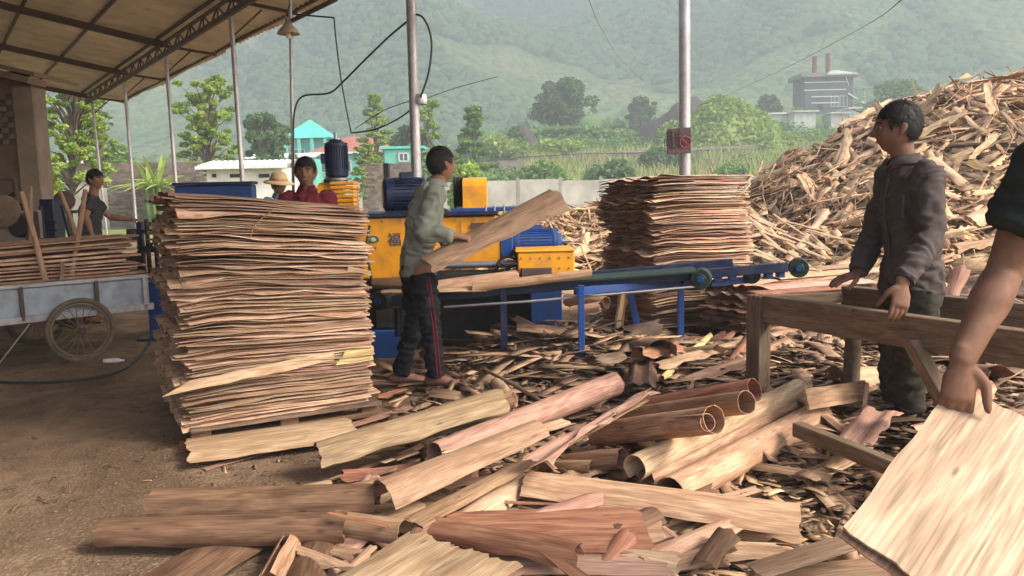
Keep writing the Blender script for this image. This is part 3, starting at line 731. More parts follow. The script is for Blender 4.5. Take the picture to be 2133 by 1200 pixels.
# teal block right
Y = 60; a = W(785, 400, Y); b = W(868, 400, Y); e = W(820, 304, Y).z
root = E('teal_block', ((a.x + b.x) / 2, Y, 0), 'bright teal block with one dark window left of the worker', 'building')
mb = MB(); mb.box(((a.x + b.x) / 2, Y + 6, e / 2), (b.x - a.x, 4, e)); O('wall', mb, M['teal'], root)
mb = MB(); mb.box(((a.x + b.x) / 2, Y + 6, e + .1), (b.x - a.x + .5, 4.5, .2)); O('roof', mb, M['tealroof'], root)
windows(root, [(W(826, 326, Y).x, W(826, 328, Y + 4).z)], .7, .6, Y + 3.96)
# brick yard wall by the teal block, and left one
for (pa, pb, Y, pt, lab) in ((755, 872, 43.5, 342, 'reddish brick wall below the teal block'), (225, 420, 41, 342, 'reddish brick wall behind the left roof posts')):
    a = W(pa, 400, Y); b = W(pb, 400, Y); z = W((pa + pb) / 2, pt, Y).z; mb = MB()
    zz = .0; r = 0
    while zz < z:
        x = a.x + (r % 2) * .14
        while x < b.x: mb.box((x + .14, Y, zz + .05), (.27, .2, .095), ch=.006); x += .28
        zz += .105; r += 1
    mb.box(((a.x + b.x) / 2, Y, zz / 2), (b.x - a.x, .17, zz))
    O('brick_wall', mb, M['brickred'], None, lab, 'wall', fix=False)
# low building with light roof at far left, with a pale doorway
Y = 58; a = W(88, 400, Y); b = W(190, 400, Y); z = W(140, 342, Y).z
root = E('low_shed', ((a.x + b.x) / 2, Y, 0), 'low shed with a pale flat roof seen under the tall left tree', 'shed')
mb = MB(); mb.box(((a.x + b.x) / 2, Y + 2, z / 2), (b.x - a.x, 3.5, z)); O('wall', mb, M['adobe2'], root)
mb = MB(); mb.box(((a.x + b.x) / 2, Y + 1.8, z + .12), (b.x - a.x + .8, 4.4, .2)); O('roof', mb, M['whitemetal'], root)
mb = MB(); p = W(160, 370, Y); mb.box((p.x, Y + .2, 1.1), (1.2, .1, 2.0)); O('door', mb, M['plaster'], root)
# kiln house on the rise
Y = 190; c = W(1722, 400, Y); zb = W(1722, 252, Y).z; z1 = W(1722, 190, Y).z; z2 = W(1722, 160, Y).z
s = Y / FPX
root = E('kiln_house', (c.x, Y, zb), 'dark two storey kiln house with two red chimneys up on the rise', 'building')
mb = MB(); mb.box((c.x, Y + 4, (zb + z2) / 2), (100 * s, 8, z2 - zb)); mb2 = mb
O('wall', mb, M['greywall'], root)
mb = MB(); mb.box((c.x - 30 * s, Y + 4, z2 + .5), (58 * s, 9, .8)); mb.box((c.x, Y + 3.8, z2 + .05), (116 * s, 10, .35)); O('roof_slab', mb, M['adobe2'], root)
mb = MB(); rx = c.x + 22 * s; zz = z2 + .5; hw = 31 * s
vs = [V((rx - hw, Y - 1.5, zz)), V((rx + hw, Y - 1.5, zz)), V((rx + hw, Y + 8, zz)), V((rx - hw, Y + 8, zz)), V((rx - 8 * s, Y + 3, zz + 1.3)), V((rx + 8 * s, Y + 3, zz + 1.3))]
mb.add(vs, [(0, 1, 5, 4), (1, 2, 5), (2, 3, 4, 5), (3, 0, 4), (3, 2, 1, 0)]); mb.box((rx, Y + 3.2, zz - .1), (2 * hw, 9.5, .3)); O('pale_roof', mb, M['plaster'], root)
for px, top in ((1697, 118), (1725, 112)):
    p = W(px, top, Y + 4); mb = MB(); mb.lathe((p.x, Y + 4, z2), (0, 0, 1), [(0, .55), (p.z - z2 - .3, .5), (p.z - z2 - .3, .62), (p.z - z2, .62), (p.z - z2, 0)], 12); O('chimney', mb, M['chimneyred'], root, smooth=False)
windows(root, [(c.x + 12 * s, (zb + z1) / 2 + 1.0), (c.x + 30 * s, (zb + z1) / 2 + 1.0)], 1.7, 2.4, Y - .06)
mb = MB()
for zz in (z1 + .3, z1 - 1.2, z1 - 2.6, z2 - 1.2): mb.box((c.x - 8 * s, Y - .1, zz), (86 * s if zz > z1 else 55 * s, .12, .22))
O('band', mb, M['whitemetal'], root)
p0 = W(1765, 195, Y); p1 = W(1798, 215, Y); mb = MB(); mb.beam(p0, p1, 1.0, .3); mb.beam(W(1768, 178, Y), W(1762, 160, Y), .2, .2); O('chute', mb, M['whitemetal'], root)
mb = MB(); mb.beam(W(1782, 185, Y), W(1818, 182, Y), 1.5, .2); mb.beam(W(1800, 184, Y), W(1802, 250, Y), .3, .3); O('canopy', mb, M['galv'], root)
# base rise for the kiln (brown bank)
# white low sheds
for (pa, pb, pt, pb_, Y, lab) in ((1570, 1655, 240, 275, 172, 'long low white shed left of the kiln house'), (1652, 1696, 235, 280, 168, 'square white annex below the kiln house'), (1765, 1812, 228, 255, 176, 'small pale block below the wide tree'), (1728, 1762, 238, 262, 174, 'small pinkish block below the kiln house')):
    a = W(pa, 400, Y); b = W(pb, 400, Y); z = W(pa, pt, Y).z; g0 = W(pa, pb_ + 25, Y).z; root = E('white_shed', ((a.x + b.x) / 2, Y, g0), lab, 'shed', 'sheds around the kiln house')
    mb = MB(); mb.box(((a.x + b.x) / 2, Y + 3, (z + g0) / 2), (b.x - a.x, 6, z - g0), ch=.03); O('wall', mb, M['plaster'], root)
    mb = MB(); mb.box(((a.x + b.x) / 2, Y + 2.9, z + .2), (b.x - a.x + .9, 7.2, .3), ch=.03); O('roof', mb, M['whitemetal'] if pb - pa > 50 else M['plaster'], root)
a = W(1885, 205, 150); b = W(1945, 213, 150); root = E('metal_shed', ((a.x + b.x) / 2, 150, 12), 'grey metal roofed shed just behind the top of the wood heap', 'shed')
mb = MB(); mb.box(((a.x + b.x) / 2, 153, a.z - 2), (b.x - a.x, 5, 4)); O('wall', mb, M['concrete'], root)
mb = MB(); mb.box(((a.x + b.x) / 2, 153, a.z + .2), (b.x - a.x + 1, 6, .4)); O('roof', mb, M['galv'], root)

# ------------------------------------------------------------------ brown building at the left under the roof
Y = 13.0
xr = W(90, 300, Y).x; zt = W(68, 182, Y).z
root = E('brown_building', (xr - 2, Y, 0), 'brown rendered building with a pierced brick vent and corner pillar', 'building')
xl = xr - 5.0; xp = W(46, 300, Y).x
mb = MB(); mb.box(((xr + xp) / 2, Y + .02, zt / 2), (xr - xp, .36, zt), ch=.02); O('pillar', mb, M['adobe2'], root)
# wall with a true hole for the vent
vx1 = W(37, 300, Y).x; vx0 = vx1 - 1.3; vz0 = W(20, 300, Y).z; vz1 = W(20, 195, Y).z
mb = MB(); yw = Y + .2; g = W(10, 158, Y).z
mb.box(((vx1 + xp) / 2, yw, zt / 2), (xp - vx1, .2, zt)); mb.box(((xl + vx0) / 2, yw, zt / 2), (vx0 - xl, .2, zt))
mb.box(((vx0 + vx1) / 2, yw, vz0 / 2), (vx1 - vx0, .2, vz0)); mb.box(((vx0 + vx1) / 2, yw, (vz1 + zt) / 2), (vx1 - vx0, .2, zt - vz1))
O('wall', mb, M['adobe'], root)
mb = MB(); mb.beam(V((-8.3, 13.2, 2.4)), V((-5.6, -1.5, 2.4)), .2, 4.8); O('unseen_shade_wall', mb, M['adobe2'], root)  # unseen wall, added to keep skylight off the left side of the yard
mb = MB(); rows = 9; bh = (vz1 - vz0) / rows
for r in range(rows):
    x = vx0 + (r % 2) * .1
    while x < vx1 - .05:
        mb.box((x + .05, yw, vz0 + (r + .5) * bh), (.11, .16, bh * .96), ch=.006); x += .2
O('brick_vent', mb, M['adobe2'], root)
mb = MB(); mb.box(((vx0 + vx1) / 2, yw + .3, (vz0 + vz1) / 2), (1.3, .05, 1.6)); O('vent_shade_panel', mb, M['dark'], root)  # near-black panel stands in for the shade behind the vent bricks
mb = MB()   # mono-pitch roof rising to the left
a = W(48, 176, Y); mb.beam(V((xr + .05, Y - .1, zt + .06)), V((xl, Y - .1, zt + 1.35)), .5, .10, up=V((0, 0, 1)))
vs = [V((xr, Y + .1, zt)), V((xl, Y + .1, zt + 1.3)), V((xl, Y + .1, zt)), V((xr, Y + .3, zt)), V((xl, Y + .3, zt + 1.3)), V((xl, Y + .3, zt))]
mb.add(vs, [(0, 1, 2), (5, 4, 3), (0, 3, 4, 1), (2, 5, 3, 0)])
rp = [V((xr + .15, Y - .35, zt + .12)), V((xl, Y - .35, zt + 1.42)), V((xl, Y + 1.0, zt + 1.42)), V((xr + .15, Y + 1.0, zt + .12))]
mb.add(rp + [p + V((0, 0, .06)) for p in rp], [(0, 1, 2, 3)[::-1], (4, 5, 6, 7), (0, 4, 5, 1)[::-1], (3, 7, 4, 0), (1, 5, 6, 2)[::-1]])
O('roof', mb, M['adobe'], root)
# door frame / work frame in front
p = W(40, 372, 11.5); mb = MB()
mb.beam(V((p.x, 11.5, 0)), V((p.x - .08, 11.5, p.z)), .05, .05); mb.beam(V((p.x - .08, 11.5, p.z)), V((p.x - 1.6, 11.5, p.z + .02)), .05, .05); mb.beam(V((p.x - 1.6, 11.5, 0)), V((p.x - 1.6, 11.5, p.z)), .05, .05)
O('gateway', mb, M['rust'], None, 'dark metal gate frame standing before the brown building', 'frame')
mb = MB(); c = V((p.x - .8, 11.9, 0)); mb.box(c + V((0, 0, .62)), (1.3, .5, 1.24), ch=.02); O('crate', mb, M['plaster'], None, 'pale stained cabinet inside the dark metal frame', 'cabinet')

# ------------------------------------------------------------------ big shed roof
RD = V((-.713, 1, 0)).normalized(); PD = V((-RD.y, RD.x, 0)); PD = V((-.8142, -.5806, 0))
X0 = 5.13
def rowpt(Yp): return V((X0 - .713 * Yp, Yp, 0))
RISE = .17
def roofz(s): return 4.62 + RISE * s
root = E('shed_roof', rowpt(10), 'large open-sided shed roof of ribbed sheets on thin steel posts', 'shed roof')
Yend = 24.8; Yst = 2.5
Lrow = (rowpt(Yend) - rowpt(Yst)).length
mb = MB(); o0 = rowpt(Yst)
panels = int(Lrow / .82)
for k in range(panels + 1):
    a0 = k * .82; s0 = -1.12 + random.uniform(-.05, .05); dz = random.uniform(-.01, .015); rows = []
    for i in range(13):
        a = a0 + .86 * i / 12; w = .018 * math.sin(a / .205 * 2 * math.pi)
        rows.append([o0 + RD * a + PD * s + V((0, 0, roofz(s) + w + dz + (.02 * math.sin(a * 1.3) - .025 if s < -1 else 0))) for s in ([s0] + [-.5, .5, 2, 4, 6, 8, 10, 12, 13.5])])
    mb.grid(rows); mb.grid([[p + V((0, 0, .008)) for p in r] for r in rows])
O('roof_sheet', mb, M['roof'], root, smooth=True)
# eave truss
for (sgn, lab) in ((0, 'eave_truss'),):
    mb = MB(); zt_ = 4.52; zb_ = 4.30
    A = rowpt(Yst); B = rowpt(Yend)
    mb.beam(A + V((0, 0, zt_)), B + V((0, 0, zt_)), .05, .05); mb.beam(A + V((0, 0, zb_)), B + V((0, 0, zb_)), .07, .08)
    n = int(Lrow / .42)
    for i in range(n):
        p = A.lerp(B, i / n); q = A.lerp(B, (i + 1) / n); z0, z1 = (zb_, zt_) if i % 2 == 0 else (zt_, zb_)
        mb.beam(p + V((0, 0, z0)), q + V((0, 0, z1)), .025, .025)
        if i % 2 == 0: mb.beam(q + V((0, 0, zb_)), q + V((0, 0, zt_)), .022, .022)
    O('eave_truss', mb, M['rust'], root)
for Yp in (2.7, 5.8, 9.0, 13.2, 16.9, 20.4, 24.7):
    b = rowpt(Yp); mb = MB(); s1 = 13.5
    mb.beam(b + V((0, 0, roofz(0) - .12)), b + PD * s1 + V((0, 0, roofz(s1) - .12)), .07, .13)
    mb.beam(b + V((0, 0, roofz(0) - .14)), b - PD * 1.05 + V((0, 0, roofz(-1.05) - .06)), .05, .05)
    O('rafter', mb, M['rust'], root)
for s in (-1.0, .1, 1.25, 2.4, 3.55, 4.7, 5.85, 7, 8.15, 9.3, 10.5, 11.7, 13):
    A = rowpt(Yst) + PD * s + V((0, 0, roofz(s) - .035)); B = rowpt(Yend) + PD * s + V((0, 0, roofz(s) - .035)); mb = MB(); mb.beam(A, B, .045, .05); O('purlin', mb, M['rust'], root)
posts = [(8.5, 878, 700), (13.4, 508, 380), (16.9, 368, 380), (20.3, 282, 440), (24.6, 211, 330)]
for (Yp, px, py) in posts:
    b = W(px, py, Yp) if px else rowpt(Yp); b = V((b.x, Yp, 0)); r = .038 if Yp > 6 else .043
    if Yp == 8.5: r = .052
    # small lean as in the place
    top = rowpt(Yp) + V((0, 0, 4.3)); top = V((b.x * .5 + top.x * .5, Yp, 4.3)) if Yp > 6 else V((b.x, Yp, 4.3))
    mb = MB(); mb.tube([b, b.lerp(top, .5), top], r, 14); mb.box(b + V((0, 0, .01)), (.2, .2, .02)); po = O('post', mb, M['galv'], root, smooth=2)
    # gusset plates at the head
    mb = MB(); mb.beam(top + V((0, 0, -.35)), top - PD * .5 + V((0, 0, .12)), .03, .03); O('brace', mb, M['rust'], root)
# back row of posts further under the roof
for Yp in (9.0, 16.9, 24.7):
    b = rowpt(Yp) + PD * 12.6; mb = MB(); mb.tube([b, b + V((0, 0, roofz(12.6) - .2))], .05, 12); O('post', mb, M['galv'], root, smooth=2)
# thin lamp pole with enamel lamp
Yp = 11.2; b = W(609, 500, Yp); tp = W(604, -8, Yp); base = V((b.x, Yp, 0))
root2 = E('lamp_pole', base, 'thin steel pole with a hanging enamel lamp near the roof edge', 'pole')
mb = MB(); mb.tube([base, V((tp.x, Yp, tp.z))], .024, 10); O('pole', mb, M['galv'], root2, smooth=2)
mb = MB(); mb.beam(V((tp.x, Yp, W(604, 44, Yp).z)), W(700, -2, Yp - 1.2), .045, .045); O('strut', mb, M['rust'], root2)
lp = W(599, 36, Yp - .12)
r3 = E('hanging_lamp', lp, 'bell shaped enamel lamp hanging at the roof edge', 'lamp')
mb = MB(); mb.lathe(lp, (0, 0, -1), [(0, .0), (0, .035), (.07, .045), (.10, .06), (.15, .11), (.20, .145), (.215, .152), (.215, .143), (.15, .10), (.10, .05)], 20); O('lamp_shade', mb, M['lampshade'], r3, smooth=True)
mb = MB(); mb.lathe(lp + V((0, 0, -.16)), (0, 0, -1), [(0, .02), (.04, .03), (.08, .035), (.11, .022), (.12, 0)], 12); O('bulb', mb, M['bulb'], r3, smooth=True)
mb = MB(); mb.tube([lp + V((0, 0, 0)), lp + V((0, .05, .12)), V((tp.x, Yp, lp.z + .2))], .008, 6); O('cord', mb, M['cable'], r3)

def cable(name, label, pts, r=.006, cat='cable', mat='cable'):
    pts = [V(p) for p in pts]; out = []
    for i in range(len(pts) - 1):
        p0 = pts[max(i - 1, 0)]; p1 = pts[i]; p2 = pts[i + 1]; p3 = pts[min(i + 2, len(pts) - 1)]
        for k in range(6):
            t = k / 6
            out.append(.5 * ((2 * p1) + (p2 - p0) * t + (2 * p0 - 5 * p1 + 4 * p2 - p3) * t * t + (3 * p1 - p0 - 3 * p2 + p3) * t ** 3))
    out.append(pts[-1]); mb = MB(); mb.tube(out, r, 7); return O(name, mb, M[mat], None, label, cat, smooth=True)
def wl(l, Ya, Yb): 
    n = len(l); return [W(x, y, Ya + (Yb - Ya) * i / (n - 1)) for i, (x, y) in enumerate(l)]
cable('power_cable', 'thick black cable running down the lamp pole and up to the middle post', wl([(612, 420), (611, 300), (613, 235), (630, 201), (685, 194), (715, 170), (760, 125), (812, 75), (862, 34)], 11.1, 8.5), .011)
cable('power_cable', 'black cable looping out from the middle post to the strap', wl([(866, 30), (880, 36), (894, 62), (899, 100), (892, 155), (876, 203)], 8.45, 8.42), .011)
o = wl([(612, 30), (650, 33), (695, 37)], 11, 10.2); cable('power_cable', 'cable bracket arm running from lamp pole to the hanging wire', o, .011)
cable('power_cable', 'straight thin cable hanging from the arm end', wl([(696, 37), (700, 85), (712, 175), (731, 275)], 10.2, 9.9), .009)
cable('power_cable', 'sagging thin cable from the hanging wire up to the middle post', wl([(731, 277), (780, 270), (830, 247), (862, 222), (868, 208)], 9.9, 8.6), .009)
cable('power_cable', 'thin wire sloping away from the middle post to a clamp', wl([(880, 208), (950, 183), (1036, 160)], 8.6, 12), .006)
cable('power_cable', 'faint wire sloping down left of the middle post strap', wl([(740, 268), (800, 230), (866, 207)], 10, 8.6), .005)
cable('overhead_wire', 'faint overhead wire descending right before the mountain', wl([(1885, -6), (1800, 55), (1640, 140), (1500, 205)], 14, 60), .011)
cable('overhead_wire', 'very faint wire on the mountain left of the sign post', wl([(1225, -6), (1250, 55), (1290, 120), (1340, 170)], 14, 50), .006)
mb = MB(); b = W(876, 208, 8.5); mb.lathe(b + V((0, 0, -.045)), (0, 0, 1), [(0, .055), (.01, .068), (.05, .07), (.09, .064), (.1, .054)], 14); O('strap', mb, M['plastic'], None, 'white plastic strap tied round the middle post', 'strap', smooth=True)
# sign on the near post
Yp = 9.6
pb0 = W(1427, 700, Yp); pt0 = W(1424, -30, Yp); pb0 = V((pb0.x, Yp, 0)); mb = MB(); mb.tube([pb0, V((pt0.x, Yp, 5.6))], .066, 18); O('steel_post', mb, M['galv'], None, 'thick round steel post carrying the warning sign behind the stack', 'post', smooth=2)
a = W(1389, 268, Yp - .09); c = W(1414, 294, Yp - .09)
root = E('warning_sign', c, 'small dark red sign with black characters on the right roof post', 'sign')
def signp(px, py, d=0): return W(px, py, Yp - .09 - d)
wv = (signp(1439, 290) - signp(1389, 294)); up_ = V((0, 0, 1)); ww = wv.length; xv = wv.normalized(); hv = 52 / FPX * 9.6
mb = MB(); yv = up_.cross(xv); Mx = Matrix((xv, yv, up_)).transposed()
mb.box(c, (ww, .008, hv), Mx, .001); O('board', mb, M['sign'], root)
def text(body, pos, size, mat, parent, Mx, name='lettering', ext=.002):
    cu = bpy.data.curves.new('t', 'FONT'); cu.body = body; cu.size = size; cu.extrude = ext; cu.align_x = 'CENTER'; cu.align_y = 'CENTER'
    ob = bpy.data.objects.new('t', cu); scene.collection.objects.link(ob); dg = bpy.context.evaluated_depsgraph_get()
    me = bpy.data.meshes.new_from_object(ob.evaluated_get(dg)); bpy.data.objects.remove(ob); me.name = name; me.materials.clear(); me.materials.append(mat)
    T4 = Mx @ Matrix(((1, 0, 0), (0, 0, -1), (0, 1, 0)))
    me.transform(T4.to_4x4()); return link(name, me, parent, V(pos))
fr = -yv * .007
text('禁止', c + fr - xv * ww * .22 + up_ * hv * .24, .105, M['ink'], root, Mx)
text('吸烟', c + fr - xv * ww * .19 - up_ * hv * .10, .125, M['ink'], root, Mx)
mb = MB(); cc = c - yv * .006 + xv * ww * .27 - up_ * hv * .06; rr_ = .062
mb.tube([cc + (xv * math.cos(t) + up_ * math.sin(t)) * rr_ for t in np.linspace(0, 2 * math.pi, 25)], .007, 6); mb.beam(cc - (xv - up_) * rr_ * .7, cc + (xv - up_) * rr_ * .7, .010, .010); O('symbol', mb, M['signred'], root)
mb = MB(); mb.beam(cc - xv * .035, cc + xv * .035, .008, .012); O('symbol_bar', mb, M['ink'], root)
# ------------------------------------------------------------------ veneer sheets
def arc(Rr, a0, a1, n=14, cx=0, cy=0, grow=0.0):
    out = []
    for i in range(n + 1):
        t = i / n; a = math.radians(a0 + (a1 - a0) * t); r = Rr * (1 + grow * t)
        out.append((cx + math.cos(a) * r, cy + math.sin(a) * r))
    return out
def flat(w, wave=0.0, k=2.0, n=12, ph=0.0, bow=0.0):
    return [(-w / 2 + w * i / n, wave * math.sin(ph + k * math.pi * i / n) + bow * (1 - (2 * i / n - 1) ** 2)) for i in range(n + 1)]
def veneer_mb(mb, A, B, prof, prof2=None, up=V((0, 0, 1)), th=.003, ns=16, rag=.012, sag=0.0, noise=.004, seed=0, torn=None, uoff=0.0):
    A = V(A); B = V(B); x = (B - A); L = x.length; x.normalize(); s = x.cross(up).normalized() * -1; s = up.cross(x).normalized() * -1
    v = s.cross(x); 
    if v.dot(up) < 0: v = -v
    n = len(prof); prof2 = prof2 or prof; top = []; bot = []
    arcl = [0]
    for j in range(1, n): arcl.append(arcl[-1] + math.dist(prof[j], prof[j - 1]))
    for i in range(ns + 1):
        t = i / ns; pr = [(prof[j][0] * (1 - t) + prof2[j][0] * t, prof[j][1] * (1 - t) + prof2[j][1] * t) for j in range(n)]
        rt = []; rb = []
        for j in range(n):
            e = 0
            if i == 0: e = rag * (NZ.noise(V((arcl[j] * 22, seed, 0))) + .7 * NZ.noise(V((arcl[j] * 70, seed, 3))))
            if i == ns: e = rag * (NZ.noise(V((arcl[j] * 22, seed, 9))) + .7 * NZ.noise(V((arcl[j] * 70, seed, 5))))
            if torn: e += torn(i / ns, j / (n - 1), L)
            q0 = pr[max(j - 1, 0)]; q1 = pr[min(j + 1, n - 1)]; tx, ty = q1[0] - q0[0], q1[1] - q0[1]; l = math.hypot(tx, ty) or 1; nx, ny = -ty / l, tx / l
            c = A + x * (L * t + e)
            dn = noise * NZ.noise(V((t * L * 3, arcl[j] * 6, seed + 11)))
            # wandering long edges
            de = 0
            if j == 0 or j == n - 1: de = rag * .8 * NZ.noise(V((t * L * 7, j, seed + 4)))
            px, py = pr[j]; px += nx * dn + tx / l * de; py += ny * dn + ty / l * de
            base = c + v * (-sag * 4 * t * (1 - t))
            rt.append(base + s * px + v * py); rb.append(base + s * (px - nx * th) + v * (py - ny * th))
        top.append(rt); bot.append(rb)
    u = lambda i, j: (uoff + L * i / ns, arcl[j])
    mb.grid(top, uv=u); b0 = len(mb.f); mb.grid([r[::-1] for r in bot], uv=lambda i, j: (uoff + L * i / ns, arcl[n - 1 - j] + .5))
    # rims
    for a_, b_, ff in ((top[0], bot[0], 1), (top[-1], bot[-1], 0)):
        mb.grid([a_, b_] if not ff else [b_, a_], uv=lambda i, j: (uoff + i * .003, arcl[min(j, n - 1)]))
    mb.grid([[top[i][0] for i in range(ns + 1)], [bot[i][0] for i in range(ns + 1)]], uv=lambda i, j: (L * j / ns, i * .003))
    mb.grid([[bot[i][-1] for i in range(ns + 1)], [top[i][-1] for i in range(ns + 1)]], uv=lambda i, j: (L * j / ns, i * .003))
    return mb
VN = [0]
def veneer(name, label, A, B, prof, mat, cat='veneer sheet', group=None, **kw):
    VN[0] += 1; mb = MB(); veneer_mb(mb, A, B, prof, seed=VN[0] * 3.7, uoff=VN[0] * 1.37, **kw)
    o = O(name, mb, M[mat], None, label, cat, group, smooth=2, fix=True); return o

# ------------------------------------------------------------------ stacks of sheets
def stack(corner, th, w, D, zprof, z0, z1, step, label, group, mats, droop=.02, sd=1, fan=0.0, jit=.016, left_out=.03, tilt=None, lab_top=None, lab_bot=None, slope=0.0, leftjit=.028):
    c = V((corner[0], corner[1], 0)); d = V((math.cos(th), math.sin(th), 0)); q = V((-math.sin(th), math.cos(th), 0))
    rnd = random.Random(sd); k = 0; z = z0; n = int((z1 - z0) / step); made = []
    for k in range(n):
        f = k / n; z = z0 + k * step
        jf = rnd.gauss(0, jit); jl = rnd.gauss(0, leftjit) + left_out * math.sin(k * .23 + sd) ; jr = rnd.gauss(0, jit * 1.2); jb = rnd.gauss(0, .03)
        off = .025 * math.sin(k * .11 + sd * 2) + .015 * math.sin(k * .37)
        sk = rnd.gauss(0, .010); big_ = rnd.random() < .09; tl = slope * f
        t_ = step * rnd.uniform(.45, .95); st_ = rnd.gauss(0, .0035); sb_ = rnd.gauss(0, .004); nx, ny = 9, 22; amp = rnd.uniform(.003, .008); ph = rnd.uniform(0, 6.28) * .25 + k * .15; dr = droop * rnd.uniform(.2, 1.3) + (.03 if big_ else 0); jf -= .014 if big_ else 0
        top = []; bot = []
        for i in range(nx + 1):
            a = i / nx; rt = []; rb = []
            for j in range(ny + 1):
                b = j / ny
                u = -jl * 1.0 + (w + jl + jr) * a; vv = jf + off + sk * (a - .5) * 2 + (D + jb) * b
                if i == 0: u += .018 * NZ.noise(V((b * 9, k, 2)))
                if j == 0: vv += .006 * NZ.noise(V((a * 7, k, 6)))
                lf = (1 - a) ** 2
                zz = z + (amp * (.12 + 2.0 * lf ** 3)) * math.sin(b * 21 + ph) + .007 * NZ.noise(V((a * 3 + 5, b * 3, k * .12 + sd)))
                zz -= dr * max(0, 1 - b * 7) ** 2 * (.5 + .8 * NZ.noise(V((a * 4, k * .7, 1)))) + .03 * (lf ** 2) * max(0, rnd.random() * 0)
                zz -= .035 * max(0, .22 - a) / .22 * (.5 + NZ.noise(V((k * .3, b * 2, 8))))
                zz += tl * a + st_ * (a - .5) * 2 * (1 - b) + sb_ * math.sin(a * 5 + k) * (1 - b)
                p = c + d * u + q * vv + V((0, 0, zz)); rt.append(p); rb.append(p - V((0, 0, t_ * (1 - .80 * min(1, lf * 1.5)))))
            top.append(rt); bot.append(rb)
        mb = MB(); uo = k * .77
        uvf = lambda i, j: (uo + w * i / nx, k * .13 + D * j / ny)
        mb.grid(top, uv=uvf); mb.grid([r[::-1] for r in bot], uv=uvf)
        mb.grid([bot[0], top[0]], uv=lambda i, j: (i * .01, D * j / ny)); mb.grid([top[-1], bot[-1]], uv=lambda i, j: (i * .01, D * j / ny))
        mb.grid([[top[i][0] for i in range(nx + 1)], [bot[i][0] for i in range(nx + 1)]], uv=lambda i, j: (uo + w * j / nx, k * .13 + i * .012))
        mb.grid([[bot[i][-1] for i in range(nx + 1)], [top[i][-1] for i in range(nx + 1)]], uv=lambda i, j: (uo + w * j / nx, k * .13 + i * .012))
        lb = lab_top if k == n - 1 and lab_top else (lab_bot if k == 0 and lab_bot else label)
        o = O('veneer_sheet', mb, M[rnd.choice(mats)], None, lb, 'veneer sheet', group, smooth=2, fix=True)
        made.append(o)
    return made
TH1 = R(29)
c1 = G(395, 893, .12); 
stack((c1.x, c1.y), TH1, 1.08, 1.06, None, .135, 1.455, .0103, 'thin veneer sheet in the tall stack on the pallet in front', 'veneer sheets of the tall front stack', ['stack', 'stack', 'cream', 'stack', 'pale', 'stack', 'stack', 'cream', 'stack', 'stack', 'pink'], sd=3, slope=-.10,
      lab_top='topmost veneer sheet of the tall stack on the pallet', lab_bot='lowest veneer sheet of the tall stack, lying on the pallet')
d1 = V((math.cos(TH1), math.sin(TH1), 0)); q1 = V((-math.sin(TH1), math.cos(TH1), 0))
def onS1(u, out, z): return V((c1.x, c1.y, 0)) + d1 * u - q1 * out + V((0, 0, z))
# pallet
root = E('pallet', onS1(.5, -.6, 0), 'low weathered wooden pallet under the tall front stack', 'pallet')
for k in range(3): 
    mb = MB(); a = onS1(-.02, -.04 - k * .56, .04); b = onS1(1.14, -.04 - k * .56, .04)
    mb.beam(a, b, .09, .03); O('bottom_board', mb, M['brown'], root)
    for u in (.06, .56, 1.06):
        mb = MB(); p = onS1(u, -.05 - k * .56, .075); mb.box(p, (.11, .09, .05), Matrix((d1, q1, V((0, 0, 1)))).transposed(), .004); O('block', mb, M['brown'], root)
for k in range(6):
    mb = MB(); a = onS1(0, -.02 - k * .225, .111); b = onS1(1.12, -.02 - k * .225, .111); mb.beam(a, b, .12, .02); O('deck_board', mb, M['timber'], root)
veneer('veneer_sheet', 'long pale tapering sheet sticking out left from low in the tall stack', onS1(.02, .03, .37), onS1(.84, .016, .44), flat(.055, n=6), 'cream', up=-q1 + V((0, 0, .1)), torn=lambda t, w, L: -.16 * w * (t < .2) * (1 - t * 5) if t < .2 else 0)
veneer('veneer_sheet', 'yellow sheet corner bulging from the right end of the tall stack', onS1(.84, .022, .42), onS1(1.09, .014, .43), flat(.085, n=6, wave=.008), 'yellowwood', up=-q1 + V((0, 0, .1)), torn=lambda t, w, L: .07 * (1 - w) * (t < .3))
veneer('veneer_sheet', 'short split strip sticking out of the right side of the tall stack', onS1(.95, .02, .965), onS1(1.09, .03, .925), flat(.03, n=4), 'cream', up=-q1)
mb = MB(); mb.tube([onS1(.52, .06, 1.33), onS1(.46, .05, 1.29), onS1(.40, .055, 1.23), onS1(.38, .05, 1.17)], .003, 5); O('twine', mb, M['tan'], None, 'thin loose twine hanging over the upper front of the tall stack', 'twine')

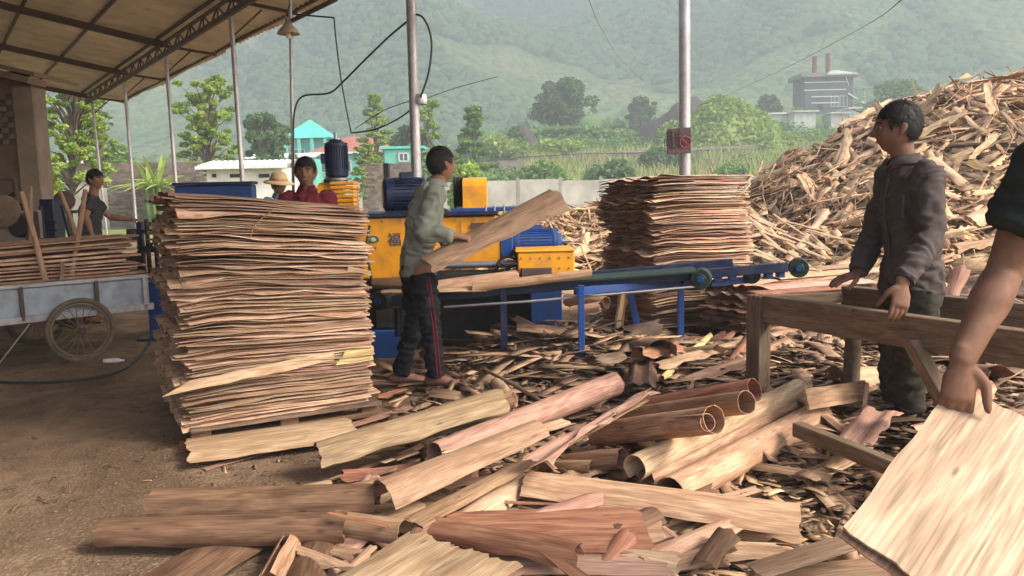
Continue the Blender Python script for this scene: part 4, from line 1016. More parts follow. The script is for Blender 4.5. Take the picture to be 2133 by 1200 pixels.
TH2 = R(20)
stack((1.36, 7.66), TH2, 1.04, 1.22, None, .10, 1.545, .0150, 'veneer sheet in the second tall stack behind the blue conveyor', 'veneer sheets of the stack behind the conveyor', ['stack', 'pink', 'stack', 'cream', 'pale'], sd=9, slope=.0, leftjit=.025, left_out=.025,
      lab_top='topmost sheet of the stack behind the blue conveyor', lab_bot='lowest sheet of the stack behind the blue conveyor', droop=.012)
stack((2.03, 7.0), R(30), 1.3, .58, None, .12, .60, .018, 'veneer sheet in the low stack at the right end of the conveyor', 'veneer sheets of the low stack', ['stack', 'pink', 'tan', 'pink'], sd=5, leftjit=.03, left_out=.03, jit=.03, lab_top='topmost sheet of the low stack by the conveyor end', lab_bot='lowest sheet of the low stack by the conveyor end')
for (a, b, w, mt, lab) in (((1575, 600, 6.9), (1800, 585, 7.6), .30, 'pink', 'pinkish board on the low stack, ending near the man at the table'), ((1600, 578, 7.3), (1850, 560, 8.2), .30, 'cream', 'pale board lying across behind the low stack'), ((1690, 560, 8.0), (1800, 552, 8.4), .25, 'pale', 'short pale board right of the conveyor rollers'), ((1560, 612, 6.4), (1760, 598, 6.9), .22, 'red', 'reddish board in front of the low stack behind the table post')):
    A = W(a[0], a[1], a[2]); B = W(b[0], b[1], b[2]); veneer('loose_board', lab, A, B, flat(w, n=8, bow=.02), mt, cat='board')
for (px, Y, z0, z1, lab) in ((1292, 6.6, .15, .57, 'broken pale strip hanging below the conveyor in front of the stack'),):
    veneer('broken_strip', lab, W(1285, 700, Y), W(1300, 600, Y), flat(.07, n=5, wave=.01), 'pale', cat='wood strip', up=V((.2, -1, 0)), rag=.03)

# ------------------------------------------------------------------ blue outfeed conveyor
A = W(782, 628, 6.15); B = W(1208, 594, 5.95); C = W(1640, 556, 6.1)
root = E('conveyor', V((B.x, 6.0, 0)), 'blue outfeed conveyor frame sloping up to green rollers, carrying peeled veneer', 'conveyor')
dirc = (C - A).normalized()
mb = MB(); mb.beam(A, C, .05, .07, ch=.004); mb.beam(A + V((0, .42, .0)), C + V((-.3, .42, 0)), .05, .07, ch=.004); O('side_rail', mb, M['navy'], root)
mb = MB(); mb.beam(A + V((0, .21, .03)), B + V((.9, .21, .075)), .36, .015); O('belt_plate', mb, M['green'], root)
for k in range(6):
    p = A.lerp(C, .06 + k * .17); mb = MB(); mb.beam(p + V((0, .02, -.02)), p + V((0, .41, -.02)), .04, .04); O('crossbar', mb, M['navy'], root)
for (px, Y, by) in ((1210, 5.86, 803), (1418, 6.35, 742)):
    t = W(px, 600 if px == 1210 else 585, Y); g = heap(t.x, t.y) - .05; mb = MB(); mb.beam(V((t.x, Y, g)), V((t.x, Y, t.z + .02)), .045, .045, up=V((0, 1, 0)), ch=.003); O('leg', mb, M['blue'], root)
    mb = MB(); mb.box((t.x, Y, g + .06), (.10, .10, .008)); O('foot', mb, M['blue'], root)
a = W(1198, 607, 5.86); b = W(1425, 588, 6.35); mb = MB(); mb.beam(a, b, .05, .055, ch=.004); mb.beam(W(1425, 588, 6.35), W(1440, 572, 6.1), .05, .05); O('head_frame', mb, M['blue'], root)
mb = MB(); t = W(1048, 600, 6.1); mb.beam(V((t.x, 6.1, 0)), t, .05, .05, up=V((0, 1, 0))); O('leg', mb, M['navy'], root)
mb = MB(); t = W(1308, 590, 6.5); mb.beam(V((t.x + .1, 6.55, .2)), t, .05, .05, up=V((0, 1, 0))); O('leg', mb, M['blue'], root)
for (px, py, r, Y) in ((1460, 581, 21, 6.02), (1566, 573, 18, 6.25), (1664, 558, 20, 6.12), (792, 627, 20, 6.1)):
    c = W(px, py, Y); rr_ = r / FPX * Y * 1.02; mb = MB(); ax = V((.32, 1, 0)).normalized()
    L_ = .13 if px != 792 else .5
    mb.lathe(c - ax * .03, ax, [(0, 0), (0, rr_ * .45), (.004, rr_ * .5), (.004, rr_ * .93), (.012, rr_), (L_, rr_), (L_ + .01, rr_ * .9), (L_ + .01, 0)], 24); ro = O('roller', mb, M['green'], root, smooth=2)
    mb = MB(); mb.lathe(c - ax * .06, ax, [(0, 0), (0, rr_ * .3), (.035, rr_ * .32)], 14); O('axle', mb, M['blue'], ro)
mb = MB(); mb.beam(W(1440, 573, 6.2), W(1660, 556, 6.2), .05, .05); mb.beam(W(1480, 590, 6.2), W(1570, 582, 6.3), .04, .05)
for px in (1495, 1525, 1600, 1625): mb.box(W(px, 573 - (px - 1495) * .06, 6.15), (.05, .08, .09), ch=.004)
O('roller_bracket', mb, M['blue'], root)
mb = MB(); mb.tube([W(925, 640, 5.95), W(1100, 628, 5.9), W(1440, 598, 5.98)], .009, 8); O('tension_rod', mb, M['steel'], root)
# peeled veneer lying on it
veneer('veneer_ribbon', 'long curled light veneer ribbon lying at the back of the conveyor', W(905, 603, 6.3), W(1077, 580, 6.45), arc(.07, 200, -20, 12), 'pale', rag=.02)
veneer('veneer_ribbon', 'long thin tan veneer roll running along the conveyor to its right', W(985, 600, 6.05), W(1232, 569, 6.0), arc(.035, 230, -60, 12), 'tan', rag=.02)
veneer('veneer_ribbon', 'pale ragged veneer edge on the conveyor left of the worker', W(795, 608, 6.0), W(1010, 602, 6.05), flat(.14, n=8, wave=.012), 'cream', rag=.03)
veneer('veneer_ribbon', 'brown log length resting on the conveyor behind the worker', W(775, 592, 6.35), W(850, 592, 6.35), arc(.045, 0, 350, 14), 'brown')

# ------------------------------------------------------------------ yellow peeling lathe
Y = 7.1
def B3(x0, x1, z0, z1, y0, y1, ch=.008, mb=None):
    mb = mb or MB(); mb.box(((x0 + x1) / 2, (y0 + y1) / 2, (z0 + z1) / 2), (abs(x1 - x0), abs(y1 - y0), abs(z1 - z0)), None, ch); return mb
pl = W(700, 452, Y); pr = W(1042, 452, Y); pb = W(900, 578, Y); x0, x1 = pl.x, pr.x; zt, zb = W(900, 452, Y).z, pb.z
root = E('peeling_lathe', ((x0 + x1) / 2, Y + .4, 0), 'yellow and blue veneer peeling lathe with motors on top behind the worker', 'machine')
mb = B3(x0, W(848, 452, Y).x, zb, zt, Y, Y + .9); mb.box(((W(848, 452, Y).x + x1) / 2 + .004, Y + .45, (zb + .12 + zt) / 2 - .002), (x1 - W(848, 452, Y).x - .006, .88, zt - zb - .13), None, .008); body = O('body_panel', mb, M['yellow'], root)
mb = B3(x0 - .04, x1 - .02, zt + .004, zt + .04, Y - .03, Y + .95); O('top_rail', mb, M['navy'], root)
mb = B3(W(850, 575, Y).x, W(1085, 550, Y).x, W(900, 590, Y).z, W(900, 566, Y).z, Y - .12, Y + .1); O('knife_bed', mb, M['black'], root)
mb = B3(x0 + .1, x1 + .3, .10, .62, Y + .15, Y + .8); O('lower_frame', mb, M['black'], root)
# bolts along the panel edge
mb = MB()
for k in range(9):
    p = V((x0 + .08 + (x1 - x0 - .14) * k / 8, Y - .001, zt - .03)); mb.lathe(p, (0, -1, 0), [(0, .010), (.007, .010), (.008, 0)], 6)
O('bolts', mb, M['steel'], root)
# logo and character
p = W(778, 499, Y); Mx = Matrix(((1, 0, 0), (0, 1, 0), (0, 0, 1)))
mb = MB(); cc = V((p.x, Y - .006, p.z))
mb.tube([cc + V((math.cos(t) * .042, 0, math.sin(t) * .028)) for t in np.linspace(-.6, 3.74, 24)], .007, 6); mb.tube([cc + V((-.042, 0, -.012)), cc + V((0, 0, -.022)), cc + V((.042, 0, -.012))], .007, 6)
lg = O('logo_ring', mb, M['logogreen'], root)
mb = MB(); mb.lathe(cc, (0, -1, 0), [(0, .022), (.003, .022), (.004, 0)], 16); O('logo_disc', mb, M['logopale'], root)
p = W(822, 501, Y); text('福', (p.x, Y - .004, p.z), .125, M['darkletter'], root, Mx)
text('机械', (W(778, 518, Y).x, Y - .004, W(778, 518, Y).z), .026, M['darkletter'], root, Mx)
# right end: yellow head box
Yb = 6.75; a = W(1078, 527, Yb); b = W(1197, 570, Yb)
mb = B3(a.x, b.x, b.z, a.z, Yb, Yb + .5); O('head_box', mb, M['yellow'], root)
mb = B3(a.x - .02, b.x + .005, a.z + .002, a.z + .02, Yb - .01, Yb + .52); O('head_lid', mb, M['yellow'], root)
mb = B3(W(1085, 560, Yb).x, W(1150, 575, Yb).x, W(1100, 592, Yb).z, W(1100, 558, Yb).z, Yb - .03, Yb + .1); O('recess', mb, M['rust'], root)
a = W(1105, 625, 6.7); b = W(1172, 685, 6.7); mb = B3(a.x, b.x, .05, W(1105, 600, 6.7).z, 6.72, 7.2); O('base_block', mb, M['blue'], root)
a = W(765, 690, 6.9); b = W(850, 760, 6.9); mb = B3(a.x, b.x, .0, a.z, 6.9, 7.5); O('base_block', mb, M['blue'], root)
mb = B3(W(775, 640, 6.8).x, W(840, 640, 6.8).x, W(800, 690, 6.8).z, W(800, 640, 6.8).z, 6.95, 7.3); O('gear_housing', mb, M['black'], root)
mb = MB(); mb.beam(W(752, 655, 6.6), W(774, 768, 6.6), .06, .05, up=V((0, -1, 0))); O('brace', mb, M['yellow'], root)
mb = MB(); mb.tube([W(828, 640, 6.5), W(830, 700, 6.5)], .03, 10); mb.tube([W(838, 630, 6.5), W(800, 632, 6.5)], .02, 10); O('hydraulic_ram', mb, M['navy'], root, smooth=2)
mb = MB(); mb.tube([W(905, 553, 7.0), W(1075, 549, 7.0)], .03, 12); O('spindle', mb, M['steel'], root, smooth=2)
def motor(root, c, axis, r, L, mat, fins=28, name='motor', foot=True, jb=V((0, 0, 1))):
    c = V(c); axis = V(axis).normalized(); mb = MB()
    mb.lathe(c - axis * L / 2, axis, [(0, 0), (0, r * .55), (.01 * L, r * .8), (.06 * L, r * .97), (.22 * L, r * 1.0), (.225 * L, r * .9), (.82 * L, r * .9), (.825 * L, r * .98), (.9 * L, r * .98), (.95 * L, r * .6), (L, r * .5), (L, 0)], 28)
    m_ = O(name, mb, M[mat], root, smooth=2)
    mb = MB(); a = axis.orthogonal().normalized(); b = axis.cross(a)
    for k in range(fins):
        an = 2 * math.pi * k / fins; d = a * math.cos(an) + b * math.sin(an); mb.beam(c - axis * L * .27 + d * r * .93, c + axis * L * .32 + d * r * .93, r * .05, r * .13, up=d)
    O('cooling_fins', mb, M[mat], m_)
    mb = MB(); mb.beam(c + jb * r * 1.1 - axis * L * .12, c + jb * r * 1.1 + axis * L * .14, r * .7, r * .4, up=jb, ch=.006); O('junction_box', mb, M[mat], m_)
    mb = MB(); mb.lathe(c + axis * (L / 2 - .001), axis, [(0, .018), (.07, .018), (.07, 0)], 10); O('shaft', mb, M['steel'], m_)
    if foot:
        mb = MB(); mb.box(c - V((0, 0, r * 1.02)), (L * .55 if abs(axis.x) > .5 else r * 1.7, r * 1.7 if abs(axis.x) > .5 else L * .55, r * .16), None, .004); O('motor_foot', mb, M[mat], m_)
    return m_
motor(root, W(845, 405, 7.5), (1, .25, 0), 35 / FPX * 7.5, .42, 'navy', jb=V((0, 0, 1)))
mb = MB()
c = W(960, 400, 7.45)
for k in range(7): mb.lathe(c + V((-.05 + k * .016, 0, 0)), (1, 0, 0), [(0, .08), (0, .135), (.006, .14), (.012, .13)], 24)
mb.lathe(c + V((-.06, 0, 0)), (1, 0, 0), [(0, 0), (0, .145), (.012, .145), (.012, .1), (.1, .1), (.1, .15), (.125, .15), (.125, 0)], 26); O('belt_pulley', mb, M['black'], root)
# yellow belt guard with rounded top
c = W(990, 402, 7.4); a = 24 / FPX * 7.4; h = 32 / FPX * 7.4; mb = MB(); pr_ = []
for t in np.linspace(math.pi, 0, 9): pr_.append((math.cos(t) * .17, h * .45 + math.sin(t) * h * .55))
pr_ = [(-.17, -h)] + pr_ + [(.17, -h)]
n = len(pr_); vs = [V((c.x - a, c.y + p[0], c.z + p[1])) for p in pr_] + [V((c.x + a, c.y + p[0], c.z + p[1])) for p in pr_]
mb.add(vs, [tuple(range(n)), tuple(range(n, 2 * n))[::-1]] + [(i, (i + 1) % n + 0, (i + 1) % n + n, i + n)[::-1] for i in range(n)]); O('belt_guard', mb, M['yellow'], root, fix=True)
mb = B3(W(940, 445, 7.2).x, W(1080, 440, 7.2).x, W(1000, 441, 7.2).z, W(1000, 433, 7.2).z, 7.2, 7.7); O('motor_bed', mb, M['blue'], root)
for px in (1012, 1030, 1050):
    mb = MB(); mb.tube([W(px, 450, 7.15), W(px, 428, 7.15)], .010, 8); O('adjusting_screw', mb, M['steel'], root)
motor(root, W(1112, 503, 7.3), (1, .12, 0), 27 / FPX * 7.3, .50, 'blue')
mb = B3(W(1042, 500, 7.2).x, W(1068, 500, 7.2).x, W(1050, 535, 7.2).z, W(1050, 482, 7.2).z, 7.1, 7.5); O('gearbox', mb, M['blue'], root)
mb = B3(W(800, 400, 7.9).x, W(812, 400, 7.9).x, W(800, 450, 7.9).z, W(800, 340, 7.9).z, 7.9, 7.98); O('post_bracket', mb, M['black'], root)
for pts in ([(770, 470), (762, 520), (775, 585), (800, 610)], [(1050, 535), (1030, 570), (1040, 600), (1020, 622)], [(1068, 520), (1080, 545), (1072, 580)], [(880, 440), (900, 432), (925, 436), (945, 444)]):
    mb = MB(); q_ = [W(x, y, 7.0 if y > 445 else 7.2) for x, y in pts]; mb.tube(q_, .012, 8); O('hose', mb, M['black'], root, smooth=True)
mb = MB(); c = W(1058, 560, 6.9); mb.tube([c + V((math.cos(a) * .10, 0, math.sin(a) * .10)) for a in np.linspace(0, 2 * math.pi, 25)], .010, 8)
for a in (0.4, 2.5, 4.6): mb.beam(c, c + V((math.cos(a) * .10, 0, math.sin(a) * .10)), .012, .012, up=V((0, 1, 0)))
mb.lathe(c - V((0, .03, 0)), (0, 1, 0), [(0, 0), (0, .025), (.15, .025), (.15, 0)], 10); O('handwheel', mb, M['black'], root, smooth=2)
mb = MB()
for k in range(6):
    for zz in (.012, .10): p = V((W(1086 + k * 20, 530, 6.75).x, 6.748, W(1086, 535, 6.75).z - zz)); mb.lathe(p, (0, -1, 0), [(0, .008), (.006, .008), (.007, 0)], 6)
O('bolts', mb, M['steel'], root)
mb = MB(); mb.box((W(960, 500, 7.1).x, 7.098, W(960, 510, 7.1).z), (.006, .006, .40)); mb.box((W(1000, 462, 7.1).x, 7.096, W(1000, 470, 7.1).z), (.16, .006, .05), ch=.001); O('seam_and_plate', mb, M['rust'], root)
# vertical motor with ribbed yellow gearbox
Y = 8.0
root = E('veneer_clipper', (W(700, 400, Y).x, Y, 0), 'upright dark blue motor on a ribbed yellow gearbox behind the tall stack', 'machine')
motor(root, W(701, 331, Y), (0, 0, 1), 24 / FPX * Y, 78 / FPX * Y, 'navy', foot=False, jb=V((-1, -.2, 0)))
mb = MB(); c = W(706, 371, Y); mb.lathe(c, (0, 0, -1), [(0, 0), (0, .12), (.02, .12), (.02, .085), (.06, .085)], 20); O('flange', mb, M['steel'], root, smooth=2)
mb = MB(); a = W(692, 378, Y); b = W(742, 378, Y); zt = a.z
for k in range(9): mb.box(((a.x + b.x) / 2, Y, zt - .02 - k * .042), (b.x - a.x, .26, .030), None, .006)
mb.box(((a.x + b.x) / 2, Y, .95), (b.x - a.x - .03, .22, .9), None, .01); O('ribbed_gearbox', mb, M['yellow'], root)
mb = MB(); c = W(678, 405, Y); mb.lathe(c - V((.06, 0, 0)), (1, 0, 0), [(0, 0), (0, .10), (.01, .115), (.14, .115), (.15, .10), (.15, 0)], 22); mb.box(c - V((-.01, 0, .3)), (.14, .22, .5)); O('drum_cover', mb, M['yellow'], root)
mb = MB(); mb.beam(W(684, 372, Y), W(692, 420, Y), .06, .08); mb.box(W(690, 480, Y), (.3, .4, .5)); O('mount', mb, M['black'], root)
mb = B3(W(640, 600, Y).x, W(745, 600, Y).x, 0, .75, Y - .2, Y + .3); O('base', mb, M['navy'], root)
# blue hopper
Y = 7.4; a = W(362, 388, Y); b = W(527, 412, Y); root = E('blue_hood', ((a.x + b.x) / 2, Y, 0), 'blue sheet metal hood standing behind the tall stack', 'machine hood')
mb = B3(a.x, b.x, b.z - .5, a.z, Y, Y + .12, .01); O('hood', mb, M['blue'], root)
mb = B3(a.x - .01, b.x + .01, a.z + .002, a.z + .03, Y - .02, Y + .14, .004); O('rim', mb, M['navy'], root)
for x in (a.x + .05, b.x - .05):
    for y in (Y + .06,): mb = MB(); mb.beam((x, y, 0), (x, y, b.z - .5), .05, .05, up=V((0, 1, 0))); O('leg', mb, M['navy'], root)

# ------------------------------------------------------------------ dark blue clamp machine left of the stack
Y = 8.2; c = W(322, 550, Y); root = E('clamp_machine', (c.x, Y, 0), 'dark blue upright hydraulic machine between the handcart and the tall stack', 'machine')
mb = B3(c.x - .06, c.x + .10, 0, W(322, 585, Y).z, Y - .1, Y + .25, .01); O('pedestal', mb, M['blue'], root)
mb = B3(c.x - .15, c.x + .2, 0.0, .03, Y - .2, Y + .35, .005); O('base_plate', mb, M['navy'], root)
z0 = W(322, 575, Y).z; z1 = W(322, 462, Y).z
mb = MB()
for dx in (-.12, .13): mb.beam((c.x + dx, Y, z0 - .02), (c.x + dx, Y, z1), .05, .06, up=V((0, 1, 0)))
mb.beam((c.x - .15, Y, z0), (c.x + .17, Y, z0), .1, .07); mb.beam((c.x - .15, Y, z1 - .1), (c.x + .17, Y, z1 - .1), .08, .05); mb.beam((c.x - .15, Y, (z0 + z1) / 2), (c.x + .17, Y, (z0 + z1) / 2), .08, .06)
O('frame', mb, M['navy'], root)
for dx in (-.03, .05): 
    mb = MB(); mb.tube([(c.x + dx, Y - .05, z0), (c.x + dx, Y - .05, z1 + .03)], .022, 10); O('cylinder', mb, M['black'], root, smooth=2)
mb = MB()
for k in range(5): mb.tube([(c.x - .12 + .06 * k, Y - .08, z0 + .05 * k), (c.x - .16 + .08 * k, Y - .16, z0 + .12 + .06 * k), (c.x - .05 + .05 * k, Y - .05, z0 + .3 + .04 * k)], .010, 6)
O('hose', mb, M['black'], root, smooth=True)
mb = MB(); mb.box((c.x - .2, Y - .06, z0 + .12), (.12, .14, .22), ch=.01); O('valve_block', mb, M['black'], root)
mb = MB(); mb.box((c.x - .17, Y - .05, z0 + .42), (.09, .12, .12), ch=.01); O('valve_block', mb, M['black'], root)
# blue and black engines by the wall at the left
Y = 10.5; c = W(98, 455, Y); root = E('blue_pump', (c.x, Y, 0), 'small blue pump unit standing behind the load on the handcart', 'machine')
mb = B3(c.x - .09, c.x + .09, .3, W(98, 415, Y).z, Y, Y + .25, .01)
O('housing', mb, M['navy'], root)
mb = MB()
for k in range(7): mb.box((c.x, Y - .01, .55 + k * .1), (.26, .03, .03))
mb.tube([(c.x - .05, Y - .03, .4), (c.x - .05, Y - .03, 1.35)], .03, 8); O('ribs', mb, M['navy'], root)
mb = MB(); mb.beam(W(128, 428, Y), W(152, 520, Y), .03, .03); mb.beam((c.x - .1, Y + .1, 0), (c.x - .1, Y + .1, .32), .04, .04, up=V((0, 1, 0))); mb.beam((c.x + .1, Y + .1, 0), (c.x + .1, Y + .1, .32), .04, .04, up=V((0, 1, 0))); O('frame', mb, M['navy'], root)
c = W(42, 470, 10.2); root = E('engine', (c.x, 10.2, 0), 'black engine block left of the blue pump', 'engine')
mb = MB(); mb.box(c, (.34, .3, .36), None, .03); mb.lathe(c + V((.1, -.16, .0)), (0, -1, 0), [(0, .13), (.03, .14), (.05, .12), (.05, 0)], 18); O('block', mb, M['black'], root)
mb = MB(); mb.tube([c + V((-.1, 0, .15)), c + V((-.1, 0, .36)), c + V((-.02, 0, .40))], .03, 8); mb.box(c + V((.05, 0, .22)), (.15, .15, .1), None, .02); O('exhaust', mb, M['black'], root, smooth=2)
mb = B3(c.x - .2, c.x + .25, 0, c.z - .17, 10.1, 10.4); O('stand', mb, M['rust'], root)
c = W(8, 440, 10.0); root = E('belt_wheel_unit', (c.x, 10.0, 0), 'pale worn flywheel unit at the left edge', 'machine')
mb = MB(); mb.lathe(c, (0.2, -1, 0), [(0, .18), (.01, .20), (.07, .20), (.08, .18), (.08, .05), (.1, .05), (.1, 0)], 26); O('flywheel', mb, M['rim'], root, smooth=2)
mb = B3(c.x - .3, c.x + .2, 0, c.z, 10.05, 10.5); O('body', mb, M['adobe2'], root)
c = W(135, 440, 11.8); root = E('wall_fan', (c.x, 11.8, 0), 'small round motor on a low shelf before the pale wall', 'machine')
mb = MB(); mb.lathe(W(136, 418, 11.8), (.3, -1, 0), [(0, 0), (0, .10), (.02, .14), (.08, .14), (.1, .1), (.1, 0)], 18); O('casing', mb, M['rust'], root, smooth=2)
mb = MB(); mb.beam(W(100, 446, 11.8), W(190, 438, 11.8), .3, .04); p = W(145, 442, 11.8); mb.beam((p.x, 11.8, 0), p, .06, .06, up=V((0, 1, 0))); O('shelf', mb, M['timber'], root)

# ------------------------------------------------------------------ handcart with its load
wc = V((W(168, 686, 7.06).x, 7.06, 0)); wr = .284
cdv = V((.73, .68, 0)).normalized(); ax = V((-cdv.y, cdv.x, 0)); ax = V((-.68, .73, 0)).normalized()
root = E('handcart', wc + ax * .45, 'grey sheet metal handcart with spoked wheels loaded with boards', 'cart')
def cartp(t, s, z): return wc + cdv * t + ax * s + V((0, 0, z))
zf, zt = .43, .70; t0, t1 = -2.0, .62; SW = .08; SE = 1.0
mb = MB(); mb.beam(cartp(t0, SW, (zf + zt) / 2), cartp(t1, SW, (zf + zt) / 2), .012, zt - zf); O('side_panel', mb, M['cartmetal'], root)
mb = MB(); mb.beam(cartp(t0, SE, (zf + zt) / 2), cartp(t1, SE, (zf + zt) / 2), .012, zt - zf); O('side_panel', mb, M['cartmetal'], root)
mb = MB(); mb.beam(cartp(t0, (SW + SE) / 2, zf + .01), cartp(t1, (SW + SE) / 2, zf + .01), SE - SW, .012); O('bed', mb, M['cartmetal'], root)
mb = MB(); mb.beam(cartp(t1, SW, (zf + zt) / 2), cartp(t1, SE, (zf + zt) / 2), .012, zt - zf); O('tail_panel', mb, M['cartmetal'], root)
mb = MB()
for s in (SW - .015, SE + .015):
    mb.beam(cartp(t0, s, zt + .005), cartp(t1 + .03, s, zt + .005), .045, .035, ch=.004); mb.beam(cartp(t0, s, zf - .01), cartp(t1 + .03, s, zf - .01), .05, .06, ch=.004)
mb.beam(cartp(t1 + .01, SW - .01, zt), cartp(t1 + .01, SE, zt), .035, .035)
O('rail', mb, M['galv'], root)
for t in (-1.1, -.42, .17, .58):
    mb = MB(); mb.beam(cartp(t, SW - .02, zf - .02), cartp(t, SW - .02, zt), .04, .03, up=V(cdv)); O('upright', mb, M['rust'] if t in (-.42, .17) else M['galv'], root)
for k, s in enumerate((0.0, 1.12)):
    c = cartp(0, s, wr) if k == 0 else V((W(78, 690, 7.95).x, 7.95, wr))
    rw = MB(); n = 40
    rw.tube([c + (cdv * math.cos(a) + V((0, 0, 1)) * math.sin(a)) * (wr - .022) for a in np.linspace(0, 2 * math.pi, n + 1)], .022, 10, cap=False, ref=None)
    wh = O('wheel', rw, M['tyre'], root, smooth=True)
    mb = MB(); mb.tube([c + (cdv * math.cos(a) + V((0, 0, 1)) * math.sin(a)) * (wr - .052) for a in np.linspace(0, 2 * math.pi, n + 1)], .011, 8, cap=False); O('rim', mb, M['rim'], wh, smooth=True)
    mb = MB()
    for q in range(20):
        a = 2 * math.pi * q / 20 + .1; sg = .03 * (1 if q % 2 else -1); d_ = cdv * math.cos(a) + V((0, 0, 1)) * math.sin(a); d2 = cdv * math.cos(a + .3 * (1 if q % 4 < 2 else -1)) + V((0, 0, 1)) * math.sin(a + .3 * (1 if q % 4 < 2 else -1))
        mb.tube([c + d2 * .03 + ax * sg, c + d_ * (wr - .055)], .0035, 5)
    O('spokes', mb, M['rim'], wh)
    mb = MB(); mb.lathe(c - ax * .05, ax, [(0, 0), (0, .018), (.01, .025), (.02, .034), (.03, .02), (.07, .02), (.08, .034), (.09, .02), (.1, 0)], 14); O('hub', mb, M['rust'], wh, smooth=2)
mb = MB(); mb.beam(cartp(0, .0, wr), cartp(0, 1.1, wr), .03, .03); mb.beam(cartp(0, .2, wr), cartp(0, .2, zf), .06, .03, up=V(cdv)); mb.beam(cartp(0, .9, wr), cartp(0, .9, zf), .06, .03, up=V(cdv)); O('axle', mb, M['rust'], root)
mb = MB(); mb.box(cartp(-.62 - .35, SW - .04, .5), (.12, .04, .22), Matrix((cdv, ax, V((0, 0, 1)))).transposed(), .004); O('hinge_plate', mb, M['rust'], root)
mb = MB(); mb.tube([W(0, 755, 6.5), W(62, 675, 6.6)], .006, 6); O('steel_rod', mb, M['steel'], None, 'thin steel rod leaning against the handcart at the left edge', 'rod')
# load: boards along the cart
rnd = random.Random(4); zz = zf + .03; lay = 0
while zz < 1.06:
    hgt = rnd.uniform(.024, .034); kk = 0
    for s in np.arange(SW + .03, SE - .1, .155):
        if lay > 10 and (s > .75): continue
        L0 = t0 + rnd.uniform(.0, .9); L1 = t1 - .03 + rnd.uniform(-.16, .06) if zz > zt else t1 - .03 - rnd.uniform(0, .1)
        if zz > .72: L0 = -1.05 + rnd.uniform(-.4, .35)
        if zz < .68 and kk > 0: kk += 1; continue
        mb = MB(); dz = rnd.uniform(-.006, .012) + (L0 + 1.2) * 0; a = cartp(L0, s + .07 + rnd.uniform(-.02, .02), zz + rnd.uniform(-.01, .012) - .02 * (zz > .9)); b = cartp(L1, s + .07 + rnd.uniform(-.02, .02), zz + rnd.uniform(-.008, .02) + .05 * (zz - .7) * 2)
        veneer_mb(mb, a, b, flat(.16, n=6, bow=rnd.uniform(-.008, .012), wave=.003), th=rnd.uniform(.010, .022), ns=8, rag=.02, seed=lay * 7 + kk, noise=.008)
        O('board', mb, M[rnd.choice(['stack', 'pale', 'pink', 'tan', 'stake'])], None, 'rough sawn board in the load on the grey handcart', 'board', 'boards loaded on the handcart', smooth=2, fix=True); kk += 1
    zz += hgt; lay += 1
for (a, b, r, lab) in (((45, 400, 6.95), (95, 585, 6.9), .024, 'thick leaning wooden stake at the left end of the cart load'), ((65, 388, 7.7), (62, 520, 7.6), .018, 'thin upright stake behind the left leaning stake'),
                     ((125, 398, 7.7), (160, 490, 7.5), .018, 'slanting stake crossing behind the cart load'), ((178, 395, 7.35), (148, 575, 7.15), .024, 'long wooden stake standing against the cart side right of the first'),
                     ((130, 545, 7.05), (127, 582, 7.05), .02, 'short stub of a stake between the two long stakes')):
    A = W(*a); B = W(*b); mb = MB(); mb.tube([A, A.lerp(B, .5) + V((.006, 0, 0)), B], [r * .85, r, r * 1.05], 8); O('wooden_stake', mb, M['stake'], None, lab, 'stake', smooth=2)
cable('ground_cable', 'black hose curving over the dark floor beside the handcart', [G(-20, 795, .012), G(90, 797, .012), G(220, 782, .012), G(290, 745, .012), G(335, 675, .05), G(338, 660, .3)], .011, 'hose')
mb = MB(); c = G(240, 752, .03); mb.lathe(c - V((.1, 0, 0)), (1, .1, 0), [(0, 0), (0, .018), (.03, .022), (.12, .022), (.15, .01), (.17, .01), (.17, 0)], 12); O('plastic_bottle', mb, M['plastic'], None, 'crushed clear plastic bottle on the floor by the cart wheel', 'bottle', smooth=2)

# ------------------------------------------------------------------ timber trestle frame at the right
TZ = .75
root = E('timber_frame', (1.5, 3.3, 0), 'heavy rough timber trestle frame that the man in grey leans on', 'timber frame')
def GZ(px, py, z): return G(px, py, z)
a = GZ(1562, 613, TZ); b = GZ(2133, 691, TZ); 
dd = (b - a).normalized(); pn = V((-dd.y, dd.x, 0))
if pn.y < 0: pn = -pn
e = b + dd * .5
pc = a + dd * .045 + pn * .03
mb = MB(); mb.beam(a + dd * .1 + pn * .045 - V((0, 0, .083)), e + pn * .045 - V((0, 0, .083)), .08, .165, ch=.004); O('rail', mb, M['timber'], root)
mb = MB(); mb.box(V((pc.x, pc.y, (TZ - .003) / 2)), (.11, .10, TZ - .003), Matrix((dd, pn, V((0, 0, 1)))).transposed(), .005); O('post', mb, M['timber'], root)
a2 = GZ(1752, 596, TZ + .03); b2 = GZ(2133, 634, TZ + .03); d2 = (b2 - a2).normalized(); p2 = V((-d2.y, d2.x, 0)); p2 = p2 if p2.y > 0 else -p2
mb = MB(); mb.beam(a2 + p2 * .04 - V((0, 0, .07)), b2 + d2 * .5 + p2 * .04 - V((0, 0, .07)), .08, .14, ch=.004); O('rail', mb, M['timber'], root)
mb = MB(); mb.beam(V((pc.x, pc.y + .045, TZ - .04)), V((a2.x, a2.y, TZ - .04)), .06, .06); O('cross_rail', mb, M['timber'], root)
for (px, pbot, Y_) in ((1774, 918, 4.72),):
    t = W(px, 690, Y_); mb = MB(); mb.tube([V((t.x, Y_, -.02)), V((t.x + .01, Y_, .5)), V((t.x, Y_, TZ - .13))], [.052, .045, .048], 12); O('log_leg', mb, M['bark'], root, smooth=2)
mb = MB(); mb.beam(GZ(1660, 893, .2), GZ(1930, 1002, .2), .06, .07, ch=.004); O('stretcher', mb, M['timber'], root)
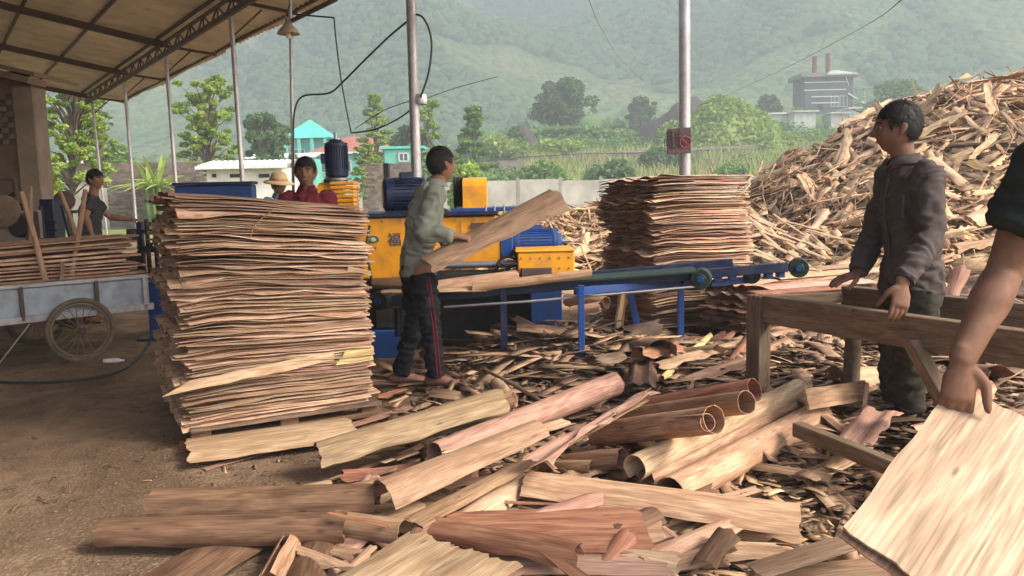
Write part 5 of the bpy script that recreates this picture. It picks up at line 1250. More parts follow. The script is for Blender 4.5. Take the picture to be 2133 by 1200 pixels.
A = W(1800, 845, 4.6); mb = MB(); mb.beam(A, W(1985, 893, 4.15), .06, .085, ch=.004); O('stretcher', mb, M['timber'], root)
mb = MB(); mb.beam(W(1900, 712, 3.95), W(1975, 850, 3.75), .075, .06, ch=.004); O('brace', mb, M['timber'], root)
t = V((b.x, b.y, 0)) + dd * .35 + pn * .05; mb = MB(); mb.beam(t, t + V((0, 0, TZ - .16)), .08, .08, up=V((0, 1, 0))); O('post', mb, M['timber'], root)
veneer('plank', 'short pale plank nailed slanting between trestle post and log leg', W(1682, 832, 4.2), W(1808, 812, 4.5), flat(.11, n=5), 'tan', cat='plank', up=V((-.2, -1, .3)), th=.018, rag=.004)
veneer('plank', 'thin upright sliver leaning on the slanting plank', W(1792, 905, 4.35), W(1808, 798, 4.4), flat(.02, n=4), 'tan', cat='plank', up=V((-.2, -1, .1)), th=.01, rag=.01)
# ------------------------------------------------------------------ people
def solid(nm, col, rough=.8, spec=.25, var=.15, bump=.25, bscale=120, bdist=.002, dirt=None, dirtamt=.15, scale=8, sss=0):
    return surf(nm, col, rough, 0, dirt or tuple(c * .5 for c in col), dirtamt, scale, var, bump, bdist, bscale, spec)
M['skin'] = solid('skin_tan', (.27, .14, .085), .68, .22, .2, .2)
M['skin2'] = solid('skin_brown', (.20, .105, .066), .70, .2, .30, .35, 260, .0015, scale=14, dirtamt=.3)
M['hair'] = solid('hair_black', (.012, .010, .010), .6, .3, .3, .8, 200, .004)
M['eyewhite'] = solid('eye_white', (.30, .27, .24), .3, .4, .05, 0)
M['iris'] = solid('eye_dark', (.01, .008, .006), .2, .5, .05, 0)
M['lips'] = solid('lips', (.26, .10, .07), .5, .3, .1, 0)
M['shirtgrey'] = solid('shirt_greygreen', (.195, .21, .17), .9, .1, .2)
M['shirtdark'] = solid('shirt_purple_grey', (.072, .058, .054), .85, .15, .2)
M['tee'] = solid('tee_charcoal', (.045, .045, .048), .9, .1, .15)
M['teeblack'] = solid('tee_black_green', (.026, .030, .026), .9, .1, .15)
M['maroon'] = solid('shirt_maroon', (.13, .018, .030), .85, .15, .2)
M['bluecloth'] = solid('cloth_blue', (.07, .12, .20), .9, .1, .2)
M['trousers'] = solid('trousers_black', (.010, .012, .015), .85, .15, .2)
M['stripe'] = solid('stripe_maroon', (.12, .012, .022), .8, .15, .1)
M['camo'] = solid('trousers_camo', (.06, .055, .038), .9, .1, .5, dirt=(.02, .022, .018), dirtamt=.9, scale=9)
M['shoe'] = solid('shoe_tan', (.20, .09, .065), .7, .25, .3)
M['straw'] = solid('straw_hat', (.52, .38, .21), .9, .1, .2)
def crom(pts, rad, sub=4):
    P = [V(p) for p in pts]; out = []; ro = []
    n = len(P); rad = [(r, r) if not isinstance(r, (tuple, list)) else r for r in rad]
    for i in range(n - 1):
        p0 = P[max(i - 1, 0)]; p1 = P[i]; p2 = P[i + 1]; p3 = P[min(i + 2, n - 1)]
        for k in range(sub):
            t = k / sub
            out.append(.5 * ((2 * p1) + (p2 - p0) * t + (2 * p0 - 5 * p1 + 4 * p2 - p3) * t * t + (3 * p1 - p0 - 3 * p2 + p3) * t ** 3))
            ts = t * t * (3 - 2 * t); ro.append((rad[i][0] * (1 - ts) + rad[i + 1][0] * ts, rad[i][1] * (1 - ts) + rad[i + 1][1] * ts))
    out.append(P[-1]); ro.append(rad[-1]); return out, ro
def limb(mb, pts, rad, ref=None, n=16, round_=True, sub=4):
    P, Rr = crom(pts, rad, sub)
    if round_:   # rounded ends
        d0 = (P[0] - P[1]).normalized(); d1 = (P[-1] - P[-2]).normalized(); r0 = Rr[0]; r1 = Rr[-1]
        pre = [(P[0] + d0 * min(r0) * s, (r0[0] * c, r0[1] * c)) for s, c in ((.96, .25), (.8, .6), (.5, .86))]
        post = [(P[-1] + d1 * min(r1) * s, (r1[0] * c, r1[1] * c)) for s, c in ((.5, .86), (.8, .6), (.96, .25))]
        P = [p for p, _ in pre] + P + [p for p, _ in post]; Rr = [r for _, r in pre] + Rr + [r for _, r in post]
    mb.tube(P, Rr, n, True, ref=ref)
def frame(f, up):
    f = V(f).normalized(); up = V(up); r = f.cross(up).normalized(); u = r.cross(f); return r, f, u
def headpts(c, f, up, s=1.0, hair=False, bald=False, seedn=0, long=0):
    """ellipsoid head with features, local x right, y forward, z up"""
    r, f, u = frame(f, up); bm = bmesh.new(); bmesh.ops.create_icosphere(bm, subdivisions=5 if not hair else 4, radius=1)
    vs = []
    for v in bm.verts:
        x, y, z = v.co
        if not hair:
            X, Y_, Z = x * .074, y * .093, z * .112
            # jaw narrows, chin forward
            if Z < 0:
                t = -Z / .112; X *= 1 - .34 * t * t; Y_ = Y_ * (1 - .12 * t) + .010 * t * (y > 0)
                if y < 0: Y_ *= 1 - .45 * t
            if y > 0: X *= 1 - .06 * y
            g = lambda cx, cz, sx, sz: math.exp(-((X - cx) / sx) ** 2 - ((Z - cz) / sz) ** 2)
            if y > .2:
                Y_ += .024 * g(0, -.022, .013, .011) + .014 * g(0, -.002, .010, .022)          # nose
                Y_ += .006 * g(0, .026, .045, .008) - .010 * (g(.031, .006, .016, .011) + g(-.031, .006, .016, .011))  # brow, sockets
                Y_ += .007 * (g(0, -.051, .024, .006) + g(0, -.062, .020, .006)) - .004 * g(0, -.0565, .026, .002)      # lips
                Y_ += .008 * g(0, -.093, .022, .014) + .004 * (g(.045, -.022, .018, .016) + g(-.045, -.022, .018, .016))
        else:
            k = 1 + .055 * NZ.noise(V((x * 4, y * 4, z * 4 + seedn))) + .03 * NZ.noise(V((x * 13, y * 13, z * 13 + seedn)))
            X, Y_, Z = x * .084 * k, y * .100 * k - .010, z * .108 * k + .020
            zc = -.005 if Y_ > -.005 else (-.060 if Y_ < -.045 else -.005 - .055 * (-.005 - Y_) / .04)
            if abs(X) > .055 and -.012 < Y_ < .035: zc = .008
            if Y_ > .045: zc = .040 + .015 * NZ.noise(V((X * 60, 0, seedn)))
            if Z < zc:
                q = .80 if Y_ > -.03 else .72; X *= q; Y_ *= q; Z = Z * .9 + .01
        vs.append(c + (r * X + f * Y_ + u * Z) * s)
    fs = [tuple(v.index for v in fc.verts) for fc in bm.faces]; bm.free(); return vs, fs
def ear(mb, c, f, up, side, s=1.0):
    r, f, u = frame(f, up); e = c + (r * side * .074 + f * -.004 + u * .0) * s; pts = []
    a = [e + (u * .028 + f * -.004) * s, e + (u * .008 - f * .010 + r * side * .008) * s, e + (u * -.016 - f * .002 + r * side * .004) * s, e + (u * -.03 + f * .004) * s]
    limb(mb, a, [(.006 * s, .010 * s), (.008 * s, .016 * s), (.007 * s, .012 * s), (.005 * s, .007 * s)], ref=r * side, n=10)
def hand(mb, w, d, nrm, side, s=1.0, curl=.5, spread=1.0, thumb=.6, wr=.026):
    """w wrist, d towards fingers, nrm palm normal (the way the palm faces), side: vector towards the thumb"""
    d = V(d).normalized(); nrm = V(nrm); nrm = (nrm - d * nrm.dot(d)).normalized(); sv = V(side); sv = (sv - d * sv.dot(d) - nrm * sv.dot(nrm)).normalized()
    k = w + d * .088 * s
    limb(mb, [w - d * .02 * s, w + d * .015 * s, w + d * .05 * s, k], [(wr * s, wr * .78 * s), (wr * s, wr * .72 * s), (.038 * s, .016 * s), (.039 * s, .014 * s)], ref=sv, n=16)
    for i, (off, ln, r0) in enumerate(((.028, .070, .0092), (.0095, .078, .0095), (-.010, .072, .0090), (-.028, .058, .0080))):
        b = k + sv * off * s - d * (.006 + (.006 if i == 3 else 0)) * s; dd = (d + sv * off * 2.2 * spread).normalized(); pts = [b - dd * .012 * s, b]; ang = 0
        cc = curl * (1 + .12 * i) ; L = [ln * .45, ln * .31, ln * .26]
        for q in range(3):
            ang += cc * (.75 if q == 0 else 1.0); dirn = dd * math.cos(ang) + nrm * math.sin(ang); pts.append(pts[-1] + dirn * L[q] * s)
        limb(mb, pts, [r0 * s * 1.05, r0 * s * 1.08, r0 * s, r0 * .93 * s, r0 * .78 * s], n=10, sub=3)
    b = w + d * .028 * s + sv * .026 * s; t1 = (d * .62 + sv * .70 + nrm * .35 * thumb).normalized(); t2 = (d * .85 + sv * .15 + nrm * .75 * thumb).normalized()
    limb(mb, [b - sv * .015 * s, b, b + t1 * .036 * s, b + t1 * .036 * s + t2 * .034 * s, b + t1 * .036 * s + t2 * .060 * s], [.014 * s, .0155 * s, .0125 * s, .0110 * s, .0085 * s], n=12, sub=3)
def hair_tufts(mb, c, f, up, s, seedn):
    r, f, u = frame(f, up); rn = random.Random(seedn); n = 0
    while n < 1500:
        d = V((rn.gauss(0, 1), rn.gauss(0, 1), rn.gauss(0, 1))).normalized(); x, y, z = d.x * .083, d.y * .099 - .010, d.z * .107 + .020
        zc = -.002 if y > -.005 else (-.056 if y < -.045 else -.002 - .054 * (-.005 - y) / .04)
        if abs(x) > .055 and -.012 < y < .035: zc = .010
        if y > .045: zc = .046
        if z < zc: continue
        n += 1; p = c + (r * x + f * y + u * z) * s; nn = (r * d.x + f * d.y + u * d.z)
        t = (-u * .9 + f * (.7 if y > 0 else -.1) + V((rn.gauss(0, .5), rn.gauss(0, .5), rn.gauss(0, .3)))); t = (t - nn * t.dot(nn)).normalized()
        w = nn.cross(t).normalized() * .0022 * s; L = rn.uniform(.012, .024) * s; p = p - nn * .004 * s
        q = p + t * L * .55 + nn * .007 * s; e = p + t * L + nn * rn.uniform(.002, .009) * s
        mb.add([p - w, p + w, q + w * .8, q - w * .8, e + w * .2, e - w * .2], [(0, 1, 2, 3), (3, 2, 4, 5)])
def remesh(name, mb, mat, vox, parent, smooth=4, wrinkle=0.0, wf=(6, 6, 14), seedn=0, label=None, extra_mat=None):
    me = bpy.data.meshes.new('tmp'); me.from_pydata([tuple(v) for v in mb.v], [], mb.f); me.update()
    bm = bmesh.new(); bm.from_mesh(me)
    for v in list(bm.verts): pass
    bmesh.ops.recalc_face_normals(bm, faces=bm.faces); bm.to_mesh(me); bm.free()
    o = bpy.data.objects.new('tmp', me); scene.collection.objects.link(o)
    m1 = o.modifiers.new('r', 'REMESH'); m1.mode = 'VOXEL'; m1.voxel_size = vox
    m2 = o.modifiers.new('s', 'SMOOTH'); m2.factor = .5; m2.iterations = smooth
    dg = bpy.context.evaluated_depsgraph_get(); me2 = bpy.data.meshes.new_from_object(o.evaluated_get(dg)); bpy.data.objects.remove(o)
    n = len(me2.vertices); co = np.empty(n * 3); me2.vertices.foreach_get('co', co); co = co.reshape(-1, 3)
    if wrinkle:
        no = np.empty(n * 3); me2.vertices.foreach_get('normal', no); no = no.reshape(-1, 3); w = np.empty(n)
        for i in range(n):
            p = co[i]; q = V((p[0] * wf[0] + seedn, p[1] * wf[1], p[2] * wf[2])); dq = NZ.noise(q * .5) * 1.6
            a = 1 - abs(NZ.noise(q + V((dq, dq, dq)))) * 2.0; w[i] = (a - .5) * 1.0 + .5 * NZ.noise(q * 2.3)
        co = co + no * (w * wrinkle)[:, None]
    org = (co.min(0) + co.max(0)) / 2; me2.vertices.foreach_set('co', (co - org).ravel()); me2.name = name; me2.materials.clear(); me2.materials.append(mat)
    me2.polygons.foreach_set('use_smooth', [True] * len(me2.polygons)); me2.update()
    ob = link(name, me2, parent, V(org))
    if label: ob['label'] = label
    return ob
def person(label, J, top='shirtgrey', bottom='trousers', skin='skin', s=1.0, sleeves='long', vox=.009, face=True, hatf=False, hands=(dict(), dict()), seedn=0, hem=.0, shoes='shoe', torso=1.0, stripe=False, hairpart=True, collar=True, group=None, tw=1.0, armk=1.0, wr=.016):
    base = V(((J['ankL'].x + J['ankR'].x) / 2, (J['ankL'].y + J['ankR'].y) / 2, min(J['ankL'].z, J['ankR'].z) - .07))
    root = E('person', base, label, 'person', group)
    sh = (J['shR'] - J['shL']); shd = V((sh.x, sh.y, 0)).normalized(); hp = (J['hipR'] - J['hipL']); hpd = V((hp.x, hp.y, 0)).normalized()
    hipc = (J['hipL'] + J['hipR']) / 2; shc = (J['shL'] + J['shR']) / 2; nk = J['neck']; waist = J.get('waist', hipc.lerp(shc, .42)); chest = J.get('chest', hipc.lerp(shc, .74))
    t = torso
    b = MB()
    b.tube(*[x for x in crom([hipc - V((0, 0, .05)), hipc + V((0, 0, .04)), waist, chest, shc + V((0, 0, .0)), nk - (nk - shc) * .15], [(.12 * t, .095 * t), (.145 * t, .105 * t), (.125 * t, .092 * t), (.15 * t, .10 * t), (.13 * t, .075 * t), (.055, .055)], 4)], n=20, ref=shd)
    hc = J['head']; limb(b, [shc + (nk - shc) * .3, nk, nk.lerp(hc, .55)], [.062 * s, .054 * s, .052 * s])
    vs, fs = headpts(hc, J['hf'], J.get('hu', V((0, 0, 1))), s); b.add(vs, fs)
    for sd_ in (-1, 1): ear(b, hc, J['hf'], J.get('hu', V((0, 0, 1))), sd_, s)
    for q, sg in (('L', -1), ('R', 1)):
        S_, E_, W_ = J['sh' + q], J['el' + q], J['wr' + q]
        k = armk
        limb(b, [S_, S_.lerp(E_, .5), E_, E_.lerp(W_, .12), E_.lerp(W_, .35), E_.lerp(W_, .7), W_], [.048 * k, .045 * k, .036 * k, .038 * k, .041 * k, .031 * k, (.028 * k, .021 * k)], n=18)
        h = hands[0 if q == 'L' else 1]; d = V(h.get('d', (W_ - E_).normalized())); nn = V(h.get('n', V((0, 0, -1)))); sv = V(h.get('t', d.cross(nn) * sg))
        hand(b, W_, d, nn, sv, s * h.get('s', 1.0), h.get('curl', .45), h.get('spread', 1), h.get('thumb', .6))
        Hh, K_, A_ = J['hip' + q], J['kn' + q], J['ank' + q]
        limb(b, [Hh + V((0, 0, .03)), Hh.lerp(K_, .4), K_, K_.lerp(A_, .35), A_ + V((0, 0, .02))], [.082, .074, .052, .050, .036], n=16)
        tf = V(J['toe' + q]).normalized(); limb(b, [A_ - tf * .04 - V((0, 0, .035)), A_ + tf * .05 - V((0, 0, .03)), A_ + tf * .15 - V((0, 0, .045))], [(.034, .03), (.038, .032), (.032, .018)], ref=tf.cross(V((0, 0, 1))))
    remesh('body', b, M[skin], vox * .62 if vox < .006 else .0052, root, 3)
    # hair
    r_, f_, u_ = frame(J['hf'], J.get('hu', V((0, 0, 1))))
    if hairpart:
        vs, fs = headpts(hc, J['hf'], J.get('hu', V((0, 0, 1))), s, hair=True, seedn=seedn); hb = MB(); hb.add(vs, fs); hair_tufts(hb, hc, J['hf'], J.get('hu', V((0, 0, 1))), s, seedn); O('hair', hb, M['hair'], root, smooth=True)
    for sd_ in (-1, 1):
        ec = hc + (r_ * sd_ * .031 + f_ * .0775 + u_ * .006) * s; eb = MB()
        limb(eb, [ec - r_ * .011 * s, ec, ec + r_ * .011 * s], [(.004 * s, .004 * s), (.008 * s, .0065 * s), (.004 * s, .004 * s)], ref=f_, n=10); ey = O('eye', eb, M['eyewhite'], root, smooth=True)
        ib = MB(); ib.lathe(ec + f_ * .0055 * s, f_, [(0, .0058 * s), (.002 * s, .005 * s), (.003 * s, 0)], 12); O('iris', ib, M['iris'], ey, smooth=True)
        bb = MB(); q0 = hc + (r_ * sd_ * .014 + f_ * .091 + u_ * .025) * s; q1 = hc + (r_ * sd_ * .032 + f_ * .087 + u_ * .030) * s; q2 = hc + (r_ * sd_ * .050 + f_ * .074 + u_ * .026) * s
        limb(bb, [q0, q1, q2], [(.004 * s, .003 * s), (.0045 * s, .0035 * s), (.003 * s, .002 * s)], n=8); O('eyebrow', bb, M['hair'], root, smooth=True)
    mb_ = MB(); mc = hc + (f_ * .090 - u_ * .0565) * s; limb(mb_, [mc - r_ * .020 * s - f_ * .006 * s, mc, mc + r_ * .020 * s - f_ * .006 * s], [(.002 * s, .003 * s), (.004 * s, .005 * s), (.002 * s, .003 * s)], ref=f_, n=8); O('lips', mb_, M['lips'], root, smooth=True)
    # trousers
    p = MB(); p.tube(*crom([hipc - V((0, 0, .09)), hipc, hipc + V((0, 0, .09))], [(.13 * t, .10 * t), (.16 * t, .125 * t), (.138 * t, .108 * t)], 4), n=20, ref=hpd)
    for q in 'LR':
        Hh, K_, A_ = J['hip' + q], J['kn' + q], J['ank' + q]
        limb(p, [Hh + V((0, 0, .02)), Hh.lerp(K_, .4), K_, K_.lerp(A_, .5), A_ + V((0, 0, -.005))], [.098 * tw, .090 * tw, .072 * tw, .066 * tw, .062 * tw], n=16, round_=False)
    remesh('trousers', p, M[bottom], .011, root, 3, wr, (7, 7, 16), seedn + 3)
    if stripe:
        for q, side in (('L', -1), ('R', 1)):
            Hh, K_, A_ = J['hip' + q], J['kn' + q], J['ank' + q]; sp = MB(); o_ = V(stripe) 
            pp = [Hh + o_ * .10, Hh.lerp(K_, .4) + o_ * .088, K_ + o_ * .072, K_.lerp(A_, .5) + o_ * .066, A_ + o_ * .062]
            if side == -1: continue
            lat = o_.cross(V((0, 0, 1))).normalized()
            for w_ in (-.011, .011):
                limb(sp, [x + lat * w_ for x in pp], [(.006, .005)] * 5, n=8)
            O('side_stripe', sp, M['stripe'], root, smooth=True)
    # upper garment
    g = MB(); low = hipc + V((0, 0, .02 - hem)) 
    g.tube(*crom([low, low.lerp(waist, .5), waist, chest, shc + V((0, 0, .005)), nk.lerp(shc, .45), nk.lerp(shc, .08)], [(.165 * t, .13 * t), (.155 * t, .125 * t), (.145 * t, .112 * t), (.170 * t, .122 * t), (.158 * t, .090 * t), (.085 * s, .076 * s), (.063 * s, .062 * s)], 5), n=24, ref=shd)
    for q in 'LR':
        S_, E_, W_ = J['sh' + q], J['el' + q], J['wr' + q]; k = armk
        if sleeves == 'long': limb(g, [shc.lerp(S_, .75), S_, S_.lerp(E_, .5), E_, E_.lerp(W_, .5), E_.lerp(W_, .93)], [.068 * k, .069 * k, .067 * k, .062 * k, .055 * k, .046 * k], n=16, round_=False)
        else: limb(g, [shc.lerp(S_, .75), S_, S_.lerp(E_, .35), S_.lerp(E_, .62)], [.065 * k, .068 * k, .067 * k, .070 * k], n=16, round_=False)
    remesh('shirt', g, M[top], .009, root, 3, wr * 1.1, (8, 8, 12), seedn)
    if collar:
        cb = MB(); pts = []
        fwd = V((0, 0, 1)).cross(shd) * -1; cn = nk + (shc - nk) * .10
        fwd = V(J['hf']); fwd = V((fwd.x, fwd.y, 0)).normalized(); lat = fwd.cross(V((0, 0, 1)))
        for a in np.linspace(-2.75, 2.75, 17): pts.append(cn - fwd * math.cos(a) * .055 * s + lat * math.sin(a) * .058 * s + V((0, 0, -.004 + .016 * math.cos(a))))
        rows = []
        for a in np.linspace(-2.8, 2.8, 21):
            dv = -fwd * math.cos(a) + lat * math.sin(a); k_ = .5 + .5 * math.cos(a); z_ = V((0, 0, 1)); m_ = cn
            rows.append([m_ + dv * (.062 * s) + z_ * (.0), m_ + dv * (.056 * s) + z_ * (.030 + .016 * k_), m_ + dv * (.060 * s) + z_ * (.034 + .016 * k_), m_ + dv * (.080 * s) + z_ * (.004 - .012 * (1 - k_)), m_ + dv * (.079 * s) + z_ * (-.002 - .012 * (1 - k_))])
        cb.grid(rows); O('collar', cb, M[top], root, smooth=True)
    if collar and top == 'shirtdark':
        xs_ = shd; fw = V((0, 0, 1)).cross(shd); fw = fw if fw.dot(V(J['hf'])) > 0 else -fw
        pk = MB(); sp_ = [low.lerp(waist, .3) + fw * .135 * t, waist + fw * .122 * t, chest + fw * .131 * t, shc + fw * .098 * t - V((0, 0, .02))]
        limb(pk, sp_, [(.016, .004)] * 4, ref=xs_, n=8); O('button_placket', pk, M[top], root, smooth=True)
        pk = MB(); c_ = chest - xs_ * .085 * t + fw * .112 * t + V((0, 0, .0)); pk.box(c_, (.11, .012, .12), Matrix((xs_, fw, V((0, 0, 1)))).transposed(), .003); O('chest_pocket', pk, M[top], root)
        for q in 'LR':
            E_, W_ = J['el' + q], J['wr' + q]; cf = MB(); cf.tube([E_.lerp(W_, .80), E_.lerp(W_, .96)], [.047 * armk, .045 * armk], 16); O('cuff', cf, M[top], root, smooth=2)
        bl = MB(); cb_ = hipc + V((0, 0, .045)); bl.tube([cb_ + (hpd * math.cos(a) * .150 * t + hpd.cross(V((0, 0, 1))) * math.sin(a) * .118 * t) for a in np.linspace(0, 2 * math.pi, 25)], [(.018, .005)] * 25, 8, ref=V((0, 0, 1))); O('belt', bl, M['black'], root, smooth=True)
    for q in 'LR':
        A_ = J['ank' + q]; tf = V(J['toe' + q]).normalized(); sb = MB()
        limb(sb, [A_ - tf * .05 - V((0, 0, .034)), A_ + tf * .03 - V((0, 0, .030)), A_ + tf * .11 - V((0, 0, .042)), A_ + tf * .17 - V((0, 0, .05))], [(.038, .036), (.044, .040), (.044, .028), (.034, .018)], ref=tf.cross(V((0, 0, 1))), n=14)
        O('shoe', sb, M[shoes], root, smooth=True)
    return root
def JW(d, Y):
    out = {}
    for k, v in d.items():
        if len(v) == 3 and not isinstance(v, V): out[k] = W(v[0], v[1], Y + v[2])
        else: out[k] = v
    return out
# worker in the middle, seen from behind, holding a sheet
J = JW(dict(head=(920, 343, .0), neck=(910, 384, .0), shL=(884, 404, .16), shR=(908, 408, -.17), elL=(905, 470, .30), elR=(882, 482, -.20), wrL=(938, 515, .34), wrR=(948, 492, -.24),
            hipL=(864, 572, .10), hipR=(880, 574, -.09), waist=(872, 510, 0), chest=(885, 448, 0), knL=(862, 672, .14), knR=(897, 680, -.08), ankL=(834, 778, .16), ankR=(908, 783, -.06)), 5.62)
J['hf'] = V((.80, .60, .04)); J['toeL'] = V((.75, .1, 0)); J['toeR'] = V((.9, -.25, 0))
person('worker in grey green shirt and striped black trousers turning away with a veneer sheet', J, 'shirtgrey', 'trousers', 'skin', seedn=1, stripe=(.45, -.9, 0), hem=.02,
       hands=(dict(d=(.9, .1, .1), n=(0, -1, 0), curl=.7), dict(d=(.95, .05, -.12), n=(.1, .35, -.95), t=(.3, .9, .2), curl=.85)), hatf=False, torso=.98)
A = W(893, 556, 5.30); B = W(1166, 416, 5.62)
veneer('veneer_sheet', 'curved brown veneer sheet held in the hand of the middle worker', A, B, arc(.16, 160, 60, 12, 0, -.12), 'worktan', up=V((-.25, -.72, .62)), prof2=arc(.19, 160, 50, 12, 0, -.14), rag=.02, th=.004)
# man leaning on the trestle, looking left
J = JW(dict(head=(1869, 268, 0), neck=(1884, 336, .0), shL=(1932, 368, -.16), shR=(1858, 362, .17), elL=(1935, 492, -.26), elR=(1822, 480, .26), wrL=(1880, 590, -.42), wrR=(1787, 570, .10),
            hipL=(1918, 604, -.10), hipR=(1878, 602, .10), waist=(1902, 520, .0), chest=(1897, 428, .0), knL=(1893, 755, -.04), knR=(1862, 752, .12), ankL=(1898, 893, 0.02), ankR=(1872, 880, .12)), 4.32)
J['hf'] = V((-.97, .24, -.03)); J['toeL'] = V((-.9, -.3, 0)); J['toeR'] = V((-.8, .1, 0))
person('man in dark purple grey shirt and camouflage trousers leaning on the trestle, looking left', J, 'shirtdark', 'camo', 'skin2', seedn=5, s=1.14, hem=.03,
       hands=(dict(d=(-.22, -.30, -.93), n=(-.1, .9, -.35), t=(-.9, .0, .1), curl=.28, s=1.08, spread=.7, thumb=1.2), dict(d=(-.95, -.25, -.22), n=(0, .1, -1), t=(-.2, -.9, 0), curl=.15)), torso=1.14, tw=1.12, armk=1.12)
# young man at the handcart
J = JW(dict(head=(199, 375, 0), neck=(195, 404, .0), shL=(192, 416, .18), shR=(188, 418, -.16), elL=(230, 452, .28), elR=(178, 452, -.26), wrL=(272, 457, .30), wrR=(190, 484, -.26),
            hipL=(188, 505, .09), hipR=(186, 505, -.09), knL=(190, 600, .09), knR=(186, 600, -.09), ankL=(192, 690, .09), ankR=(186, 692, -.09)), 9.4)
J['hf'] = V((.95, -.28, -.02)); J['toeL'] = V((1, 0, 0)); J['toeR'] = V((1, -.2, 0))
for q in 'LR': J['ank' + q].z = .08; J['kn' + q].z = .48
person('young man in charcoal t-shirt standing behind the loaded handcart', J, 'tee', 'trousers', 'skin', seedn=8, sleeves='short', collar=False)
# man in maroon behind the stack
def standing(px, ptop, Y, f, s=1.0, lean=0):
    ht = W(px, ptop, Y); x = ht.x; H = ht.z; r = V(f).cross(V((0, 0, 1))).normalized(); f = V(f).normalized(); b = V((x, Y, 0)); k = H / 1.70
    P_ = lambda a, fw, z: b + r * a * k + f * fw * k + V((0, 0, z * k))
    return dict(head=P_(0, .02, 1.585), neck=P_(0, 0, 1.45), shL=P_(-.17, 0, 1.37), shR=P_(.17, 0, 1.37), elL=P_(-.22, -.02, 1.10), elR=P_(.22, -.02, 1.10), wrL=P_(-.20, .12, .90), wrR=P_(.20, .12, .90),
                hipL=P_(-.09, 0, .88), hipR=P_(.09, 0, .88), knL=P_(-.10, .02, .48), knR=P_(.10, .02, .48), ankL=P_(-.10, 0, .09), ankR=P_(.10, 0, .09), hf=f, toeL=f, toeR=f)
J = standing(636, 331, 6.9, (.10, -1, 0)); 
person('man in maroon shirt facing the camera behind the tall stack', J, 'maroon', 'trousers', 'skin2', seedn=12, s=1.08)
J = standing(578, 366, 9.6, (.75, -.66, -.1)); J['hf'] = V((.7, -.6, -.3))
rt = person('person in blue clothing and straw sun hat behind the tall stack', J, 'bluecloth', 'trousers', 'skin', seedn=15, group=None)
hb = MB(); hc = J['head'] + V((0, 0, .03)); hb.lathe(hc, (.12, -.1, 1), [(-.01, .170), (.0, .175), (.012, .165), (.03, .105), (.06, .098), (.10, .088), (.125, .06), (.13, 0)], 28); O('straw_hat', hb, M['straw'], rt, smooth=2)
hb = MB(); hb.lathe(hc, (.12, -.1, 1), [(.03, .108), (.035, .11), (.055, .103), (.06, .099)], 28); O('hat_band', hb, M['tan'], rt, smooth=True)
# person at the right edge
J = dict(head=V((1.50, 2.02, 1.57)), neck=V((1.56, 2.10, 1.45)))
shp = W(2185, 345, 2.02); el = W(2092, 566, 2.06); wr_ = W(2004, 746, 1.97)
J.update(shL=shp, shR=shp + V((.30, .16, .02)), elL=el, wrL=wr_, elR=shp + V((.38, .10, -.28)), wrR=shp + V((.30, -.12, -.48)))
hipc = V((shp.x + .34, 2.2, .86)); J.update(hipL=hipc + V((-.09, -.03, 0)), hipR=hipc + V((.09, .03, 0)), knL=hipc + V((-.12, -.06, -.42)), knR=hipc + V((.10, .02, -.42)), ankL=hipc + V((-.12, .0, -.77)), ankR=hipc + V((.10, .06, -.77)))
J['neck'] = (J['shL'] + J['shR']) / 2 + V((-.02, -.02, .10)); J['head'] = J['neck'] + V((-.05, -.05, .14)); J['hf'] = V((-.75, -.6, -.35)); J['toeL'] = V((-.7, -.6, 0)); J['toeR'] = V((-.7, -.6, 0))
person('person in black short sleeves at the right edge gripping a pale board', J, 'teeblack', 'trousers', 'skin2', seedn=21, sleeves='short', collar=False, vox=.007, armk=1.22, s=1.04,
       hands=(dict(d=(-.10, -.05, -.98), n=(.25, -.96, -.10) if False else (.15, .98, -.05), t=(.98, -.15, -.15), curl=.34, spread=2.4, thumb=-.15, s=1.05), dict()))
# ------------------------------------------------------------------ veneers lying in the foreground
def F(label, a, b, prof, mat, name='curled_veneer', **kw):
    A = G(*a); B = G(*b); return veneer(name, label, A, B, prof, mat, cat=kw.pop('cat', 'veneer'), **kw)
# flat pale board left in front of the pallet
F('flat light orange veneer board lying in front of the pallet', (391, 938, .05), (738, 890, .055), flat(.48, n=12, bow=.018, wave=.004), 'cream', name='flat_veneer', rag=.03)
F('thin pointed splinter sheet along the lower edge of the light orange board', (425, 978, .012), (862, 846, .04), flat(.05, n=5), 'pink', name='veneer_splinter', torn=lambda t, w, L: 0, rag=.02, prof2=flat(.10, n=5))
F('dark sheet edge peeping out under the light orange board', (372, 930, .012), (600, 905, .012), flat(.22, n=8), 'red', name='flat_veneer')
F('short thin pale stick on the bare ground left of the big rolls', (522, 1018, .008), (665, 1015, .01), flat(.02, n=3), 'cream', name='wood_stick', th=.006)
F('small pale scrap at the end of the thin stick', (628, 1016, .01), (690, 1004, .02), flat(.06, n=4, bow=.01), 'cream', name='wood_scrap')
# olive trough
F('long olive brown trough shaped veneer slanting up to the right', (672, 972, .07), (1050, 842, .30), arc(.125, 205, 15, 16), 'olive', prof2=arc(.09, 250, -10, 16), rag=.02)
F('inner rolled end of the olive trough veneer', (960, 866, .24), (1072, 830, .34), arc(.045, 30, 390, 16, grow=-.2), 'tan')
F('short pale tube standing beside the end of the olive veneer', (1035, 800, .13), (1062, 838, .14), arc(.045, 0, 350, 14), 'cream')
F('thin pale strip along the lower edge of the olive trough', (690, 998, .03), (985, 896, .06), flat(.035, n=4), 'cream', name='veneer_strip')
# pinkish roll
F('smooth pinkish brown roll lying over the middle of the heap', (905, 948, .16), (1280, 800, .24), arc(.062, 250, -80, 18), 'pink', prof2=arc(.072, 250, -80, 18), rag=.01)
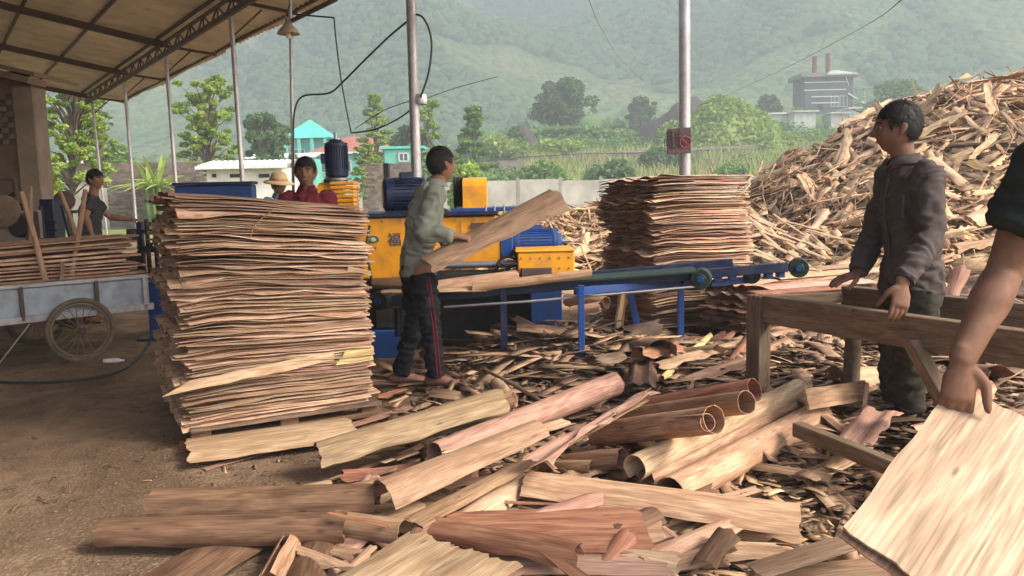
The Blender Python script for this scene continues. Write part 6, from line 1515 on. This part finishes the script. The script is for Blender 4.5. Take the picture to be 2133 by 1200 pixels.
# dark curled shard under
F('crumpled red and cream torn veneer under the pinkish roll', (712, 1000, .05), (935, 965, .09), flat(.15, n=12, wave=.022, k=3), 'red', name='torn_veneer', rag=.05, noise=.03)
# torn pale sheet
F('torn pale pink veneer with ragged edge across the rolls', (930, 945, .25), (1180, 880, .30), flat(.10, n=10, wave=.012), 'pale', name='torn_veneer', rag=.06, noise=.02)
F('bright torn pink veneer flake pointing up to the right', (1115, 955, .27), (1355, 815, .35), flat(.12, n=12, wave=.010, k=3), 'pink', name='torn_veneer', rag=.09, noise=.02, prof2=flat(.045, n=12))
# long arch + flat plank through the middle
F('long arched pale brown veneer with open left end in the centre', (800, 1050, .15), (1125, 912, .27), arc(.105, 185, 5, 18), 'pale', prof2=arc(.085, 175, 20, 18), rag=.006)
F('long straight veneer plank slanting under the torn pink flake', (860, 1090, .12), (1345, 832, .31), flat(.135, n=10, bow=.010), 'tan', name='flat_veneer', rag=.012, prof2=flat(.045, n=10))
# rolls pointing right
F('tan double roll with two nested spiral ends in the centre right', (1245, 905, .12), (1488, 874, .40), arc(.060, 100, 460, 22), 'tan', rag=.006)
F('inner coil inside the tan double roll', (1250, 900, .12), (1474, 880, .40), arc(.038, 60, 400, 18, grow=-.1), 'pink', rag=.004)
F('brown tube with round open end above the double roll', (1300, 870, .12), (1555, 838, .42), arc(.052, 100, 455, 20), 'tan', rag=.006)
F('dark reddish brown tube behind the other tubes', (1320, 855, .16), (1572, 812, .40), arc(.058, 100, 440, 20), 'red', rag=.006)
F('small tan tube whose dark mouth points right at the heap middle', (1180, 965, .05), (1296, 955, .13), arc(.050, 110, 450, 18, grow=-.05), 'tan')
F('thin tan tube just below the small tan tube', (1130, 972, .03), (1235, 974, .08), arc(.033, 110, 450, 16), 'tan')
# right pair
F('upper of the two long light rolls slanting up at the right', (1322, 975, .17), (1662, 812, .21), arc(.060, 240, -60, 18), 'cream', prof2=arc(.064, 210, -30, 18), rag=.008)
F('narrow light roll tucked between the two long rolls', (1345, 996, .11), (1672, 836, .15), arc(.045, 240, -70, 16), 'pale')
F('large light roll with dark open mouth, lowest of the right group', (1396, 1030, .09), (1706, 868, .12), arc(.078, 250, -65, 18), 'pale', prof2=arc(.085, 220, -20, 18), rag=.01)
F('thin veneer edge sticking out below the large light roll', (1430, 1048, .03), (1728, 880, .05), flat(.10, n=5), 'tan', name='veneer_strip')
# long curled board horizontally
F('long gently curved light board lying below the right rolls', (1102, 1012, .10), (1668, 1085, .09), arc(.17, 140, 42, 16, 0, -.11), 'pale', prof2=arc(.15, 140, 30, 16, 0, -.09), rag=.012)
F('second board edge under the long curved board', (1330, 1075, .04), (1668, 1116, .035), arc(.14, 120, 30, 10, 0, -.12), 'tan')
F('yellow green weathered sheet under the long board', (1395, 1098, .015), (1470, 1130, .012), flat(.12, n=6), 'yellowwood', name='flat_veneer')
# left rolls
F('brown half roll lying to the left, upper of two', (322, 1062, .10), (786, 1052, .12), arc(.088, 205, -25, 18), 'brown', rag=.02)
F('long brown roll lying to the left, lower and nearer of two', (216, 1112, .08), (722, 1100, .10), arc(.062, 215, -40, 18), 'brown', rag=.015, prof2=arc(.066, 215, -40, 18))
F('short tan roll continuing from the lower brown roll', (700, 1092, .08), (842, 1112, .09), arc(.055, 200, -30, 16), 'tan')
F('reddish torn strip lying on top of the brown rolls', (690, 1068, .19), (800, 1095, .14), flat(.035, n=5), 'red', name='torn_veneer', rag=.03)
# bottom row
F('flat reddish brown sheet at the bottom left', (345, 1225, .03), (490, 1130, .03), flat(.30, n=10, bow=.02), 'brown', name='flat_veneer', prof2=flat(.27, n=10, bow=.02))
F('small tube with dark mouth at the bottom edge', (560, 1215, .06), (608, 1125, .06), arc(.042, 120, 440, 16), 'tan')
F('brown sheet right of the small bottom tube', (632, 1215, .05), (668, 1122, .05), flat(.145, n=8, bow=.025), 'brown', name='flat_veneer')
F('small dark brown sheet between the bottom sheets', (735, 1170, .02), (850, 1120, .02), flat(.16, n=8), 'brown', name='flat_veneer')
# big folded pale sheet
F('large pale marbled sheet reaching in from the bottom edge with a ragged end', (640, 1352, .22), (962, 1143, .25), flat(.46, n=24, wave=.006, k=3, bow=.012), 'cream', name='flat_veneer', rag=.03, noise=.012)
F('brown underside sheet just below the large pale marbled sheet', (700, 1352, .12), (1005, 1165, .16), flat(.34, n=16, wave=.006, k=3), 'pale', name='flat_veneer', rag=.05, noise=.012)
# red-brown flats right of it
F('wide reddish brown sheet behind the torn red strip', (925, 1108, .11), (1345, 1100, .10), flat(.42, n=12, bow=.015, wave=.005), 'red', name='flat_veneer', rag=.015)
F('lower edge sheet of the reddish brown pair', (1010, 1158, .09), (1388, 1165, .08), flat(.26, n=10, bow=.01), 'pink', name='flat_veneer')
F('lighter sheet end peeping out right of the reddish brown sheet', (1180, 1112, .085), (1385, 1118, .08), flat(.32, n=8), 'pale', name='flat_veneer')
F('curled red torn bark strip across the bottom centre', (905, 1108, .15), (1205, 1158, .14), arc(.05, 200, -20, 10), 'red', name='torn_veneer', rag=.04, noise=.02)
F('twisted red splinter hanging at the end of the bark strip', (1130, 1140, .17), (1238, 1215, .10), flat(.07, n=6, wave=.012), 'red', name='torn_veneer', rag=.05, noise=.02)
F('thin ragged red edge along the top of the reddish brown sheet', (985, 1040, .10), (1345, 1062, .09), flat(.02, n=4, wave=.004), 'red', name='veneer_strip', rag=.02)
# bottom-right bits
F('brown curled scrap standing at the bottom edge right of centre', (1395, 1180, .05), (1500, 1150, .10), flat(.10, n=8, bow=.03), 'tan', name='wood_scrap', rag=.03)
F('fanned brown scrap beside the curled scrap', (1470, 1195, .06), (1520, 1125, .12), arc(.06, 200, 40, 10), 'brown', name='wood_scrap', rag=.03)
F('pale narrow scrap slanting right at the bottom', (1440, 1120, .03), (1560, 1180, .03), flat(.06, n=5), 'pale', name='wood_scrap')
F('pale long board at the bottom edge left of the held board', (1568, 1190, .14), (1800, 1120, .20), flat(.11, n=8, bow=.01), 'cream', name='flat_veneer', rag=.01)
F('light board lying under the held board', (1590, 1210, .10), (1860, 1180, .12), flat(.16, n=8), 'pale', name='flat_veneer')
F('thin reddish strip between the rolls and the held board', (1560, 1085, .03), (1790, 1005, .03), flat(.018, n=3), 'tan', name='veneer_strip')
# the board held by the person at the right edge
TL = W(1986, 853, 1.97); TR = TL + (W(2150, 876, 1.95) - TL) * 1.9; BL = W(1738, 1182, 1.60)
mid0 = TL.lerp(TR, .5); wdt = (TR - TL).length; dn = (BL - TL); upn = (TR - TL).cross(dn).normalized(); 
if upn.y > 0: upn = -upn
B2 = mid0 + dn * 1.0
o = veneer('veneer_board', 'large pale marbled board held upright by the hand at the right', mid0, B2, flat(wdt, n=18, wave=.004, k=2), 'board', cat='board', up=upn, th=.006, rag=.01, noise=.006)
o = veneer('veneer_board', 'second thin sheet just behind the pale held board', mid0 - upn * .012 + dn * .02, B2 - upn * .02 + dn * .02, flat(wdt, n=10, wave=.004, k=2), 'tan', cat='board', up=upn, th=.004, rag=.01)

rf = random.Random(77)
for k in range(64):
    px = rf.uniform(640, 1480); py = rf.uniform(985, 1195); an = rf.gauss(.42, .5) if k % 4 else rf.gauss(-.2, .4); L = rf.uniform(130, 330)
    if px < 900 and py < 1080 and k % 2: px += 300
    A = (px - L / 2 * math.cos(an), py + L / 2 * math.sin(an) * .55, rf.uniform(.01, .03)); B = (px + L / 2 * math.cos(an), py - L / 2 * math.sin(an) * .55, rf.uniform(.012, .07))
    w = rf.uniform(.07, .19); pf = arc(w / 2.6, 210 - rf.uniform(0, 60), -30 + rf.uniform(0, 70), 10, 0, w * .1) if rf.random() < .4 else flat(w, n=9, wave=rf.uniform(.002, .012), bow=rf.uniform(0, .02), k=3)
    F('loose veneer piece lying buried under the foreground rolls', A, B, pf, rf.choice(['pink', 'tan', 'pale', 'red', 'pink', 'brown', 'cream']), name='veneer_piece', group='veneer pieces under the foreground rolls', rag=.05, noise=.012, th=.002)
for k in range(44):
    px = rf.uniform(1230, 2110); py = rf.uniform(690, 940) if px > 1740 else rf.uniform(690, 775); an = rf.gauss(.25, .5); L = rf.uniform(70, 210) * (.6 + (py - 690) / 400)
    A = (px - L / 2 * math.cos(an), py + L / 2 * math.sin(an) * .5, rf.uniform(.10, .22)); B = (px + L / 2 * math.cos(an), py - L / 2 * math.sin(an) * .5, rf.uniform(.12, .26))
    w = rf.uniform(.08, .26); pf = arc(w / 2.6, 210 - rf.uniform(0, 60), -30 + rf.uniform(0, 70), 10, 0, w * .1) if rf.random() < .3 else flat(w, n=9, wave=rf.uniform(.004, .016), bow=rf.uniform(0, .03), k=3)
    F('torn veneer sheet lying in the litter behind and under the trestle', A, B, pf, rf.choice(['pink', 'tan', 'pale', 'red', 'timber', 'brown', 'cream', 'pale']), name='veneer_piece', group='torn sheets in the litter around the trestle', rag=.08, noise=.02, th=.002)
# debris in the middle distance: larger loose pieces as things of their own
pcs = [((1010, 770, .2), (1150, 850, .1), .025, 'timber', 'dark round stick lying across the litter by the olive roll'),
 ((1365, 765, .20), (1545, 715, .25), .16, 'cream', 'light curled sheet right of the second blue leg'),
 ((1380, 790, .16), (1480, 700, .20), .05, 'yellowwood', 'yellow strip twisted under the light curled sheet'),
 ((1240, 722, .10), (1330, 735, .10), .14, 'tan', 'brown roll end lying behind the first blue leg'),
 ((1280, 735, .14), (1410, 740, .12), .12, 'pale', 'pale roll lying between the two blue legs'),
 ((1320, 705, .10), (1540, 712, .10), .22, 'red', 'wide reddish sheet lying under the low stack'),
 ((1505, 790, .12), (1560, 705, .30), .10, 'red', 'reddish scrap leaning on the trestle post'),
 ((1600, 770, .12), (1745, 690, .2), .12, 'timber', 'grey brown plank leaning behind the trestle rail'),
 ((1610, 700, .2), (1700, 680, .2), .12, 'pink', 'pinkish sheet seen under the trestle rail'),
 ((1640, 790, .12), (1760, 765, .16), .14, 'yellowwood', 'yellowish curled sheet between trestle post and log leg'),
 ((1650, 752, .14), (1770, 735, .18), .16, 'cream', 'cream sheet behind the log leg'),
 ((1980, 785, .10), (2133, 790, .10), .12, 'pink', 'pink long roll on the ground behind the bare arm'),
 ((2010, 762, .10), (2150, 760, .10), .12, 'cream', 'cream sheet behind the pink roll at the right edge'),
 ((1990, 820, .06), (2140, 850, .06), .25, 'timber', 'dull wide sheet on the ground near the right edge'),
 ((1075, 665, .38), (1140, 700, .33), .07, 'pink', 'short pink offcut lying on the litter heap below the conveyor'),
 ((1250, 640, .35), (1190, 650, .3), .12, 'pale', 'pale roll end right of the blue base'),
 ((1180, 625, .32), (1262, 632, .32), .14, 'pale', 'pale roll behind the first blue leg'),
 ((790, 830, .03), (850, 810, .05), .10, 'red', 'red brown sheet under the worker shoes'),
 ((760, 850, .03), (960, 880, .03), .10, 'timber', 'dull brown strip between the pallet and the olive roll'),
 ((800, 862, .02), (905, 905, .02), .05, 'pink', 'narrow pink strip on the ground right of the pallet'),
 ((1530, 900, .03), (1680, 960, .03), .12, 'timber', 'grey sheet on the ground right of the large light roll'),
 ((1690, 1000, .03), (1860, 1070, .03), .10, 'tan', 'tan sheet on the ground below the stretcher'),
 ((1560, 1010, .02), (1800, 1040, .02), .08, 'timber', 'weathered strip on the ground by the held board'),
 ((1850, 940, .05), (1985, 960, .05), .06, 'pale', 'pale splinter near the boots of the leaning man'),
 ((1930, 900, .08), (2010, 860, .10), .10, 'tan', 'tan scrap in front of the boots of the leaning man'),
]
for (a, b, w, mt, lab) in pcs:
    k = random.random(); rr_ = 'roll' in lab and 'olive' not in lab and 'large light' not in lab
    if 'stick' in lab: A = G(*a); B = G(*b); mb = MB(); mb.tube([A, A.lerp(B, .5) + V((0, 0, .01)), B], [.012, .014, .011], 8); O('stick', mb, M[mt], None, lab, 'stick', smooth=2); continue
    F(lab, a, b, arc(w / 2.2, 220, -60, 12) if rr_ else flat(w, n=8, bow=random.uniform(.0, .03), wave=random.uniform(.002, .012)), mt, name='wood_scrap', cat='wood scrap', rag=.04, noise=.015)
# ------------------------------------------------------------------ litter and the big wood heap
def slats(C, X, Nn, L, Wd, T, bend):
    """arrays of bent slats: centre, long axis, normal, length, width, thickness, bend -> verts, quads, uvs"""
    n = len(C); X = X / np.linalg.norm(X, axis=1, keepdims=True); Y_ = np.cross(Nn, X); Y_ /= np.linalg.norm(Y_, axis=1, keepdims=True) + 1e-9; Z = np.cross(X, Y_)
    secs = [-.5, -.17, .17, .5]; vs = []; L_ = L[:, None]; W_ = Wd[:, None]; T_ = T[:, None]; B_ = bend[:, None]
    tap = np.where(rng.uniform(0, 1, (n, 1)) < .2, rng.uniform(.05, .4, (n, 1)), rng.uniform(.7, 1.15, (n, 1))); tap2 = rng.uniform(.7, 1.15, (n, 1))
    for k, s in enumerate(secs):
        w = W_ * (tap if k == 0 else (tap2 if k == 3 else 1)); c = C + X * s * L_ + Z * (B_ * (1 - 4 * s * s))
        for sy, sz in ((-.5, -.5), (.5, -.5), (.5, .5), (-.5, .5)): vs.append(c + Y_ * sy * w + Z * sz * T_)
    Vt = np.stack(vs, axis=1); nb = 16; q = []
    for k in range(3):
        for j in range(4): j2 = (j + 1) % 4; q.append((k * 4 + j, (k + 1) * 4 + j, (k + 1) * 4 + j2, k * 4 + j2))
    q.append((0, 1, 2, 3)); q.append((15, 14, 13, 12)); q = np.array(q)
    Q = (np.arange(n)[:, None, None] * nb + q[None]).reshape(-1, 4)
    off = rng.uniform(0, 40, n); ud = np.zeros((n, 14, 4, 2)); wd = {0: 0, 1: 1, 2: 1.05, 3: .05}
    for k in range(3):
        for j in range(4):
            j2 = (j + 1) % 4; y0 = [0, 1, 1.1, .1][j]; y1 = [0, 1, 1.1, .1][j2]
            for m_, (kk, yy) in enumerate(((k, y0), (k + 1, y0), (k + 1, y1), (k, y1))):
                ud[:, k * 4 + j, m_, 0] = off + L * secs[kk]; ud[:, k * 4 + j, m_, 1] = off * .31 + Wd * yy
    for f in (12, 13):
        for m_ in range(4): ud[:, f, m_, 0] = off; ud[:, f, m_, 1] = off + .01 * m_
    return Vt.reshape(-1, 3), Q, ud.reshape(-1, 2)
def randdirs(n, normals, flatness=.25):
    d = rng.normal(size=(n, 3)); d -= normals * (d * normals).sum(1, keepdims=True); d /= np.linalg.norm(d, axis=1, keepdims=True)
    nn = normals + rng.normal(0, flatness, (n, 3)); return d + rng.normal(0, flatness * .6, (n, 3)), nn / np.linalg.norm(nn, axis=1, keepdims=True)
# chips on the floor
def region(n, poly_fn, xr, yr):
    out = []
    while len(out) < n:
        x = rng.uniform(*xr, 4000); y = rng.uniform(*yr, 4000); k = rng.uniform(0, 1, 4000)
        for a, b, c in zip(x, y, k):
            if c < poly_fn(a, b): out.append((a, b))
            if len(out) >= n: break
    return np.array(out)
def dens(x, y):
    d = 0
    d += 1.0 * math.exp(-((x - .35) / .8) ** 2 - ((y - 6.2) / .7) ** 2)
    d += .9 * sstep(-.9, -.2, x) * sstep(3.6, 4.3, y) * (1 - sstep(6.4, 7.0, y)) * (1 - sstep(3.5, 4.5, x))
    d += .8 * sstep(1.0, 1.6, x) * sstep(2.6, 3.0, y) * (1 - sstep(5.5, 6.5, y)) * (1 - sstep(3.2, 4.2, x))
    d += .5 * sstep(.5, 1.5, x) * sstep(6.5, 7, y) * (1 - sstep(9, 12, y)) * (1 - sstep(8, 9, x))
    return min(d, 1)
def lay(xy, zoff, Lr, Wr, Tr, flat_, bend=.15):
    n = len(xy); z = np.array([heap(a, b) * .9 for a, b in xy]) + rng.uniform(*zoff, n); nr = np.tile([0, 0, 1.0], (n, 1)); d, nn = randdirs(n, nr, flat_)
    L = rng.uniform(*Lr, n) * rng.uniform(.4, 1, n); L = np.clip(L * rng.lognormal(-.15, .55, n), Lr[0], Lr[1] * 1.6); Wd = np.minimum(rng.uniform(*Wr, n), L * rng.uniform(.10, .45, n)); T = rng.uniform(*Tr, n)
    return slats(np.column_stack([xy, z]), d, nn, L, Wd, T, L * rng.normal(0, bend, n))
xy = region(18000, dens, (-1, 9), (2.6, 12)); v, q, u = lay(xy, (.0, .05), (.03, .24), (.006, .06), (.0012, .0025), .30, .02)
npmesh('wood_litter', v, q, u, M['chip'], kind='stuff', label='dense litter of bark and veneer chips under the conveyor and trestle', cat='litter')
xy = region(2600, dens, (-1, 9), (2.6, 12)); v, q, u = lay(xy, (.02, .08), (.15, .6), (.02, .13), (.0012, .003), .17, .03)
npmesh('wood_litter', v, q, u, M['chiplong'], kind='stuff', label='longer torn strips scattered over the chip litter', cat='litter')
fn = lambda x, y: .12 + .9 * math.exp(-((x + 1.5) / .9) ** 2 - ((y - 4.2) / .9) ** 2)
xy = region(1500, fn, (-6, 1.2), (2.3, 9)); v, q, u = lay(xy, (.004, .012), (.015, .07), (.004, .02), (.001, .003), .12)
npmesh('wood_litter', v, q, u, M['chip'], kind='stuff', label='sparse small chips on the bare brown floor', cat='litter')

fn = lambda x, y: sstep(-.7, 0, x) * sstep(2.4, 2.7, y) * (1 - sstep(4.0, 4.6, y)) * (1 - sstep(1.8, 2.6, x))
xy = region(1100, fn, (-.8, 2.6), (2.4, 4.6)); v, q, u = lay(xy, (.005, .05), (.05, .3), (.01, .07), (.001, .003), .16, .07)
npmesh('wood_litter', v, q, u, M['slatmass'], kind='stuff', label='torn shreds scattered between the foreground rolls', cat='litter')
# the heap
PB = [(10.5, 18.5, 4.6, 4.2, 3.6), (13.5, 17.0, 4, 4.5, 2.2), (6.4, 15.6, 2.6, 2.6, 1.5), (4.0, 17.5, 3.4, 2.6, .75), (8.2, 12.4, 3.0, 2.2, .9), (2.0, 19.5, 5, 2.2, .7), (13, 11, 4, 3, 1.2)]
SIL = ([-1.2, -.4, 1.5, 3, 4.6, 5.6, 6.9, 7.9, 9, 10, 24], [0, .75, .9, .95, 1.05, 1.75, 2.4, 2.9, 3.18, 3.25, 3.1])
def pz(x, y):
    h = float(np.interp(x, *SIL)) * sstep(11.2 - .25 * max(x - 5, 0), 15.8, y) ** .9 * (1 - sstep(16.5, 23, y))
    h += .8 * math.exp(-((x - 8.2) / 2.6) ** 2 - ((y - 10.6) / 1.8) ** 2) + .5 * math.exp(-((x - 5.2) / 1.2) ** 2 - ((y - 12) / 1.5) ** 2)
    return h + .22 * fbm(x * .8, y * .8, 3, 3) * min(h, 1) - .10
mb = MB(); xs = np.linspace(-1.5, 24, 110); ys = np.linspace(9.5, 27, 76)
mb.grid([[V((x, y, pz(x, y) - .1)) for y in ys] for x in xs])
M['heapbase'] = surf('heap_base', (.10, .06, .04), .95, dirt=(.25, .15, .09), dirtamt=.8, scale=6, bump=1, bdist=.03, bscale=14)  # dark base colour stands in for shade in the gaps between offcuts
O('wood_heap', mb, M['heapbase'], kind='stuff', label='core, coloured dark as shade, of the big heap of wood offcuts', cat='wood heap', smooth=True)
def pn(x, y):
    e = .15; n = np.array([-(pz(x + e, y) - pz(x - e, y)) / (2 * e), -(pz(x, y + e) - pz(x, y - e)) / (2 * e), 1.0]); return n / np.linalg.norm(n)
def pdens(x, y):
    h = pz(x, y); return 0 if h < .06 else min(1, .30 + h * .5)
def pile(n, Lr, Wr, Tr, zo, flat_, yr=(10, 20.5), xr=(-3, 17)):
    xy = region(n, pdens, xr, yr); z = np.array([pz(a, b) for a, b in xy]) + rng.uniform(*zo, n); nr = np.array([pn(a, b) for a, b in xy])
    d, nn = randdirs(n, nr, flat_); d = d + np.array([.5, 0, .12]) * rng.uniform(-1, 1, (n, 1))
    L = rng.uniform(*Lr, n) * rng.uniform(.5, 1, n); return np.column_stack([xy, z]), d, nn, L, np.minimum(rng.uniform(*Wr, n), L * .5), rng.uniform(*Tr, n), L * rng.normal(0, .035, n)
v, q, u = slats(*pile(10000, (.12, .6), (.02, .12), (.003, .010), (-.06, .12), .42)); npmesh('wood_heap', v, q, u, M['slatmass'], kind='stuff', label='mass of smaller split offcuts covering the heap', cat='wood heap')
v, q, u = slats(*pile(4200, (.4, 1.1), (.05, .20), (.003, .014), (-.02, .18), .30)); npmesh('wood_heap', v, q, u, M['slatmass'], kind='stuff', label='mass of longer split slats covering the heap', cat='wood heap')
v, q, u = slats(*pile(5000, (.5, 1.4), (.008, .03), (.003, .008), (-.02, .22), .5)); npmesh('wood_heap', v, q, u, M['slatmass'], kind='stuff', label='long thin strips tangled through the heap', cat='wood heap')
# individual larger offcuts lying on top
protos = []
for k in range(14):
    L = random.uniform(.5, 1.15); w = random.uniform(.08, .24); mb = MB()
    veneer_mb(mb, V((-L / 2, 0, 0)), V((L / 2, 0, 0)), flat(w, n=6, bow=random.uniform(-.02, .05), wave=random.uniform(0, .01)), prof2=flat(w * random.uniform(.4, 1), n=6), th=random.uniform(.005, .018), ns=8, rag=.10, noise=.03, seed=k * 5.1, uoff=k)
    protos.append(O('wood_offcut', mb, M['slat'], None, smooth=2, fix=True))
spots = pile(230, (1, 1), (.1, .2), (.01, .02), (.10, .28), .25, yr=(10.6, 18.5), xr=(1.5, 12.5))
for k in range(len(spots[0])):
    o = protos[k] if k < 14 else protos[k % 14].copy()
    if k >= 14: scene.collection.objects.link(o)
    x = V(spots[1][k]).normalized(); n_ = V(spots[2][k]); y = n_.cross(x).normalized(); z = x.cross(y)
    o.matrix_world = Matrix.Translation(V(spots[0][k])) @ Matrix((x, y, z)).transposed().to_4x4()
    props(o, 'rough split offcut lying loose on the big wood heap', 'wood offcut', 'offcuts on the big heap')
# a few individual things on the heap
for (a, b, w, mt, lab) in (((2022, 462, 7.8), (2100, 425, 8.0), .17, 'cream', 'wide cream block sticking out of the heap beside the black sleeve'), ((1985, 520, 7.6), (2080, 500, 7.8), .12, 'tan', 'brown split log lying on the heap just right of the leaning man'),
                     ((1640, 545, 11), (1720, 440, 12.0), .12, 'pale', 'thick pale root like piece bending down the heap front'), ((1940, 330, 12.5), (2010, 385, 12.0), .22, 'cream', 'wide pale slab high on the heap above the shoulder of the leaning man'),
                     ((1990, 225, 14.5), (2040, 270, 14.0), .12, 'cream', 'bright slat tilted near the heap top'), ((1985, 620, 6.6), (2000, 560, 6.6), .16, 'pink', 'upright split piece behind the leaning man hip')):
    veneer('wood_piece', lab, W(*a), W(*b), flat(w, n=8, bow=.04), mt, cat='wood piece', th=.04, rag=.05, noise=.03, up=V((.1, -.6, .8)))
# pale loose slats sliding down at the left foot of the heap
for k in range(26):
    px = random.uniform(1555, 1690); py = random.uniform(430, 535); Yk = 11.5 - (py - 430) * .02; an = random.uniform(-.9, -.2); L = random.uniform(40, 85)
    a = W(px, py, Yk); b = W(px + L * math.cos(an), py - L * math.sin(an), Yk - .5)
    veneer('wood_splinter', 'bright slat sliding down the left foot of the big heap', a, b, flat(random.uniform(.04, .09), n=4, bow=.01), 'cream', cat='wood slat', group='bright slats at the heap foot', th=.012, rag=.03, ns=6)

# ------------------------------------------------------------------ haze
mb = MB()
x0, x1, y0, y1, z0, z1 = -1400, 1500, -60, 1600, -3, 900
vs = [(x0, y0, z0), (x1, y0, z0), (x1, y1, z0), (x0, y1, z0), (x0, y0, z1), (x1, y0, z1), (x1, y1, z1), (x0, y1, z1)]
mb.add(vs, [(3, 2, 1, 0), (4, 5, 6, 7), (0, 1, 5, 4), (1, 2, 6, 5), (2, 3, 7, 6), (3, 0, 4, 7)])
m, N, L = newmat('haze_air'); pv = N.new('ShaderNodeVolumePrincipled'); pv.inputs['Color'].default_value = (.85, .93, 1.0, 1); pv.inputs['Density'].default_value = .0016; pv.inputs['Anisotropy'].default_value = 0.0
o_ = N.new('ShaderNodeOutputMaterial'); L.new(pv.outputs[0], o_.inputs['Volume'])
O('haze', mb, m, kind='stuff')
